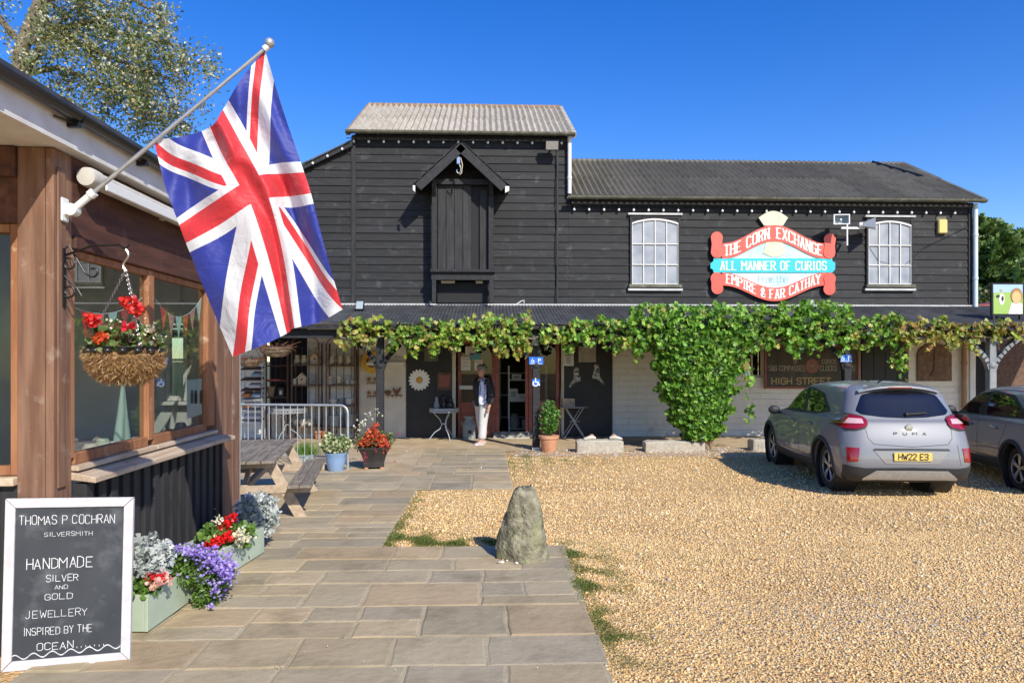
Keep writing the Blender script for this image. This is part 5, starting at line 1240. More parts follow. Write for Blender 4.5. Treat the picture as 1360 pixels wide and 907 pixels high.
# terracotta pot by the middle post
c = G(729,600); potlathe('terracotta_pot', 'terracotta pot with a leafy green shrub beside the middle veranda post', c, [(0,0),(.135,0),(.15,.02),(.185,.27),(.205,.275),(.21,.33),(.195,.335),(.18,.33)], 'terracotta')
bush('leafy_shrub', 'upright leafy green shrub growing in the terracotta pot', [(Vector((c.x,c.y,.62)),(.21,.18,.24),1),(Vector((c.x,c.y,.86)),(.15,.14,.18),.5),(Vector((c.x+.1,c.y,.75)),(.13,.13,.15),.3),(Vector((c.x-.02,c.y,.45)),(.14,.12,.1),.3)], cols=[(.08,.20,.03),(.13,.30,.05),(.05,.12,.02),(.18,.36,.07)], s=(.05,.085), n=420, tm=LEAF, cat='shrub', base=(c.x,c.y,.33))
# long stone kerb blocks and the things on them
def kerb(p0, p1, pt, pyb, label, h=None, cut=0):
    a, b = G(p0,pyb), G(p1,pyb); h = P((p0+p1)/2, pt, a.y).z; y0 = a.y; n = 12; vs = []; rs = random.Random(p0)
    t = MB(); x0, x1 = a.x, b.x; dd = .34
    for i in range(n+1):
        x = x0+(x1-x0)*i/n; e = .02 if i in (0,n) else 0
        vs += [(x,y0+rs.uniform(-.01,.01)+e,0),(x,y0+rs.uniform(-.012,.012)+e,h-.03-e),(x+rs.uniform(-.01,.01),y0+.035+e,h-e+rs.uniform(-.008,.006)),(x,y0+dd-.03,h-e+rs.uniform(-.01,.008)),(x,y0+dd,h-.04),(x,y0+dd,0)]
    fs = [(i*6+k, i*6+k+1, (i+1)*6+k+1, (i+1)*6+k) for i in range(n) for k in range(5)]+[tuple(range(6)), tuple(n*6+k for k in range(6))]
    t.add(vs, fs).build('stone_block', 'kerb_stone', None, smooth=35, org=(a.x,a.y,0), label=label, category='stone block'); return y0, h
ky, kh = kerb(767,829,585,602,'long low stone block with white clogs on it')
kerb(858,938,586,601,'long low stone block under the big vine')
kerb(1001,1022,584,600,'short stone block end showing beside the parked grey car')
M['clog_inside'] = mat('clog_inside', (.42,.24,.12), rough=.8)
for i, (px, lab) in enumerate(((783,'pale clog shoe on the stone block, nearer the potted shrub'),(818,'pale clog shoe on the stone block, nearer the big vine'))):
    c = P(px,584,ky+.15); t = thing('clog', lab, 'shoe', (c.x,c.y,kh), rad(8-16*i), world=False)
    s = 1 if i == 0 else -1
    mb = MB(); st = [(-.13,.030,.030),(-.10,.045,.05),(-.03,.05,.075),(.03,.05,.10),(.08,.045,.085),(.125,.03,.06)] ; n = 10; vs = []
    for x, w_, h in st:
        for k in range(n): a = 2*PI*k/n; vs.append((x*s, w_*math.cos(a), max(0,.5*h+.5*h*math.sin(a))))
    fs = [(i_*n+k, i_*n+(k+1) % n, (i_+1)*n+(k+1) % n, (i_+1)*n+k) for i_ in range(len(st)-1) for k in range(n)]+[tuple(range(n)), tuple((len(st)-1)*n+k for k in range(n))]
    mb.add(vs, fs).build('shoe', 'ceramic', t, smooth=60)
    MB().ball((.045*s,0,.088), .05, 12, 8, (.9,.7,.5)).build('opening', 'clog_inside', t, smooth=60)
# ================================================================ painted name board on the barn
def zz(x, y): return (920+x/6.476, 270+y/6.476)          # helper: measure taken on an enlarged crop
YS = YB-.10
sg = thing('name_board', 'large painted board reading THE CORN EXCHANGE on the black boarding between the two windows', 'sign', P(1026,340,YS))
def sp(x, y, Y): a, b = zz(x, y); v = P(a, b, Y); return (v.x, v.z)
def slab_px(pts, Y0, Y1, name, m, bev=.004): return MB().slab([sp(x,y,YS) for x,y in pts], Y0, Y1).build(name, m, sg, bev=bev)
def arc_top(x):   # upper edge of the top ribbon
    u = (x-700)/430; return 195+150*(abs(u)**1.9) if abs(u) < .55 else 195+150*(abs(u)**1.9)*1.0
def smooth_arch(x, y0, y1, hw): u = min(abs(x-700)/hw, 1); return y0+(y1-y0)*(.5-.5*math.cos(PI*u))
top = lambda x: smooth_arch(x, 190, 345, 440); bot = lambda x: smooth_arch(x, 328, 478, 440)
lt = lambda x: smooth_arch(x, 727, 598, 440); lb = lambda x: smooth_arch(x, 842, 708, 440)
xs = [270+860*i/40 for i in range(41)]
slab_px([(x,top(x)+60) for x in xs]+[(x,lb(x)-60) for x in xs[::-1]], YS+.005, YS+.035, 'pale_panel', 'sign_pale')
def strip(fa, fb, name, m, Y0, Y1):
    mb = MB(); xx = [252+898*i/44 for i in range(45)]; 
    A = [sp(x, fa(x), YS) for x in xx]; B_ = [sp(x, fb(x), YS) for x in xx]
    n = len(xx); vs = [(x,Y0,z) for x,z in A]+[(x,Y0,z) for x,z in B_]+[(x,Y1,z) for x,z in A]+[(x,Y1,z) for x,z in B_]
    fs = []
    for i in range(n-1): fs += [(i,i+1,n+i+1,n+i),(2*n+i,3*n+i,3*n+i+1,2*n+i+1),(i,2*n+i,2*n+i+1,i+1),(n+i,n+i+1,3*n+i+1,3*n+i)]
    fs += [(0,n,3*n,2*n),(n-1,3*n-1,4*n-1,2*n-1)]
    return mb.add(vs, fs).build(name, m, sg)
strip(top, bot, 'top_ribbon', 'sign_red', YS-.02, YS+.003); strip(lt, lb, 'lower_ribbon', 'sign_red', YS-.02, YS+.003)
def scroll_end(cx, y0, y1, flip, wide0, wide1):
    pts = []
    n = 8; r0, r1 = wide0/2, wide1/2; ya, yb_ = y0+r0, y1-r1
    for i in range(n+1): a = PI+PI*i/n; pts.append((cx+r0*math.cos(a), ya+r0*math.sin(a)))
    pts += [(cx+r0*.85, (ya+yb_)/2-5)]
    for i in range(n+1): a = 0+PI*i/n; pts.append((cx+r1*math.cos(a)+flip*4, yb_+r1*math.sin(a)))
    pts += [(cx-r0*.85, (ya+yb_)/2-5)]
    slab_px(pts, YS-.035, YS-.018, 'scroll_end', 'sign_red')
scroll_end(204,246,476,1,104,112); scroll_end(1174,262,480,-1,104,104)
scroll_end(204,594,784,1,110,104); scroll_end(1174,598,792,-1,104,104)
slab_px([(178,475),(1198,475),(1200,500),(1224,512),(1224,568),(1198,598),(176,598),(174,575),(150,560),(150,518),(174,500)], YS-.018, YS+.002, 'middle_ribbon', 'sign_teal')
fanp = [(565,125)]+[(565+255*i/10, 125-58*math.sin(PI*i/10)) for i in range(1,10)]+[(820,125),(775,195),(612,195)]
slab_px(fanp, YS-.012, YS+.02, 'corn_sheaf_top', 'sign_cream')
slab_px([(625,332),(775,332),(785,390),(803,430)]+[(803-200*i/8, 430+36*math.sin(PI*i/8)) for i in range(1,8)]+[(600,430),(618,390)], YS-.010, YS+.004, 'corn_sheaf_base', 'sign_cream')
px1 = abs(sp(100,0,YS)[0]-sp(0,0,YS)[0])/100              # metres per crop unit
def sgn_line(s, mid, h, wid, edge, m='letter_white', thick=.165, thin=.085, Y=-.0215, dy=0):
    def f(u, v, w):
        xc = mid+u/px1; y = edge(xc)-v/px1+dy; x_, z_ = sp(xc, y, YS); return Vector((x_, YS+Y-w, z_))
    return text(s, f, h*px1, 1, 'lettering', m, sg, thick, thin, slab=True, gap=.5, fit=wid*px1)
sgn_line('THE CORN', 462, 90, 380, lambda x: bot(x)-26, thick=.155); sgn_line('EXCHANGE', 915, 90, 385, lambda x: bot(x)-26, thick=.155)
sgn_line('ALL MANNER OF CURIOS', 692, 72, 905, lambda x: 574, m='letter_cream', Y=-.0195)
sgn_line('EMPIRE & FAR CATHAY', 690, 76, 800, lambda x: lb(x)-22)
def f(u, v, w): x_, z_ = sp(690+u/px1, 682-v/px1, YS); return Vector((x_, YS+.003-w, z_))
text('From the', f, 62*px1, 26*px1, 'lettering', 'letter_grey', sg, .10, .07, gap=.3)
# ================================================================ festoon lights along the eaves
M['bulb'] = mat('bulb', (.78,.78,.76), rough=.15)
def festoon(name, label, pts, n):
    t = thing(name, label, 'string lights', pts[0]); pts = [Vector(p) for p in pts]
    MB().tube(pts, .009, 6).build('cable', 'black_gloss', t)
    ls = [(b-a).length for a,b in zip(pts[:-1],pts[1:])]; L_ = sum(ls); b0 = s0 = None
    for i in range(n):
        d = L_*(i+.5)/n; k = 0
        while d > ls[k] and k < len(ls)-1: d -= ls[k]; k += 1
        p = pts[k].lerp(pts[k+1], d/ls[k])
        if b0 is None:
            b0 = MB().lathe([(.0,-.045),(.018,-.05),(.022,.0)], p, 8).build('bulb_holder', 'black_gloss', t); p0 = p
            s0 = MB().ball(p+Vector((0,0,-.080)), .030, 10, 8, (1,1,1.15)).build('bulb', 'bulb', b0, smooth=80)
        else:
            c = piece(b0, p-p0); s = s0.copy(); C.objects.link(s); s.parent = c
zf = bz(277,1000)
festoon('string_lights', 'black cable of white bulbs under the long low eaves', [(bx(752),YB-.10,zf),(bx(1274),YB-.10,bz(278,1000))], 27)
festoon('string_lights', 'black cable of white bulbs under the eaves of the tall block', [(bx(461),YB-.10,bz(187,600)),(bx(755),YB-.10,bz(186,600))], 15)
festoon('string_lights', 'short run of bulbs down the sloping edge left of the tall block', [(bx(466),YB-.18,bz(192,466)),(bx(408),YB-.18,bz(220,408))], 3)
# ================================================================ loudspeakers, floodlights, alarm box
def horn(c, face, label, s=1.0):
    t = thing('loudspeaker', label, 'loudspeaker', c, face, world=False); a, b, d = .22*s, .14*s, .30*s
    o = [(-a,-d,-b),(a,-d,-b),(a,-d,b),(-a,-d,b)]; i_ = [(-a*.35,0,-b*.4),(a*.35,0,-b*.4),(a*.35,0,b*.4),(-a*.35,0,b*.4)]
    MB().add(o+i_, [(0,1,5,4),(1,2,6,5),(2,3,7,6),(3,0,4,7),(4,5,6,7)]).build('horn', 'white_plastic', t)
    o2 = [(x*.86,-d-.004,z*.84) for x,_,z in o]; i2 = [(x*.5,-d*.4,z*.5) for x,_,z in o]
    MB().add(o2+i2, [(0,1,5,4),(1,2,6,5),(2,3,7,6),(3,0,4,7),(4,5,6,7)]).build('throat', 'letter_grey', t)  # grey puts the shade inside the white horn into its colour
    MB().add([(x*1.0,-d-.003,z) for x,_,z in o]+o2, [(0,1,5,4),(1,2,6,5),(2,3,7,6),(3,0,4,7)]).build('rim', 'white_plastic', t)
    MB().ball((0,-d*.75,0), .035*s, 8, 6).build('phase_plug', 'white_plastic', t, smooth=60)
    MB().lathe([(.07*s,0),(.075*s,.10*s),(0,.11*s)], (0,0,0), 12, 'y').build('driver', 'white_plastic', t, smooth=50)
    return t
hY = YB-.52
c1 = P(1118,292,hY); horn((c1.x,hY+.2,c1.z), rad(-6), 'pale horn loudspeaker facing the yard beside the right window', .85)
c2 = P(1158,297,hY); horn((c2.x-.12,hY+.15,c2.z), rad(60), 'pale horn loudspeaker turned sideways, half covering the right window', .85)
sb = thing('speaker_bracket', 'white steel bracket holding the pair of horn loudspeakers', 'bracket', P(1125,303,YB-.3))
xx, z_ = P(1125,303,YB-.3).x, P(1125,303,YB-.3).z
MB().box(xx-.15,xx+.42,YB-.33,YB-.28,z_-.025,z_+.02).build('cross_bar', 'white_plastic', sb); MB().tube([(xx,YB-.3,z_+.1),(xx,YB-.3,z_-.42)], .022, 8).build('pole', 'white_plastic', sb, smooth=50)
MB().box(xx-.02,xx+.02,YB-.3,YB-.03,z_-.36,z_-.32).build('stand_off', 'white_plastic', sb)
MB().tube([(xx+.4,YB-.05,z_-.0),(xx+.9,YB-.05,z_-.75),(xx+1.5,YB-.05,z_-.9),(bx(1225),YB-.05,bz(330,1225)),(bx(1283),YB-.05,bz(302,1283))], .006, 5).build('speaker_wire', 'black_gloss', sb)
al = thing('alarm_box', 'yellow burglar alarm box near the right end of the barn', 'alarm box', P(1252,302,YB-.1)); c = P(1252,301,YB-.1)
M['alarm_yellow'] = mat('alarm_yellow', (.62,.50,.16), rough=.45)
MB().box(c.x-.11,c.x+.11,YB-.13,YB-.04,c.z-.17,c.z+.17).build('case', 'alarm_yellow', al, bev=.02); MB().box(c.x-.12,c.x+.12,YB-.05,YB-.036,c.z-.18,c.z+.25).build('back_plate', 'gutter_green', al)
def flood(px, py, Y, label, s=1, tilt=.5):
    c = P(px,py,Y); t = thing('floodlight', label, 'floodlight', c)
    w_, h, d = .13*s, .09*s, .05*s
    mb = MB().box(-w_,w_,-d,d,-h,h); o = mb.build('housing', 'letter_black', t, bev=.008) if False else None
    rot = Matrix.Rotation(rad(25), 3, 'X')
    def bx3(x0,x1,y0,y1,z0,z1,nm,m):
        m_ = MB().box(x0,x1,y0,y1,z0,z1); m_.v = [tuple(c+rot@Vector(v)) for v in m_.v]; return m_.build(nm, m, t, bev=.006)
    bx3(-w_,w_,-d,d,-h,h,'housing','black_gloss'); bx3(-w_*.85,w_*.85,-d-.004,-d+.001,-h*.8,h*.8,'lens','alu')
    MB().tube([c+Vector((0,d,-h*.2)), (c.x,YB-.05,c.z-.02)], .02*s, 6).build('arm', 'black_gloss', t)
flood(733,193,YB-.32,'floodlight under the eaves at the right end of the tall block',1.3)
def low_flood(px, py, label):
    c = P(px,py,YB-1.0); t = thing('floodlight', label, 'floodlight', c)
    rot = Matrix.Rotation(rad(-30),3,'X')
    for nm, m, b in (('housing','black_gloss',(-.09,.09,-.05,.05,-.12,.12)),('lens','letter_grey',(-.075,.075,-.056,-.051,-.1,.1))):
        m_ = MB().box(*b); m_.v = [tuple(c+rot@Vector(v)) for v in m_.v]; m_.build(nm, m, t, bev=.005 if nm == 'housing' else 0)
    MB().tube([c, (c.x+.03,c.y+.08,c.z-.26)], .018, 6).build('stalk', 'black_gloss', t)
low_flood(478,407,'small black floodlight standing on the veranda roof left of the loading door')
low_flood(1076,405,'small black floodlight standing on the veranda roof below the name board')
# bracket hook standing on the veranda roof
c = P(692,400,YB-.5); MB().tube([(c.x-.15,c.y,c.z-.1),(c.x,c.y,c.z+.0),(c.x+.07,c.y,c.z+.02),(c.x+.07,c.y,c.z-.04)], .012, 6).build('roof_hook', 'white_paint', None, org=c, label='bent pale hook on the veranda roof right of the loading door', category='hook')
# ================================================================ HIGH STREET sign board, plaque, picture sign
YH_ = YB-.11
hsn = thing('sign_board', 'old dark sign board with gold HIGH STREET lettering in a red brown frame', 'sign', P(1077,475,YH_))
x0, x1, z0, z1 = P(1015,0,YH_).x, P(1141,0,YH_).x, P(1077,516,YH_).z, P(1077,458,YH_).z
M['old_sign'] = mat('old_sign', (.035,.028,.022), (.07,.055,.04), sc=4, rough=.6)
MB().box(x0+.05,x1-.05,YH_-.01,YH_+.02,z0+.05,z1-.05).build('board', 'old_sign', hsn)
for nm, b in (('rail',(x0,x1,z0,z0+.05)),('rail',(x0,x1,z1-.05,z1)),('stile',(x0,x0+.05,z0+.051,z1-.051)),('stile',(x1-.05,x1,z0+.051,z1-.051))):
    MB().box(b[0],b[1],YH_-.03,YH_+.02,b[2],b[3]).build(nm, 'red_brown', hsn, bev=.004)
pxm = (x1-x0)/126
def hs_line(s, px, py, h, cw, m='letter_gold', th=.14):
    c = P(px,py,YH_); f = lambda u,v,w: Vector((c.x+u, YH_-.0105-w, c.z+v-h*pxm/2)); return text(s, f, h*pxm, cw*pxm, 'lettering', m, hsn, th, gap=.35)
M['letter_dull'] = mat('letter_dull', (.25,.22,.16), rough=.6)
hs_line('HIGH STREET', 1064, 506, 8, 5.8, th=.2); hs_line('S&G COMPASSES', 1045, 489, 6.5, 2.8, 'letter_dull', .17); hs_line('CLOCKS', 1100, 489, 6.5, 2.8, 'letter_dull', .17); hs_line('CHES', 1128, 489, 6.5, 2.6, 'letter_dull', .17)
hs_line('OF', 1057, 480, 5.5, 2.6, 'letter_dull', .17); hs_line('CURIOS', 1101, 480, 5.5, 2.6, 'letter_dull', .17)
c = P(1078,486,YH_); MB().lathe([(0,0),(.17,0),(.17,.012),(0,.012)], (c.x,YH_-.024,c.z), 24, 'y').build('roundel', 'red_brown', hsn, smooth=40)
for k in range(4): a = PI*k/4; MB().bar((c.x-.13*math.cos(a),YH_-.027,c.z-.13*math.sin(a)),(c.x+.13*math.cos(a),YH_-.027,c.z+.13*math.sin(a)),.012,.006+.001*k,(0,1,0)).build('roundel_spoke', 'letter_dull', hsn)
pq = thing('arched_plaque', 'brown carved plaque with an arched top on the white wall right of the black door', 'plaque', P(1239,480,YB-.05))
x0, x1, z0, z1 = bx(1217), bx(1262), bz(506,1239), bz(456,1239); cx = (x0+x1)/2; hw = (x1-x0)/2
M['plaque'] = mat('plaque', (.12,.07,.045), (.22,.14,.09), sc=9, rough=.8, bump=1, bsc=14, dist=.03)
outl = [(x0,z0),(x1,z0),(x1,z1-.3)]+[(cx+hw*math.cos(PI*i/12), z1-.3+.3*math.sin(PI*i/12)) for i in range(1,12)]+[(x0,z1-.3)]
MB().slab(outl, YB-.06, YB-.003).build('panel', 'plaque', pq)
MB().slab([(cx-.14,z0+.12),(cx+.14,z0+.12),(cx+.04,z0+.28),(cx+.02,z1-.15),(cx-.02,z1-.15),(cx-.04,z0+.28)], YB-.085, YB-.061).build('relief', 'shelf_wood', pq, bev=.01)
# picture sign standing on the veranda roof
ps = thing('picture_sign', 'painted picture sign of a cow and a milkmaid standing on the veranda roof', 'sign', P(1338,397,YF+.6)); YQ = YF+.6
x0, x1, z0, z1 = P(1319,0,YQ).x, P(1358,0,YQ).x, P(1338,417,YQ).z, P(1338,378,YQ).z
def qz(u,v): return (x0+(x1-x0)*u, z0+(z1-z0)*v)
for k_, c_ in (('pic_sky',(.35,.52,.78)),('pic_grass',(.30,.46,.10)),('pic_skin',(.72,.42,.18)),('pic_white',(.78,.76,.72)),('pic_hair',(.35,.18,.05)),('pic_roof',(.6,.25,.1))): M[k_] = mat(k_, c_, rough=.5)
MB().slab([(x0-.03,z0-.03),(x1+.03,z0-.03),(x1+.03,z1+.03),(x0-.03,z1+.03)], YQ, YQ+.06).build('frame', 'black_timber', ps, bev=.004)
def pic(poly, lift, nm, m): MB().slab([qz(*p) for p in poly], YQ-lift, YQ-lift+.004+.0005).build(nm, m, ps)
pic([(0,0),(1,0),(1,1),(0,1)], .006, 'painted_sky', 'pic_sky'); pic([(0,0),(1,0),(1,.68),(.5,.75),(0,.72)], .011, 'painted_meadow', 'pic_grass')
pic([(.50,.0),(.98,.0),(.98,.32),(.85,.42),(.62,.38)], .016, 'painted_blouse', 'pic_white')
oval = lambda cx,cy,rx,ry,n=14: [(cx+rx*math.cos(2*PI*i/n), cy+ry*math.sin(2*PI*i/n)) for i in range(n)]
pic(oval(.78,.62,.20,.27), .0205, 'painted_hair', 'pic_hair'); pic(oval(.77,.57,.155,.21), .025, 'painted_face', 'pic_skin')
pic(oval(.28,.50,.09,.20), .016, 'painted_cow', 'pic_white'); pic(oval(.30,.52,.04,.09), .0205, 'painted_patch', 'letter_black'); pic(oval(.15,.60,.06,.05), .0205, 'painted_ear', 'letter_black') ; pic([(.2,.77),(.32,.77),(.26,.84)], .016, 'painted_cottage', 'pic_roof')
MB().bar(((x0+x1)/2-.3,YQ+.03,z0-.30),((x0+x1)/2-.3,YQ+.03,z0-.03),.05,.05,(0,1,0)).build('leg', 'black_timber', ps); MB().bar(((x0+x1)/2+.3,YQ+.03,z0-.30),((x0+x1)/2+.3,YQ+.03,z0-.03),.05,.05,(0,1,0)).build('leg', 'black_timber', ps)
# blue notices on the posts
M['sign_blue'] = mat('sign_blue', (.015,.14,.58), rough=.35)
def notice(x, z, w_, h, label, draw, m='sign_blue', Y=YP-.08):
    t = thing('notice', label, 'sign', (x,Y,z)); MB().box(x-w_/2,x+w_/2,Y-.006,Y,z-h/2,z+h/2).build('plate', m, t, bev=.002); draw(t, x, z, Y-.0065); return t
def wheel_draw(s):
    def d(t, x, z, Y):
        mb = MB(); n = 14
        def rib(pts, w_=.011):
            for i in range(len(pts)-1):
                (a,b),(c_,e) = pts[i], pts[i+1]; l = math.hypot(c_-a,e-b); nx, nz = -(e-b)/l*w_*s, (c_-a)/l*w_*s; k = .0002*(i % 3)
                mb.add([(x+a*s+nx,Y-k,z+b*s+nz),(x+a*s-nx,Y-k,z+b*s-nz),(x+c_*s-nx,Y-k,z+e*s-nz),(x+c_*s+nx,Y-k,z+e*s+nz)], [(0,1,2,3)])
        rib([(.05*math.cos(rad(a))-.01,.05*math.sin(rad(a))-.02) for a in range(120,400,25)]); rib([(-.01,.06),(-.01,.01),(.045,.01),(.06,-.05),(.08,-.045)]); 
        mb.add([(x+(-.01+.014*math.cos(2*PI*i/8))*s, Y-.001, z+(.08+.014*math.sin(2*PI*i/8))*s) for i in range(8)], [tuple(range(8))])
        mb.build('wheelchair_symbol', 'letter_white', t, kind='stuff')
    return d
xp = P(712,479,YP-.09).x
def park(t, x, z, Y):
    f = lambda u,v,w: Vector((x+.07+u, Y-w, z-.03+v)); text('P', f, .07, .045, 'lettering', 'letter_white', t, .2)
    wheel_draw(.5)(t, x-.07, z+.0, Y)
    MB().box(x-.12,x+.12,Y-.002,Y-.0005,z-.065,z-.056).build('rule', 'letter_white', t)
notice(xp, P(712,479,YP-.09).z, .29, .155, 'blue and white notice high on the middle veranda post', park); notice(xp+.0, P(712,508,YP-.09).z, .16, .14, 'small blue wheelchair sign lower on the middle veranda post', wheel_draw(1.0))
xq = P(1124,0,YP-.09).x; notice(xq, P(1124,476,YP-.09).z, .24, .15, 'blue and white notice on the post behind the grey car', park)
MB().tube([(xp-.02,YP-.12,P(712,446,YP).z),(xp-.02,YP-.12,P(712,459,YP).z)], .07, 12).build('post_lantern', 'enamel', None, smooth=40, org=(xp,YP-.12,2.1), label='round grey lantern fixed high on the middle veranda post', category='lantern')
# ================================================================ flowers and figures fixed to the wall
def radial(name, label, px, py, r, n, Y, mp, mc, cr, w_=.13, hole=False):
    c = P(px,py,Y); t = thing(name, label, 'ornament', c)
    for i in range(n):
        a = 2*PI*i/n+.1; u = Vector((math.cos(a),0,math.sin(a))); v = Vector((-math.sin(a),0,math.cos(a))); k = .002*(i % 2)
        pts = [c+u*r*s+v*r*w_*q for s,q in ((.30,.45),(.62,1.05),(.86,.95),(1,.3),(1,-.3),(.86,-.95),(.62,-1.05),(.30,-.45))]
        MB().prism([p+Vector((0,-.012-k-.02*((p-c).length/r-.3),0)) for p in pts], [p+Vector((0,.0-k-.02*((p-c).length/r-.3),0)) for p in pts]).build('petal', mp, t)
    if hole: MB().tube([c+Vector((r*.42*math.cos(2*PI*i/20),-.02,r*.42*math.sin(2*PI*i/20))) for i in range(20)], r*.07, 8, closed=True).build('seed_ring', mc, t, smooth=60)
    else: MB().ball(c+Vector((0,-.012,0)), r*cr, 14, 8, (1,.3,1)).build('centre', mc, t, smooth=60)
M['daisy_white'] = mat('daisy_white', (.78,.77,.72), rough=.5); M['daisy_eye'] = mat('daisy_eye', (.62,.33,.03), rough=.6); M['sunflower'] = mat('sunflower', (.62,.34,.02), (.7,.42,.04), rough=.6); M['rusty'] = mat('rusty', (.16,.07,.035), rough=.8); M['gold_rust'] = mat('gold_rust', (.36,.19,.04), rough=.7)
radial('daisy_ornament', 'big white daisy with an orange eye fixed to the black door', 557, 504.5, .255, 18, YB-.075, 'daisy_white', 'daisy_eye', .27, .13)
radial('sunflower_ornament', 'large yellow metal sunflower on the cream wall panel', 494, 481, .27, 22, YB-.05, 'sunflower', 'rusty', .3, .14, True)
def hooks_rack(name, label, px0, px1, py, spots, draw):
    a, b = P(px0,py,YB-.07), P(px1,py,YB-.07); t = thing(name, label, 'coat rack', a)
    MB().box(a.x,b.x,YB-.08,YB-.065,a.z-.012,a.z+.012).build('rail', 'rusty', t)
    for i in range(4):
        x = a.x+(b.x-a.x)*(i+.5)/4; MB().tube([(x,YB-.08,a.z),(x,YB-.10,a.z-.05),(x,YB-.13,a.z-.06),(x,YB-.135,a.z-.03)], .005, 5).build('hook', 'rusty', t)
    for s in spots: draw(t, s, a.z)
def mini(t, px, z):
    c = Vector((P(px,0,YB-.07).x, YB-.07, z+.08)); mb = MB(); 
    pts = []
    for i in range(20): a = 2*PI*i/20; r = .062 if i % 2 == 0 else .043; pts.append((c.x+r*math.cos(a), c.z+r*math.sin(a)))
    MB().slab(pts, YB-.078, YB-.07).build('flower_shape', 'gold_rust', t); MB().ball(c+Vector((0,-.01,0)), .022, 8, 6, (1,.4,1)).build('flower_eye', 'rusty', t)
hooks_rack('flower_hooks', 'upper rusty row of flower shaped wall hooks beside the veranda post', 487, 502, 508, (490,499), mini)
hooks_rack('flower_hooks', 'lower rusty row of flower shaped wall hooks beside the veranda post', 487, 502, 526, (490,499), mini)
def hen(t, s, z):
    px, k = s; c = P(px,0,YB-.07).x; o_ = [(-.10,.12),(-.075,.17),(-.06,.12),(-.02,.09),(.03,.10),(.07,.16),(.10,.15),(.085,.08),(.04,.03),(.01,0),(-.02,.0),(-.06,.04)] if k else [(-.09,.06),(-.05,.09),(.02,.10),(.07,.07),(.10,.08),(.06,.02),(.0,.0),(-.05,.01)]
    MB().slab([(c+x*1.0, z+.015+y*1.15) for x,y in o_], YB-.078, YB-.07).build('bird_shape', 'letter_black' if False else 'rusty', t)
hooks_rack('bird_hooks', 'rusty coat hooks with two bird silhouettes on the cream panel', 513, 535, 525, ((515,0),(527,1)), hen)
def cat_fig(px, py, flip, label):
    c = P(px,py,YB-.06); t = thing('wire_animal', label, 'ornament', c); s = 1/95.*1.02*1.75
    o_ = [(-.02,.20),(.0,.23),(.02,.20),(.06,.215),(.045,.17),(.05,.10),(.075,.02),(.10,-.06),(.06,-.07),(.0,-.075),(-.06,-.12),(-.13,-.20),(-.155,-.18),(-.10,-.10),(-.055,-.04),(-.04,.05),(-.045,.13)]
    pts = [Vector((c.x+flip*x*1.12, YB-.06, c.z+z*1.12)) for x,z in o_]
    MB().tube(pts, .007, 5, closed=True).build('outline', 'silver_leaf_stem', t)
    mb = MB(); rs = random.Random(px)
    bm_ = [(x*1.12*flip, z*1.12) for x,z in o_]
    def inside(x, z):
        r = False
        for i in range(len(bm_)):
            (x1_,z1_),(x2_,z2_) = bm_[i], bm_[i-1]
            if (z1_ > z) != (z2_ > z) and x < (x2_-x1_)*(z-z1_)/(z2_-z1_)+x1_: r = not r
        return r
    k = 0
    while k < 60:
        x, z = rs.uniform(-.18,.18), rs.uniform(-.25,.27)
        if inside(x,z):
            a0 = rs.uniform(0,6); r = rs.uniform(.012,.02); mb.tube([(c.x+x+r*math.cos(2*PI*i/6+a0), YB-.06, c.z+z+r*math.sin(2*PI*i/6+a0)) for i in range(6)], .0045, 4, closed=True); k += 1
    mb.build('wire_loops', 'white_paint', t, kind='stuff')
cat_fig(765,502,1,'white wire cat figure on the black panel, nearer the shop door, tail to the left'); cat_fig(793,498,-1,'white wire cat figure on the black panel, nearer the white wall, tail to the right')
# posters and notices in the shop door
def sheet(px0, px1, py0, py1, label, m, Y=YB-.02, marks=4, mm='letter_grey'):
    a, b = P(px0,py1,Y), P(px1,py0,Y); t = thing('poster', label, 'poster', ((a.x+b.x)/2,Y,a.z)); MB().box(a.x,b.x,Y-.003,Y,a.z,b.z).build('sheet', m, t)
    w_, h = b.x-a.x, b.z-a.z; rs = random.Random(px0)
    for i in range(marks):
        z = b.z-h*(.15+.75*i/marks); l = rs.uniform(.3,.75)*w_/2; MB().box((a.x+b.x)/2-l,(a.x+b.x)/2+l,Y-.005,Y-.0035,z-h*.05,z).build('printed_line', mm, t)
M['paper'] = mat('paper', (.66,.65,.62), rough=.7); M['paper_teal'] = mat('paper_teal', (.10,.33,.38), rough=.6); M['paper_red'] = mat('paper_red', (.55,.10,.10), rough=.6)
sheet(612,625,474,492,'white notice on the glass of the shop door','paper',marks=3); sheet(630,641,478,492,'white notice with a red mark beside the woman','paper',marks=2,mm='paper_red')
sheet(624,638,469,478,'teal leaflet above the notices on the shop door','paper_teal',marks=1,mm='paper'); sheet(618,631,460,471,'red and white flag leaflet at the top of the shop door','paper',marks=3,mm='paper_red')
sheet(748,762,465,486,'white sheet printed with small dark squares beside the shop door','paper',YB-.11,5,'letter_black'); sheet(610,628,512,517,'long white card low on the glass of the shop door','paper',marks=0)
MB().tube([(bx(745)-.05,YB-.14,.02),(bx(745)+.0,YB-.12,1.3)], .012, 6).build('leaning_cane', 'bench_leg', None, org=(bx(745),YB-.14,0), label='thin pale cane leaning by the right side of the shop door', category='cane')
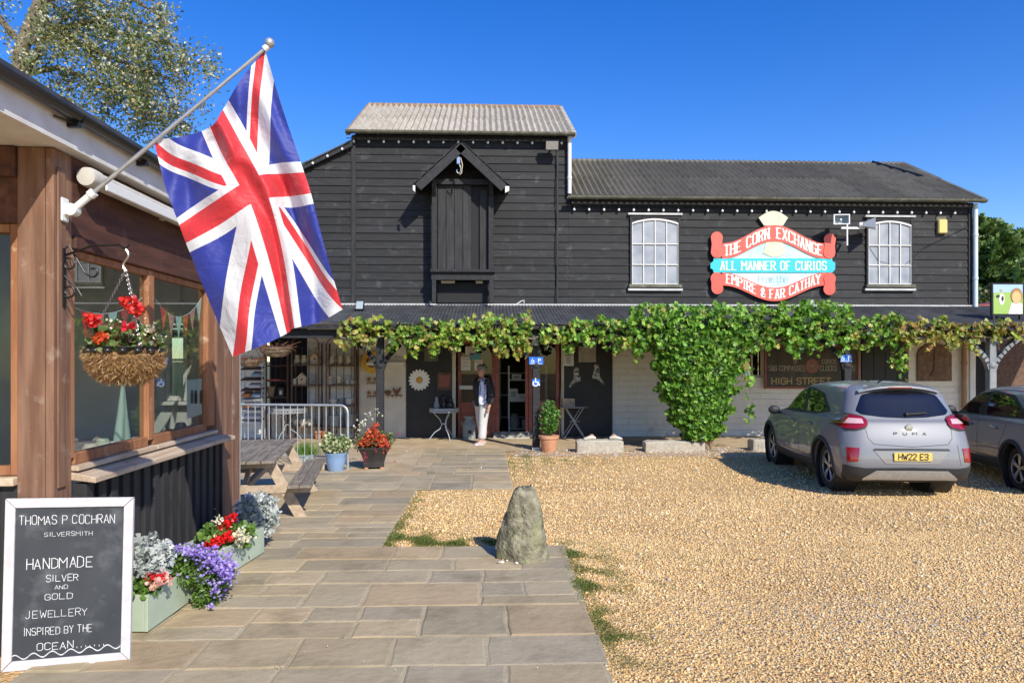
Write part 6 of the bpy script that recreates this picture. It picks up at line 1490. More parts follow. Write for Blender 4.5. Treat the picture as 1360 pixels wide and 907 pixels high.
# ================================================================ shelves of goods left of the sunflower
def shelf_unit(name, label, px0, px1, ptop, levels, Y0, Y1, m='shelf_wood', arch=False, z0=.0):
    a, b = P(px0,0,Y0).x, P(px1,0,Y0).x; t = thing(name, label, 'shelf', ((a+b)/2,Y0,0)); zt = P(400,ptop,Y0).z
    for x in (a+.02,b-.02):
        for y in (Y0+.02,Y1-.02): MB().box(x-.018,x+.018,y-.015,y+.015,z0,zt).build('upright', m, t)
    zl = []
    for p in levels:
        z = P(400,p,Y0).z; zl.append(z); MB().box(a,b,Y0,Y1,z-.03,z).build('shelf_board', m, t)
    for i in range(3):
        x = a+(b-a)*(i+1)/4; MB().tube([(x,Y1-.01,z0+.1),(x,Y1-.01,zt-.1)], .009, 5).build('back_rod', m, t)
    if arch: MB().tube([(a+.02,Y0+.02,zt)]+[((a+b)/2+(a-b)/2*.9*math.cos(PI*i/10), Y0+.02, zt+.16*math.sin(PI*i/10)) for i in range(11)]+[(b-.02,Y0+.02,zt)], .012, 6).build('arched_top', 'rusty', t)
    return a, b, zl
Y0, Y1 = YB-.42, YB-.04
a1, b1, zl1 = shelf_unit('display_shelf', 'brown display shelf with jugs and a bird house, left of the mug shelf', 386, 424, 455, (484,511,538,566), Y0, Y1, arch=True)
a2, b2, zl2 = shelf_unit('display_shelf', 'brown display shelf with jugs, mugs and zinc tubs, beside the cream panel', 432, 473, 456, (485,511,538,567), Y0, Y1, arch=True)
a3, b3, zl3 = shelf_unit('display_shelf', 'dark open shelf behind the middle of the barrier, in front of the dark opening', 352, 383, 452, (485,505,527), Y0, Y1, 'brown_beam')
def jug(c, label, group, s=1, m='ceramic'):
    t = thing('jug', label, 'jug', c, group=group); x, y, z = c
    MB().lathe([(0,0),(.045*s,0),(.065*s,.03*s),(.06*s,.09*s),(.042*s,.15*s),(.055*s,.19*s),(.05*s,.19*s),(.036*s,.15*s)], c, 14).build('body', m, t, smooth=60)
    MB().tube([(x+.05*s,y,z+.16*s),(x+.095*s,y,z+.14*s),(x+.09*s,y,z+.07*s),(x+.06*s,y,z+.05*s)], .008*s, 6).build('handle', m, t, smooth=60)
M['jug_cream'] = mat('jug_cream', (.58,.50,.36), (.30,.20,.13), sc=14, rough=.4, lo=.5, hi=.62)
for i, u in enumerate((.17,.42)): jug((a1+(b1-a1)*u,Y0+.15,zl1[0]), ['cream patterned jug at the left end of the top shelf over the bird house','cream patterned jug beside the peaked house on the top shelf'][i], 'cream jugs on the shelves', 1.12, 'jug_cream')
for i, u in enumerate((.18,.45,.72)): jug((a2+(b2-a2)*u,Y0+.15,zl2[0]), ['left jug of the three above the mugs','middle jug of the three above the mugs','right jug of the three above the mugs'][i], 'cream jugs on the shelves', 1.12, 'jug_cream')
def mug(c, label, m='ceramic', s=1):
    t = thing('mug', label, 'mug', c, group='mugs on the middle shelf'); x, y, z = c
    MB().lathe([(0,0),(.04*s,0),(.045*s,.01),(.045*s,.095*s),(.040*s,.095*s),(.038*s,.02)], c, 14).build('cup', m, t, smooth=50)
    MB().tube([(x+.045*s,y,z+.075*s),(x+.075*s,y,z+.065*s),(x+.075*s,y,z+.035*s),(x+.045*s,y,z+.025*s)], .006, 5).build('handle', m, t)
w_ = b2-a2
for i, (u, k, lab) in enumerate(((.10,0,'lower mug of the left stack of two'),(.10,1,'upper mug of the left stack of two'),(.38,0,'lower mug of the middle stack of two'),(.38,1,'upper mug of the middle stack of two'),(.66,0,'single mug right of the stacks'),(.84,0,'single mug at the right end of the shelf'))):
    mug((a2+w_*u+.02,Y0+.12,zl2[1]+k*.098), lab+' on the middle shelf', 'jug_cream' if i in (1,2) else 'ceramic', 1.05)
def tub(c, r, h, label, m='galv'):
    t = thing('tub', label, 'tub', c, group='zinc tubs on the shelves'); MB().lathe([(0,0),(r*.85,0),(r,h),(r*1.05,h),(r*1.0,h-.01),(r*.82,.02)], c, 18).build('body', m, t, smooth=50)
    for s in (-1,1): MB().tube([(c[0]+s*r,c[1]-.02,c[2]+h*.8),(c[0]+s*(r+.02),c[1],c[2]+h*.7),(c[0]+s*r,c[1]+.02,c[2]+h*.8)], .005, 5).build('handle', m, t)
tub((a2+w_*.22,Y0+.17,zl2[2]), .12, .14, 'wide zinc tub under the mugs, on the left', 'galv'); tub((a2+w_*.74,Y0+.17,zl2[2]), .12, .15, 'wide zinc tub under the mugs, on the right', 'galv')
tub((a2+w_*.25,Y0+.17,zl2[3]), .15, .26, 'tall zinc tub on the lowest shelf, on the left', 'enamel'); tub((a2+w_*.77,Y0+.17,zl2[3]), .14, .29, 'tall zinc tub on the lowest shelf, on the right', 'enamel')
def house(c, label, s, m, mr):
    t = thing('bird_house', label, 'bird house', c); x, y, z = c; w2, h = .07*s, .13*s
    MB().slab([(x-w2,z),(x+w2,z),(x+w2,z+h),(x,z+h+.07*s),(x-w2,z+h)], y-.06, y+.06).build('box', m, t)
    for sg_ in (-1,1): MB().slab([(x,z+h+.072*s),(x+sg_*w2*1.35,z+h-.022*s),(x+sg_*w2*1.35,z+h-.004*s),(x,z+h+.095*s)], y-.08, y+.07).build('roof_board', mr, t)
    MB().lathe([(0,0),(.018*s,0),(.018*s,.004),(0,.004)], (x,y-.064,z+h*.75), 10, 'y').build('entrance', 'letter_black', t)
house((a1+(b1-a1)*.36,Y0+.12,zl1[1]), 'pale wooden bird house on the middle shelf', 1.25, 'sill_wood', 'jug_cream'); house((a1+(b1-a1)*.80,Y0+.14,zl1[0]), 'yellow wooden house with a peaked roof on the top shelf', 1.3, 'alarm_yellow' if False else 'sill_wood', 'gold_rust')
c = (a1+(b1-a1)*.10,Y0+.10,zl1[1]); MB().lathe([(0,0),(.045,0),(.045,.14),(0,.145)], c, 12).build('candle', 'ceramic', None, smooth=40, org=c, label='short white candle left of the pale bird house', category='candle')
for i, (u, m) in enumerate(((.10,'ceramic'),(.38,'ceramic'),(.64,'ceramic'))):
    c = (a1+(b1-a1)*u,Y0+.15,zl1[3]); MB().lathe([(0,0),(.07,0),(.10,.08),(.09,.16),(.06,.18),(.05,.18),(.06,.1)], c, 14).build('pale_bowl', m, None, smooth=60, org=c,
       label=['left one of the row of pale round bowls on the floor shelf behind the barrier','middle one of the row of pale round bowls on the floor shelf behind the barrier','right one of the row of pale round bowls on the floor shelf behind the barrier'][i], category='bowl')
for i in range(2):
    c = (b1+.03+.16*i-.08,Y0+.1,.02); MB().lathe([(0,0),(.06,0),(.085,.15),(.095,.16),(.095,.19),(0,.17)], c, 14).build('clay_pot', 'terracotta', None, smooth=40, org=c, label=['terracotta pot on the floor left of the gap between the shelves','terracotta pot on the floor by the mug shelf'][i], category='pot')
# items on the dark shelf
c = P(360,512,Y0+.1); MB().lathe([(0,0),(.06,0),(.10,.22),(.105,.23),(0,.22)], (c.x,c.y,zl3[2]), 14).build('basket', 'wicker', None, smooth=40, org=(c.x,c.y,zl3[2]), label='tapered wicker bin on the dark shelf under the red tray', category='basket')
MB().box(P(355,0,Y0).x,P(371,0,Y0).x,Y0+.0,Y0+.3,zl3[1]+.0,zl3[1]+.02).build('tray', 'paper_red', None, org=P(363,505,Y0), label='flat red tray on the dark shelf', category='tray')
c = P(374,515,Y0+.12); 
lt_ = thing('lantern', 'black lantern with a pale window on the dark shelf', 'lantern', (c.x,c.y,zl3[2])); MB().box(c.x-.07,c.x+.07,c.y-.07,c.y+.07,zl3[2],zl3[2]+.22).build('case', 'black_gloss', lt_, bev=.006)
MB().lathe([(.10,.22),(.03,.29),(0,.30)], (c.x,c.y,zl3[2]), 4).build('cap', 'black_gloss', lt_); MB().box(c.x-.03,c.x+.03,c.y-.074,c.y-.0705,zl3[2]+.05,zl3[2]+.15).build('lantern_pane', 'ceramic', lt_)
# paper rack at the left end
xr0, xr1 = P(322,0,YB-.9).x, P(349,0,YB-.9).x; rk = thing('magazine_rack', 'tiered metal rack of folded cloths and magazines at the left end of the veranda', 'rack', (xr0,YB-.9,0))
for x in (xr0,xr1): MB().tube([(x,YB-.75,.08),(x,YB-.75,P(330,476,YB-.75).z)], .012, 6).build('upright', 'galv', rk); MB().tube([(x,YB-1.0,.08),(x,YB-.95,P(330,476,YB-.95).z)], .010, 6).build('upright', 'galv', rk)
for i, py in enumerate((489,503,517,529,543,558)):
    z = P(330,py,YB-.9).z; MB().hexa([(xr0,YB-1.05,z-.04),(xr1,YB-1.05,z-.04),(xr1,YB-.72,z+.02),(xr0,YB-.72,z+.02)], [(xr0,YB-1.05,z-.02),(xr1,YB-1.05,z-.02),(xr1,YB-.72,z+.04),(xr0,YB-.72,z+.04)]).build('tier', 'shelf_wood' if i < 3 else 'galv', rk)
M['cloth_orange'] = mat('cloth_orange', (.52,.20,.05), rough=.9); M['cloth_blue'] = mat('cloth_blue', (.25,.33,.42), rough=.9); M['cloth_white'] = mat('cloth_white', (.62,.60,.57), (.48,.45,.44), sc=9, rough=.9)
for i, (py, m, u0, u1, lab) in enumerate(((500,'cloth_blue',.5,.95,'grey blue folded cloth high on the rack'),(515,'cloth_white',.35,.98,'white folded cloth on the rack above the orange ones'),(527,'cloth_orange',.03,.48,'orange folded cloth on the rack level with the barrier rail'),(527,'cloth_blue',.52,.97,'pale blue folded cloth next to the orange one'),
      (541,'cloth_orange',.05,.5,'orange folded cloth lower on the rack'),(541,'cloth_white',.52,.95,'white folded cloth beside the lower orange one'),(556,'cloth_white',.05,.95,'wide white folded cloth on the lowest tier of the rack'))):
    z = P(330,py,YB-.9).z; a, b = xr0+(xr1-xr0)*u0, xr0+(xr1-xr0)*u1; t_ = MB().hexa([(a,YB-1.04,z-.0),(b,YB-1.04,z-.0),(b,YB-.76,z+.045),(a,YB-.76,z+.045)], [(a+.01,YB-1.03,z+.07),(b-.01,YB-1.03,z+.07),(b,YB-.78,z+.12),(a,YB-.78,z+.12)])
    t_.build('folded_cloth', m, None, bev=.015, org=((a+b)/2,YB-.9,z), label=lab, category='cloth')
# ================================================================ iron tables
def bistro(c, label, r=.36, h=.72, m='pale_blue_iron'):
    t = thing('bistro_table', label, 'table', c, R.uniform(0,1), world=False)
    MB().lathe([(0,h-.012),(r-.01,h-.012),(r-.01,h),(0,h)], (0,0,0), 24).build('tabletop', m, t)
    for z in (h-.005,h-.085): MB().tube([(r*math.cos(2*PI*i/28), r*math.sin(2*PI*i/28), z) for i in range(28)], .009, 6, closed=True).build('rim_hoop', m, t)
    mb = MB(); n = 40
    for i in range(n):
        a, b = 2*PI*i/n, 2*PI*(i+1)/n; p = lambda q, z: (r*math.cos(q), r*math.sin(q), z)
        mb.bar(p(a,h-.08), p(b,h-.01), .006, .016); mb.bar(p(b,h-.08), p(a,h-.01), .006, .016)
    mb.build('lattice_band', m, t, kind='stuff')
    for k in range(3):
        a = 2*PI*k/3; pts = []
        for s, z in ((.30,h-.02),(.24,h-.12),(.10,h-.26),(.055,h-.38),(.10,h-.48),(.22,h-.56),(.30,.07),(.34,.0)): pts.append((s*math.cos(a), s*math.sin(a), z))
        MB().tube(pts, .011, 8).build('leg', m, t, smooth=60)
    MB().tube([(.06*math.cos(2*PI*i/12), .06*math.sin(2*PI*i/12), h-.36) for i in range(12)], .008, 6, closed=True).build('leg_ring', m, t)
    return t
M['pale_blue_iron'] = mat('pale_blue_iron', (.36,.41,.46), (.42,.47,.52), sc=9, rough=.45)
M['grey_iron'] = mat('grey_iron', (.28,.30,.32), rough=.5)
c = P(381,583,YB-.75); bistro((c.x,YB-.75,.012), 'round openwork iron table behind the crowd barrier', .42, .74, 'grey_iron')
c = P(590,583,YB-.55); bistro((c.x,YB-.55,.012), 'round pale blue openwork iron table beside the shop door', .34, .73); tcx, tcy = c.x, YB-.55
# things on the door-side table
for i, (dx, dy, h, w_, lab) in enumerate(((-.17,-.05,.27,.07,'small dark statuette with pale highlights on the left of the round table'),(-.02,.05,.30,.09,'dark rounded ornament in the middle of the round table'),(.14,.0,.26,.10,'dark rounded ornament on the right of the round table'))):
    c = (tcx+dx,tcy+dy,.745); MB().lathe([(0,0),(w_*.8,0),(w_,h*.2),(w_*.75,h*.5),(w_*.5,h*.65),(w_*.55,h*.8),(w_*.3,h*.95),(0,h)], c, 14).build('ornament', ['enamel','dark_pot','dark_pot'][i], None, smooth=60, org=c, label=lab, category='ornament')
bx_ = thing('framed_picture', 'dark red framed picture behind the round table', 'picture', (bx(589),YB-.09,1.0)); MB().box(bx(581),bx(600),YB-.10,YB-.07,bz(518),bz(494)).build('frame', 'shelf_wood', bx_, bev=.006); MB().box(bx(583.5),bx(597.5),YB-.106,YB-.101,bz(514),bz(498)).build('canvas', 'red_brown', bx_)
c = (bx(594,YB-.1),YB-.12,bz(476)); 
# milk churn
cx = P(623,0,YB-.4).x; mc_ = thing('milk_churn', 'grey green milk churn standing by the shop door', 'churn', (cx,YB-.35,.012)); MB().lathe([(0,0),(.15,0),(.155,.03),(.155,.33),(.15,.36),(.10,.43),(.095,.48),(.125,.50),(.125,.53),(0,.54)], (cx,YB-.35,.012), 20).build('body', 'enamel', mc_, smooth=40)
for s in (-1,1): MB().tube([(cx+s*.12,YB-.35,.42),(cx+s*.19,YB-.35,.40),(cx+s*.17,YB-.35,.33),(cx+s*.152,YB-.35,.31)], .009, 6).build('handle', 'enamel', mc_)
MB().box(cx-.02,cx+.06,YB-.512,YB-.506,.14,.22).build('label_patch', 'letter_black', mc_)
c = P(608,552,YB-.3); 
# folding table right of the door
c = P(762,583,YB-.45); ft_ = thing('folding_table', 'small round folding table by the black panel holding a wooden crate', 'table', (c.x,YB-.45,.012), world=False); zt = .76
MB().lathe([(0,zt-.025),(.33,zt-.025),(.34,zt-.012),(.33,zt),(0,zt)], (0,0,0), 26).build('tabletop', 'grey_iron', ft_, smooth=40)
for s in (-1,1):
    for y in (-.2,.2): MB().tube([(s*.26,y,0),(-s*.20,y,zt-.03)], .012, 8).build('leg', 'grey_iron', ft_)
for s in (-1,1): MB().tube([(s*.24,-.2,.05),(s*.24,.2,.05)], .010, 6).build('foot_bar', 'grey_iron', ft_)
MB().tube([(-.12,-.2,.42),(.12,-.2,.42)], .009, 6).build('stretcher', 'grey_iron', ft_)
cr = thing('wooden_crate', 'small wooden crate on the folding table', 'crate', (c.x-.15,YB-.45,.772))
x, y, z = c.x-.13, YB-.45, .772
for i in range(3):
    for s in (-1,1): MB().box(x-.14,x+.14,y+s*.10-.006,y+s*.10+.006,z+.062*i,z+.062*i+.052).build('slat', 'bench_leg', cr); MB().box(x+s*.14-.006,x+s*.14+.006,y-.09,y+.09,z+.062*i,z+.062*i+.052).build('slat', 'bench_leg', cr)
MB().box(x-.13,x+.13,y-.09,y+.09,z,z+.01).build('base', 'bench_leg', cr)
# goods inside the dark doorway
def inside_shelf(x, Y, w_, zs_, label, items):
    t = thing('stock_shelf', label, 'shelf', (x,Y,.06))
    for s in (0,w_): 
        for yy in (Y,Y+.35): MB().box(x+s-.015,x+s+.015,yy-.015,yy+.015,.06,zs_[-1]+.35).build('upright', 'white_paint', t)
    for z in zs_: MB().box(x,x+w_,Y,Y+.35,z-.02,z).build('shelf_board', 'white_paint', t)
inside_shelf(bx(676,YB+.9), YB+.9, .95, (.12,.82,1.35), 'white stock shelf just inside the open doorway', 0)
inside_shelf(bx(664,YB+2.3), YB+2.3, .8, (.3,.9,1.5,2.0), 'pale stock shelf deep inside the shop', 0)
k_ = 0
for (px, py, w_, h, m, Y, zb_, lab) in ((682,0,.22,.30,'paper',YB+1.0,.82,'white boxed item on the middle of the stock shelf'),(693,0,.2,.17,'ceramic',YB+1.0,.82,'low pale box on the right of the stock shelf'),(686,0,.24,.14,'paper',YB+1.0,1.35,'flat pale box on top of the stock shelf'),(697,0,.16,.22,'enamel',YB+1.0,.12,'grey tin low on the stock shelf')):
    x = bx(px,Y); t = thing('boxed_item', lab, 'box', (x,Y,zb_)); MB().box(x-w_/2,x+w_/2,Y,Y+.18,zb_,zb_+h).build('carton', m, t, bev=.004); MB().box(x-w_*.3,x+w_*.3,Y-.003,Y-.0005,zb_+h*.3,zb_+h*.8).build('printed_panel', 'letter_grey', t)
x, Y = bx(683,YB+.95), YB+1.05; MB().lathe([(0,0),(.10,0),(.15,.10),(.15,.2),(.10,.30),(.07,.34),(.09,.37),(0,.37)], (x,Y,.12), 16).build('stoneware_jar', 'enamel', None, smooth=60, org=(x,Y,.12), label='grey stoneware jar on the floor shelf inside the doorway', category='jar')
lx, ly = bx(661,YB+.5), YB+.6; ln = thing('pendant_lamp', 'small warm pendant lamp lit inside the shop doorway', 'lamp', (lx,ly,2.3))
M['lamp_glow'] = mat('lamp_glow', (.8,.5,.3), rough=.5); b_ = M['lamp_glow'].node_tree.nodes['Principled BSDF']; b_.inputs['Emission Color'].default_value = (1,.55,.28,1); b_.inputs['Emission Strength'].default_value = .9
zl_ = P(661,466,ly).z; MB().lathe([(.03,.10),(.055,.0),(.05,-.08)], (lx,ly,zl_), 12).build('shade', 'lamp_glow', ln, smooth=50); MB().tube([(lx,ly,zl_+.1),(lx,ly,2.75)], .005, 5).build('flex', 'letter_black', ln)
# ================================================================ hanging wicker baskets at the left end
def wickerb(px, py, Y, r, label, seed):
    c = P(px,py,Y); t = thing('wicker_basket', label, 'hanging basket', c)
    MB().lathe([(0,-r*.62),(r*.45,-r*.58),(r*.8,-r*.3),(r,.0),(r*.95,.0),(r*.75,-r*.25),(0,-r*.5)], c, 20).build('bowl', 'wicker', t, smooth=60)
    mb = MB(); rs = random.Random(seed)
    for i in range(60):
        zz_ = -r*.6*rs.random(); rd_ = r*math.sqrt(max(0,1-(zz_/(-r*.66))**2))*1.02; a0 = rs.uniform(0,6.28); 
        mb.tube([(c.x+rd_*math.cos(a0+k*.22), c.y+rd_*math.sin(a0+k*.22), c.z+zz_+rs.uniform(-.012,.012)) for k in range(5)], .006, 4)
    mb.build('woven_rods', 'wicker', t, kind='stuff'); mb = MB()
    for i in range(110):
        a = rs.uniform(0,6.28); d = Vector((math.cos(a), math.sin(a), rs.uniform(-.1,.8))); p = c+Vector((math.cos(a)*r*rs.uniform(.2,.95), math.sin(a)*r*.9*rs.uniform(.2,.95), 0)); q = p+d*rs.uniform(.08,.24)
        mb.tube([p, p.lerp(q,.5)+Vector((rs.uniform(-.03,.03),0,rs.uniform(-.02,.04))), q+Vector((0,0,rs.uniform(-.08,.02)))], .004, 4)
    mb.build('dry_twigs', 'rusty', t, kind='stuff')
    for k in range(3): a = 2*PI*k/3; MB().tube([(c.x+r*math.cos(a),c.y+r*math.sin(a),c.z), (c.x,c.y,ZE_-.27)], .004, 4).build('chain', 'iron', t)
wickerb(366,462,YP-.25,.30,'wicker hanging basket with dry twigs under the veranda edge, nearer the flag tip',3)
wickerb(332,478,YP+.35,.24,'twiggy hanging basket behind the corner of the timber shop',5)
# ================================================================ the woman walking past the door
def skin(name, m, parent, pts, edges, rads, sub=2, smooth=True):
    me = bpy.data.meshes.new(name); me.from_pydata([tuple(p) for p in pts], edges, []); me.materials.append(M[m])
    o = link(name, me, parent, Vector((0,0,0))); sk = o.modifiers.new('skin', 'SKIN'); sk.use_smooth_shade = True
    for i, r in enumerate(rads):
        v = me.skin_vertices[0].data[i]; v.radius = (r, r) if isinstance(r, (int, float)) else r; v.use_root = (i == 0)
    s = o.modifiers.new('sub', 'SUBSURF'); s.levels = sub; s.render_levels = sub
    return o
def chainpts(*ch):
    pts, rads, edges = [], [], []; idx = {}
    for c in ch:
        prev = None
        for (key, p, r) in c:
            if key in idx: i = idx[key]
            else: i = len(pts); idx[key] = i; pts.append(p); rads.append(r)
            if prev is not None: edges.append((prev, i))
            prev = i
    return pts, edges, rads
def woman():
    g = G(641,590); t = thing('person', 'grey haired woman in a dark jacket and pale trousers walking past the shop door', 'person', (g.x,g.y,.012), rad(42), world=False); t.scale = (1.18,1.18,1.0)
    # local: x to the picture's right, y away from the camera; she walks left, turned partly to the camera
    H = 1.70
    body = chainpts(
        [('pel',(0,0,.93),.115),('wai',(0,0,1.06),.105),('che',(0,.01,1.25),.125),('shm',(0,.01,1.38),.09),('nek',(-.02,0,1.46),.047),('hd0',(-.045,-.01,1.53),.062),('hd1',(-.05,-.01,1.61),.082),('hd2',(-.045,-.01,1.66),.062)],
        [('pel',0,0),('hl',(-.03,-.075,.88),.085),('kl',(-.07,-.085,.50),.055),('al',(-.10,-.09,.10),.038),('tl',(-.20,-.10,.035),.03)],
        [('pel',0,0),('hr',(.02,.075,.88),.085),('kr',(.02,.07,.50),.055),('ar',(.085,.07,.115),.038),('tr',(-.01,.07,.035),.03)],
        [('shm',0,0),('sl',(-.02,-.165,1.37),.055),('el',(-.005,-.25,1.10),.042),('wl',(-.08,-.265,.83),.028),('ml',(-.10,-.26,.78),.026)],
        [('shm',0,0),('sr',(.06,.14,1.37),.055),('er',(.15,.17,1.12),.042),('wr',(.20,.155,.83),.028),('mr',(.20,.15,.77),.026)])
    skin('body', 'skin', t, *body)
    # hands: five fingers each, rooted in the palm
    for hx, hy, hz in ((-.10,-.26,.78),(.20,.15,.77)):
        pts = []; ch = []
        for k in range(4):
            o_ = (k-1.5)*.017; l = (.065,.075,.072,.055)[k]
            ch.append([('p',(hx,hy,hz),.022),('b%d'%k,(hx-.008,hy+o_,hz-.03),.011),('m%d'%k,(hx-.018,hy+o_*1.1,hz-.03-l*.5),.009),('t%d'%k,(hx-.034,hy+o_*1.05,hz-.03-l*.9),.007)])
        ch.append([('p',0,0),('th',(hx-.024,hy-.02,hz-.012),.012),('tt',(hx-.044,hy-.02,hz-.045),.009)])
        skin('hand', 'skin', t, *chainpts(*ch), sub=1)
    tr = chainpts([('p',(0,0,.95),(.14,.115)),('hl',(-.025,-.08,.86),.118),('kl',(-.07,-.09,.50),.088),('cl',(-.085,-.09,.28),.082),('al',(-.10,-.09,.10),.084)],
                  [('p',0,0),('hr',(.02,.08,.86),.118),('kr',(.022,.08,.50),.088),('cr',(.055,.075,.28),.082),('ar',(.085,.07,.12),.084)])
    skin('trousers', 'trousers', t, *tr)
    jk = chainpts([('g',(.03,.0,.78),(.21,.17)),('h',(.03,.0,.92),(.205,.17)),('w',(.02,.0,1.06),(.195,.16)),('c',(.01,.01,1.25),(.195,.155)),('s',(.005,.01,1.37),(.135,.115)),('n',(-.005,.01,1.42),.062)],
                  [('s',0,0),('sl',(-.01,-.175,1.36),.085),('el',(-.0,-.255,1.11),.074),('wl',(-.07,-.265,.86),.056)],
                  [('s',0,0),('sr',(.07,.17,1.36),.085),('er',(.18,.20,1.13),.074),('wr',(.20,.155,.86),.056)])
    skin('jacket', 'jacket', t, *jk)
    # open front: shirt, scarf and blouse seen between the jacket edges
    M['blouse'] = mat('blouse', (.62,.65,.74), rough=.8); M['scarf'] = mat('scarf', (.13,.16,.40), (.55,.58,.72), sc=34, rough=.85, lo=.46, hi=.54)
    def drape(name, m, rows):
        rows = [[(x*1.16,y*1.16,z) for x,y,z in r] for r in rows]
        mb = MB(); n = len(rows[0]); vs = [v for r in rows for v in r]; fs = [(i*n+k,i*n+k+1,(i+1)*n+k+1,(i+1)*n+k) for i in range(len(rows)-1) for k in range(n-1)]
        o = mb.add(vs, fs).build(name, m, t, smooth=80); s = o.modifiers.new('t','SOLIDIFY'); s.thickness = .012; s2 = o.modifiers.new('s','SUBSURF'); s2.levels = 2; s2.render_levels = 2
    drape('blouse', 'blouse', [[(-.10+.02*k-.0,-.115+.0*k-.015*k,z) for k in range(0,1)]+[(x,y,z)] for x,y,z in ()] or [[(-.12,-.10,1.39),(-.085,-.13,1.39),(-.03,-.14,1.38)],[(-.155,-.09,1.22),(-.12,-.14,1.22),(-.05,-.155,1.22)],[(-.165,-.09,1.05),(-.13,-.145,1.05),(-.06,-.16,1.05)],[(-.17,-.085,.86),(-.135,-.145,.86),(-.07,-.16,.86)]])
    drape('scarf', 'scarf', [[(-.065,-.085,1.46),(-.03,-.10,1.46)],[(-.085,-.125,1.38),(-.045,-.14,1.38)],[(-.105,-.155,1.22),(-.062,-.168,1.22)],[(-.115,-.162,1.04),(-.072,-.175,1.04)],[(-.12,-.165,.82),(-.078,-.178,.80)]])
    drape('scarf', 'scarf', [[(-.09,-.05,1.46),(-.075,-.08,1.46)],[(-.135,-.08,1.37),(-.105,-.11,1.37)],[(-.165,-.09,1.20),(-.14,-.125,1.20)],[(-.175,-.09,1.02),(-.15,-.13,1.02)]])
    # face
    hx, hy, hz = -.055, -.01, 1.60
    MB().ball((hx-.075,hy-.030,hz-.010), .016, 10, 8, (1.3,.8,1.1)).build('nose', 'skin', t, smooth=80)
    for yy in (-.045,.0): MB().ball((hx-.068,hy+yy-.015,hz+.022), .009, 8, 6).build('eye', 'letter_black', t, smooth=80)
    M['lips'] = mat('lips', (.42,.14,.12), rough=.5); MB().ball((hx-.070,hy-.028,hz-.045), .013, 8, 6, (.7,1.5,.4)).build('mouth', 'lips', t, smooth=80)
    MB().ball((hx+.035,hy-.078,hz-.0), .020, 8, 6, (.7,.4,1.2)).build('ear', 'skin', t, smooth=80)
    hp = []
    mb = MB(); n = 22; m_ = 14; vs = []; fs = []
    for i in range(m_+1):
        th = PI*i/m_
        for k in range(n):
            a = 2*PI*k/n; x, y, z = math.sin(th)*math.cos(a), math.sin(th)*math.sin(a), math.cos(th)
            r = .112*(1+.06*math.sin(a*5+i)+.05*math.sin(a*9-i*2)); fr = 1
            if x < -.25 and z < .42: r *= .66
            if z < -.35: r *= .80
            vs.append((hx+.018+x*r*.98, hy+y*r*.92, hz+.035+z*r*.98))
    for i in range(m_):
        for k in range(n): fs.append((i*n+k,(i+1)*n+k,(i+1)*n+(k+1) % n,i*n+(k+1) % n))
    mb.add(vs, fs).build('hair', 'hair', t, smooth=80)
    for sx, sy, yaw in ((-.145,-.095,0),(.045,.07,0)):
        st = [(.07,.030,.055),(.03,.038,.075),(-.03,.042,.07),(-.08,.044,.055),(-.125,.036,.045),(-.145,.015,.03)]; n = 12; vs = []
        for x, w_, h in st:
            for k in range(n): a = 2*PI*k/n; vs.append((sx+x, sy+w_*math.cos(a), max(0,.5*h+.5*h*math.sin(a))))
        fs = [(i*n+k,i*n+(k+1) % n,(i+1)*n+(k+1) % n,(i+1)*n+k) for i in range(len(st)-1) for k in range(n)]+[tuple(range(n)),tuple((len(st)-1)*n+k for k in range(n))]
        MB().add(vs, fs).build('shoe', 'shoe_pink', t, smooth=60); MB().box(sx-.14,sx+.07,sy-.036,sy+.036,0,.014).build('sole', 'white_plastic', t, bev=.004)
M['shoe_pink'] = mat('shoe_pink', (.50,.40,.42), rough=.6)
woman()
# ================================================================ grape vine along the veranda
VG = [(.09,.22,.02),(.16,.36,.035),(.24,.46,.055),(.05,.13,.015),(.30,.50,.08)]
VY = [(.36,.44,.06),(.46,.50,.09),(.26,.38,.06),(.30,.24,.05),(.48,.42,.11),(.20,.32,.05)]
VO = [(.42,.36,.09),(.46,.27,.08),(.28,.31,.06),(.40,.20,.08),(.34,.36,.10),(.20,.24,.05)]
def vine_pts(spec, seed):
    rs = np.random.RandomState(seed); P_ = []; C_ = []; S_ = []
    for (x0, x1, yt, yb_, n, pal, mixp, dep) in spec:
        n = int(n*1.45)
        k = 0; xs = rs.uniform(x0, x1, n); u = rs.beta(1.4, 1.6, n)
        wob = 3.5*np.sin(xs*.21)+2.5*np.sin(xs*.083+1)+2*np.sin(xs*.47)
        ys = yt+wob*.6+(yb_-yt+wob)*u+rs.normal(0,1.6,n)
        dens = np.sin(xs*.23+ys*.11)+np.sin(ys*.31-xs*.13)+rs.normal(0,.6,n); keep = dens > -.55
        Ys = YP-.22+rs.uniform(-dep, dep, n)
        for a, b, Y, kk in zip(xs, ys, Ys, keep):
            if kk: P_.append(tuple(P(a, b, Y)))
        m_ = int(keep.sum()); pal_ = np.array(pal)[rs.randint(len(pal), size=m_)]; alt = np.array(mixp[0])[rs.randint(len(mixp[0]), size=m_)]
        sel = rs.uniform(size=m_) < mixp[1]; pal_[sel] = alt[sel]; C_.append(pal_*rs.uniform(.75,1.2,(m_,1))); S_.append(rs.uniform(.055,.115,m_))
    return np.array(P_), np.concatenate(C_), np.concatenate(S_)
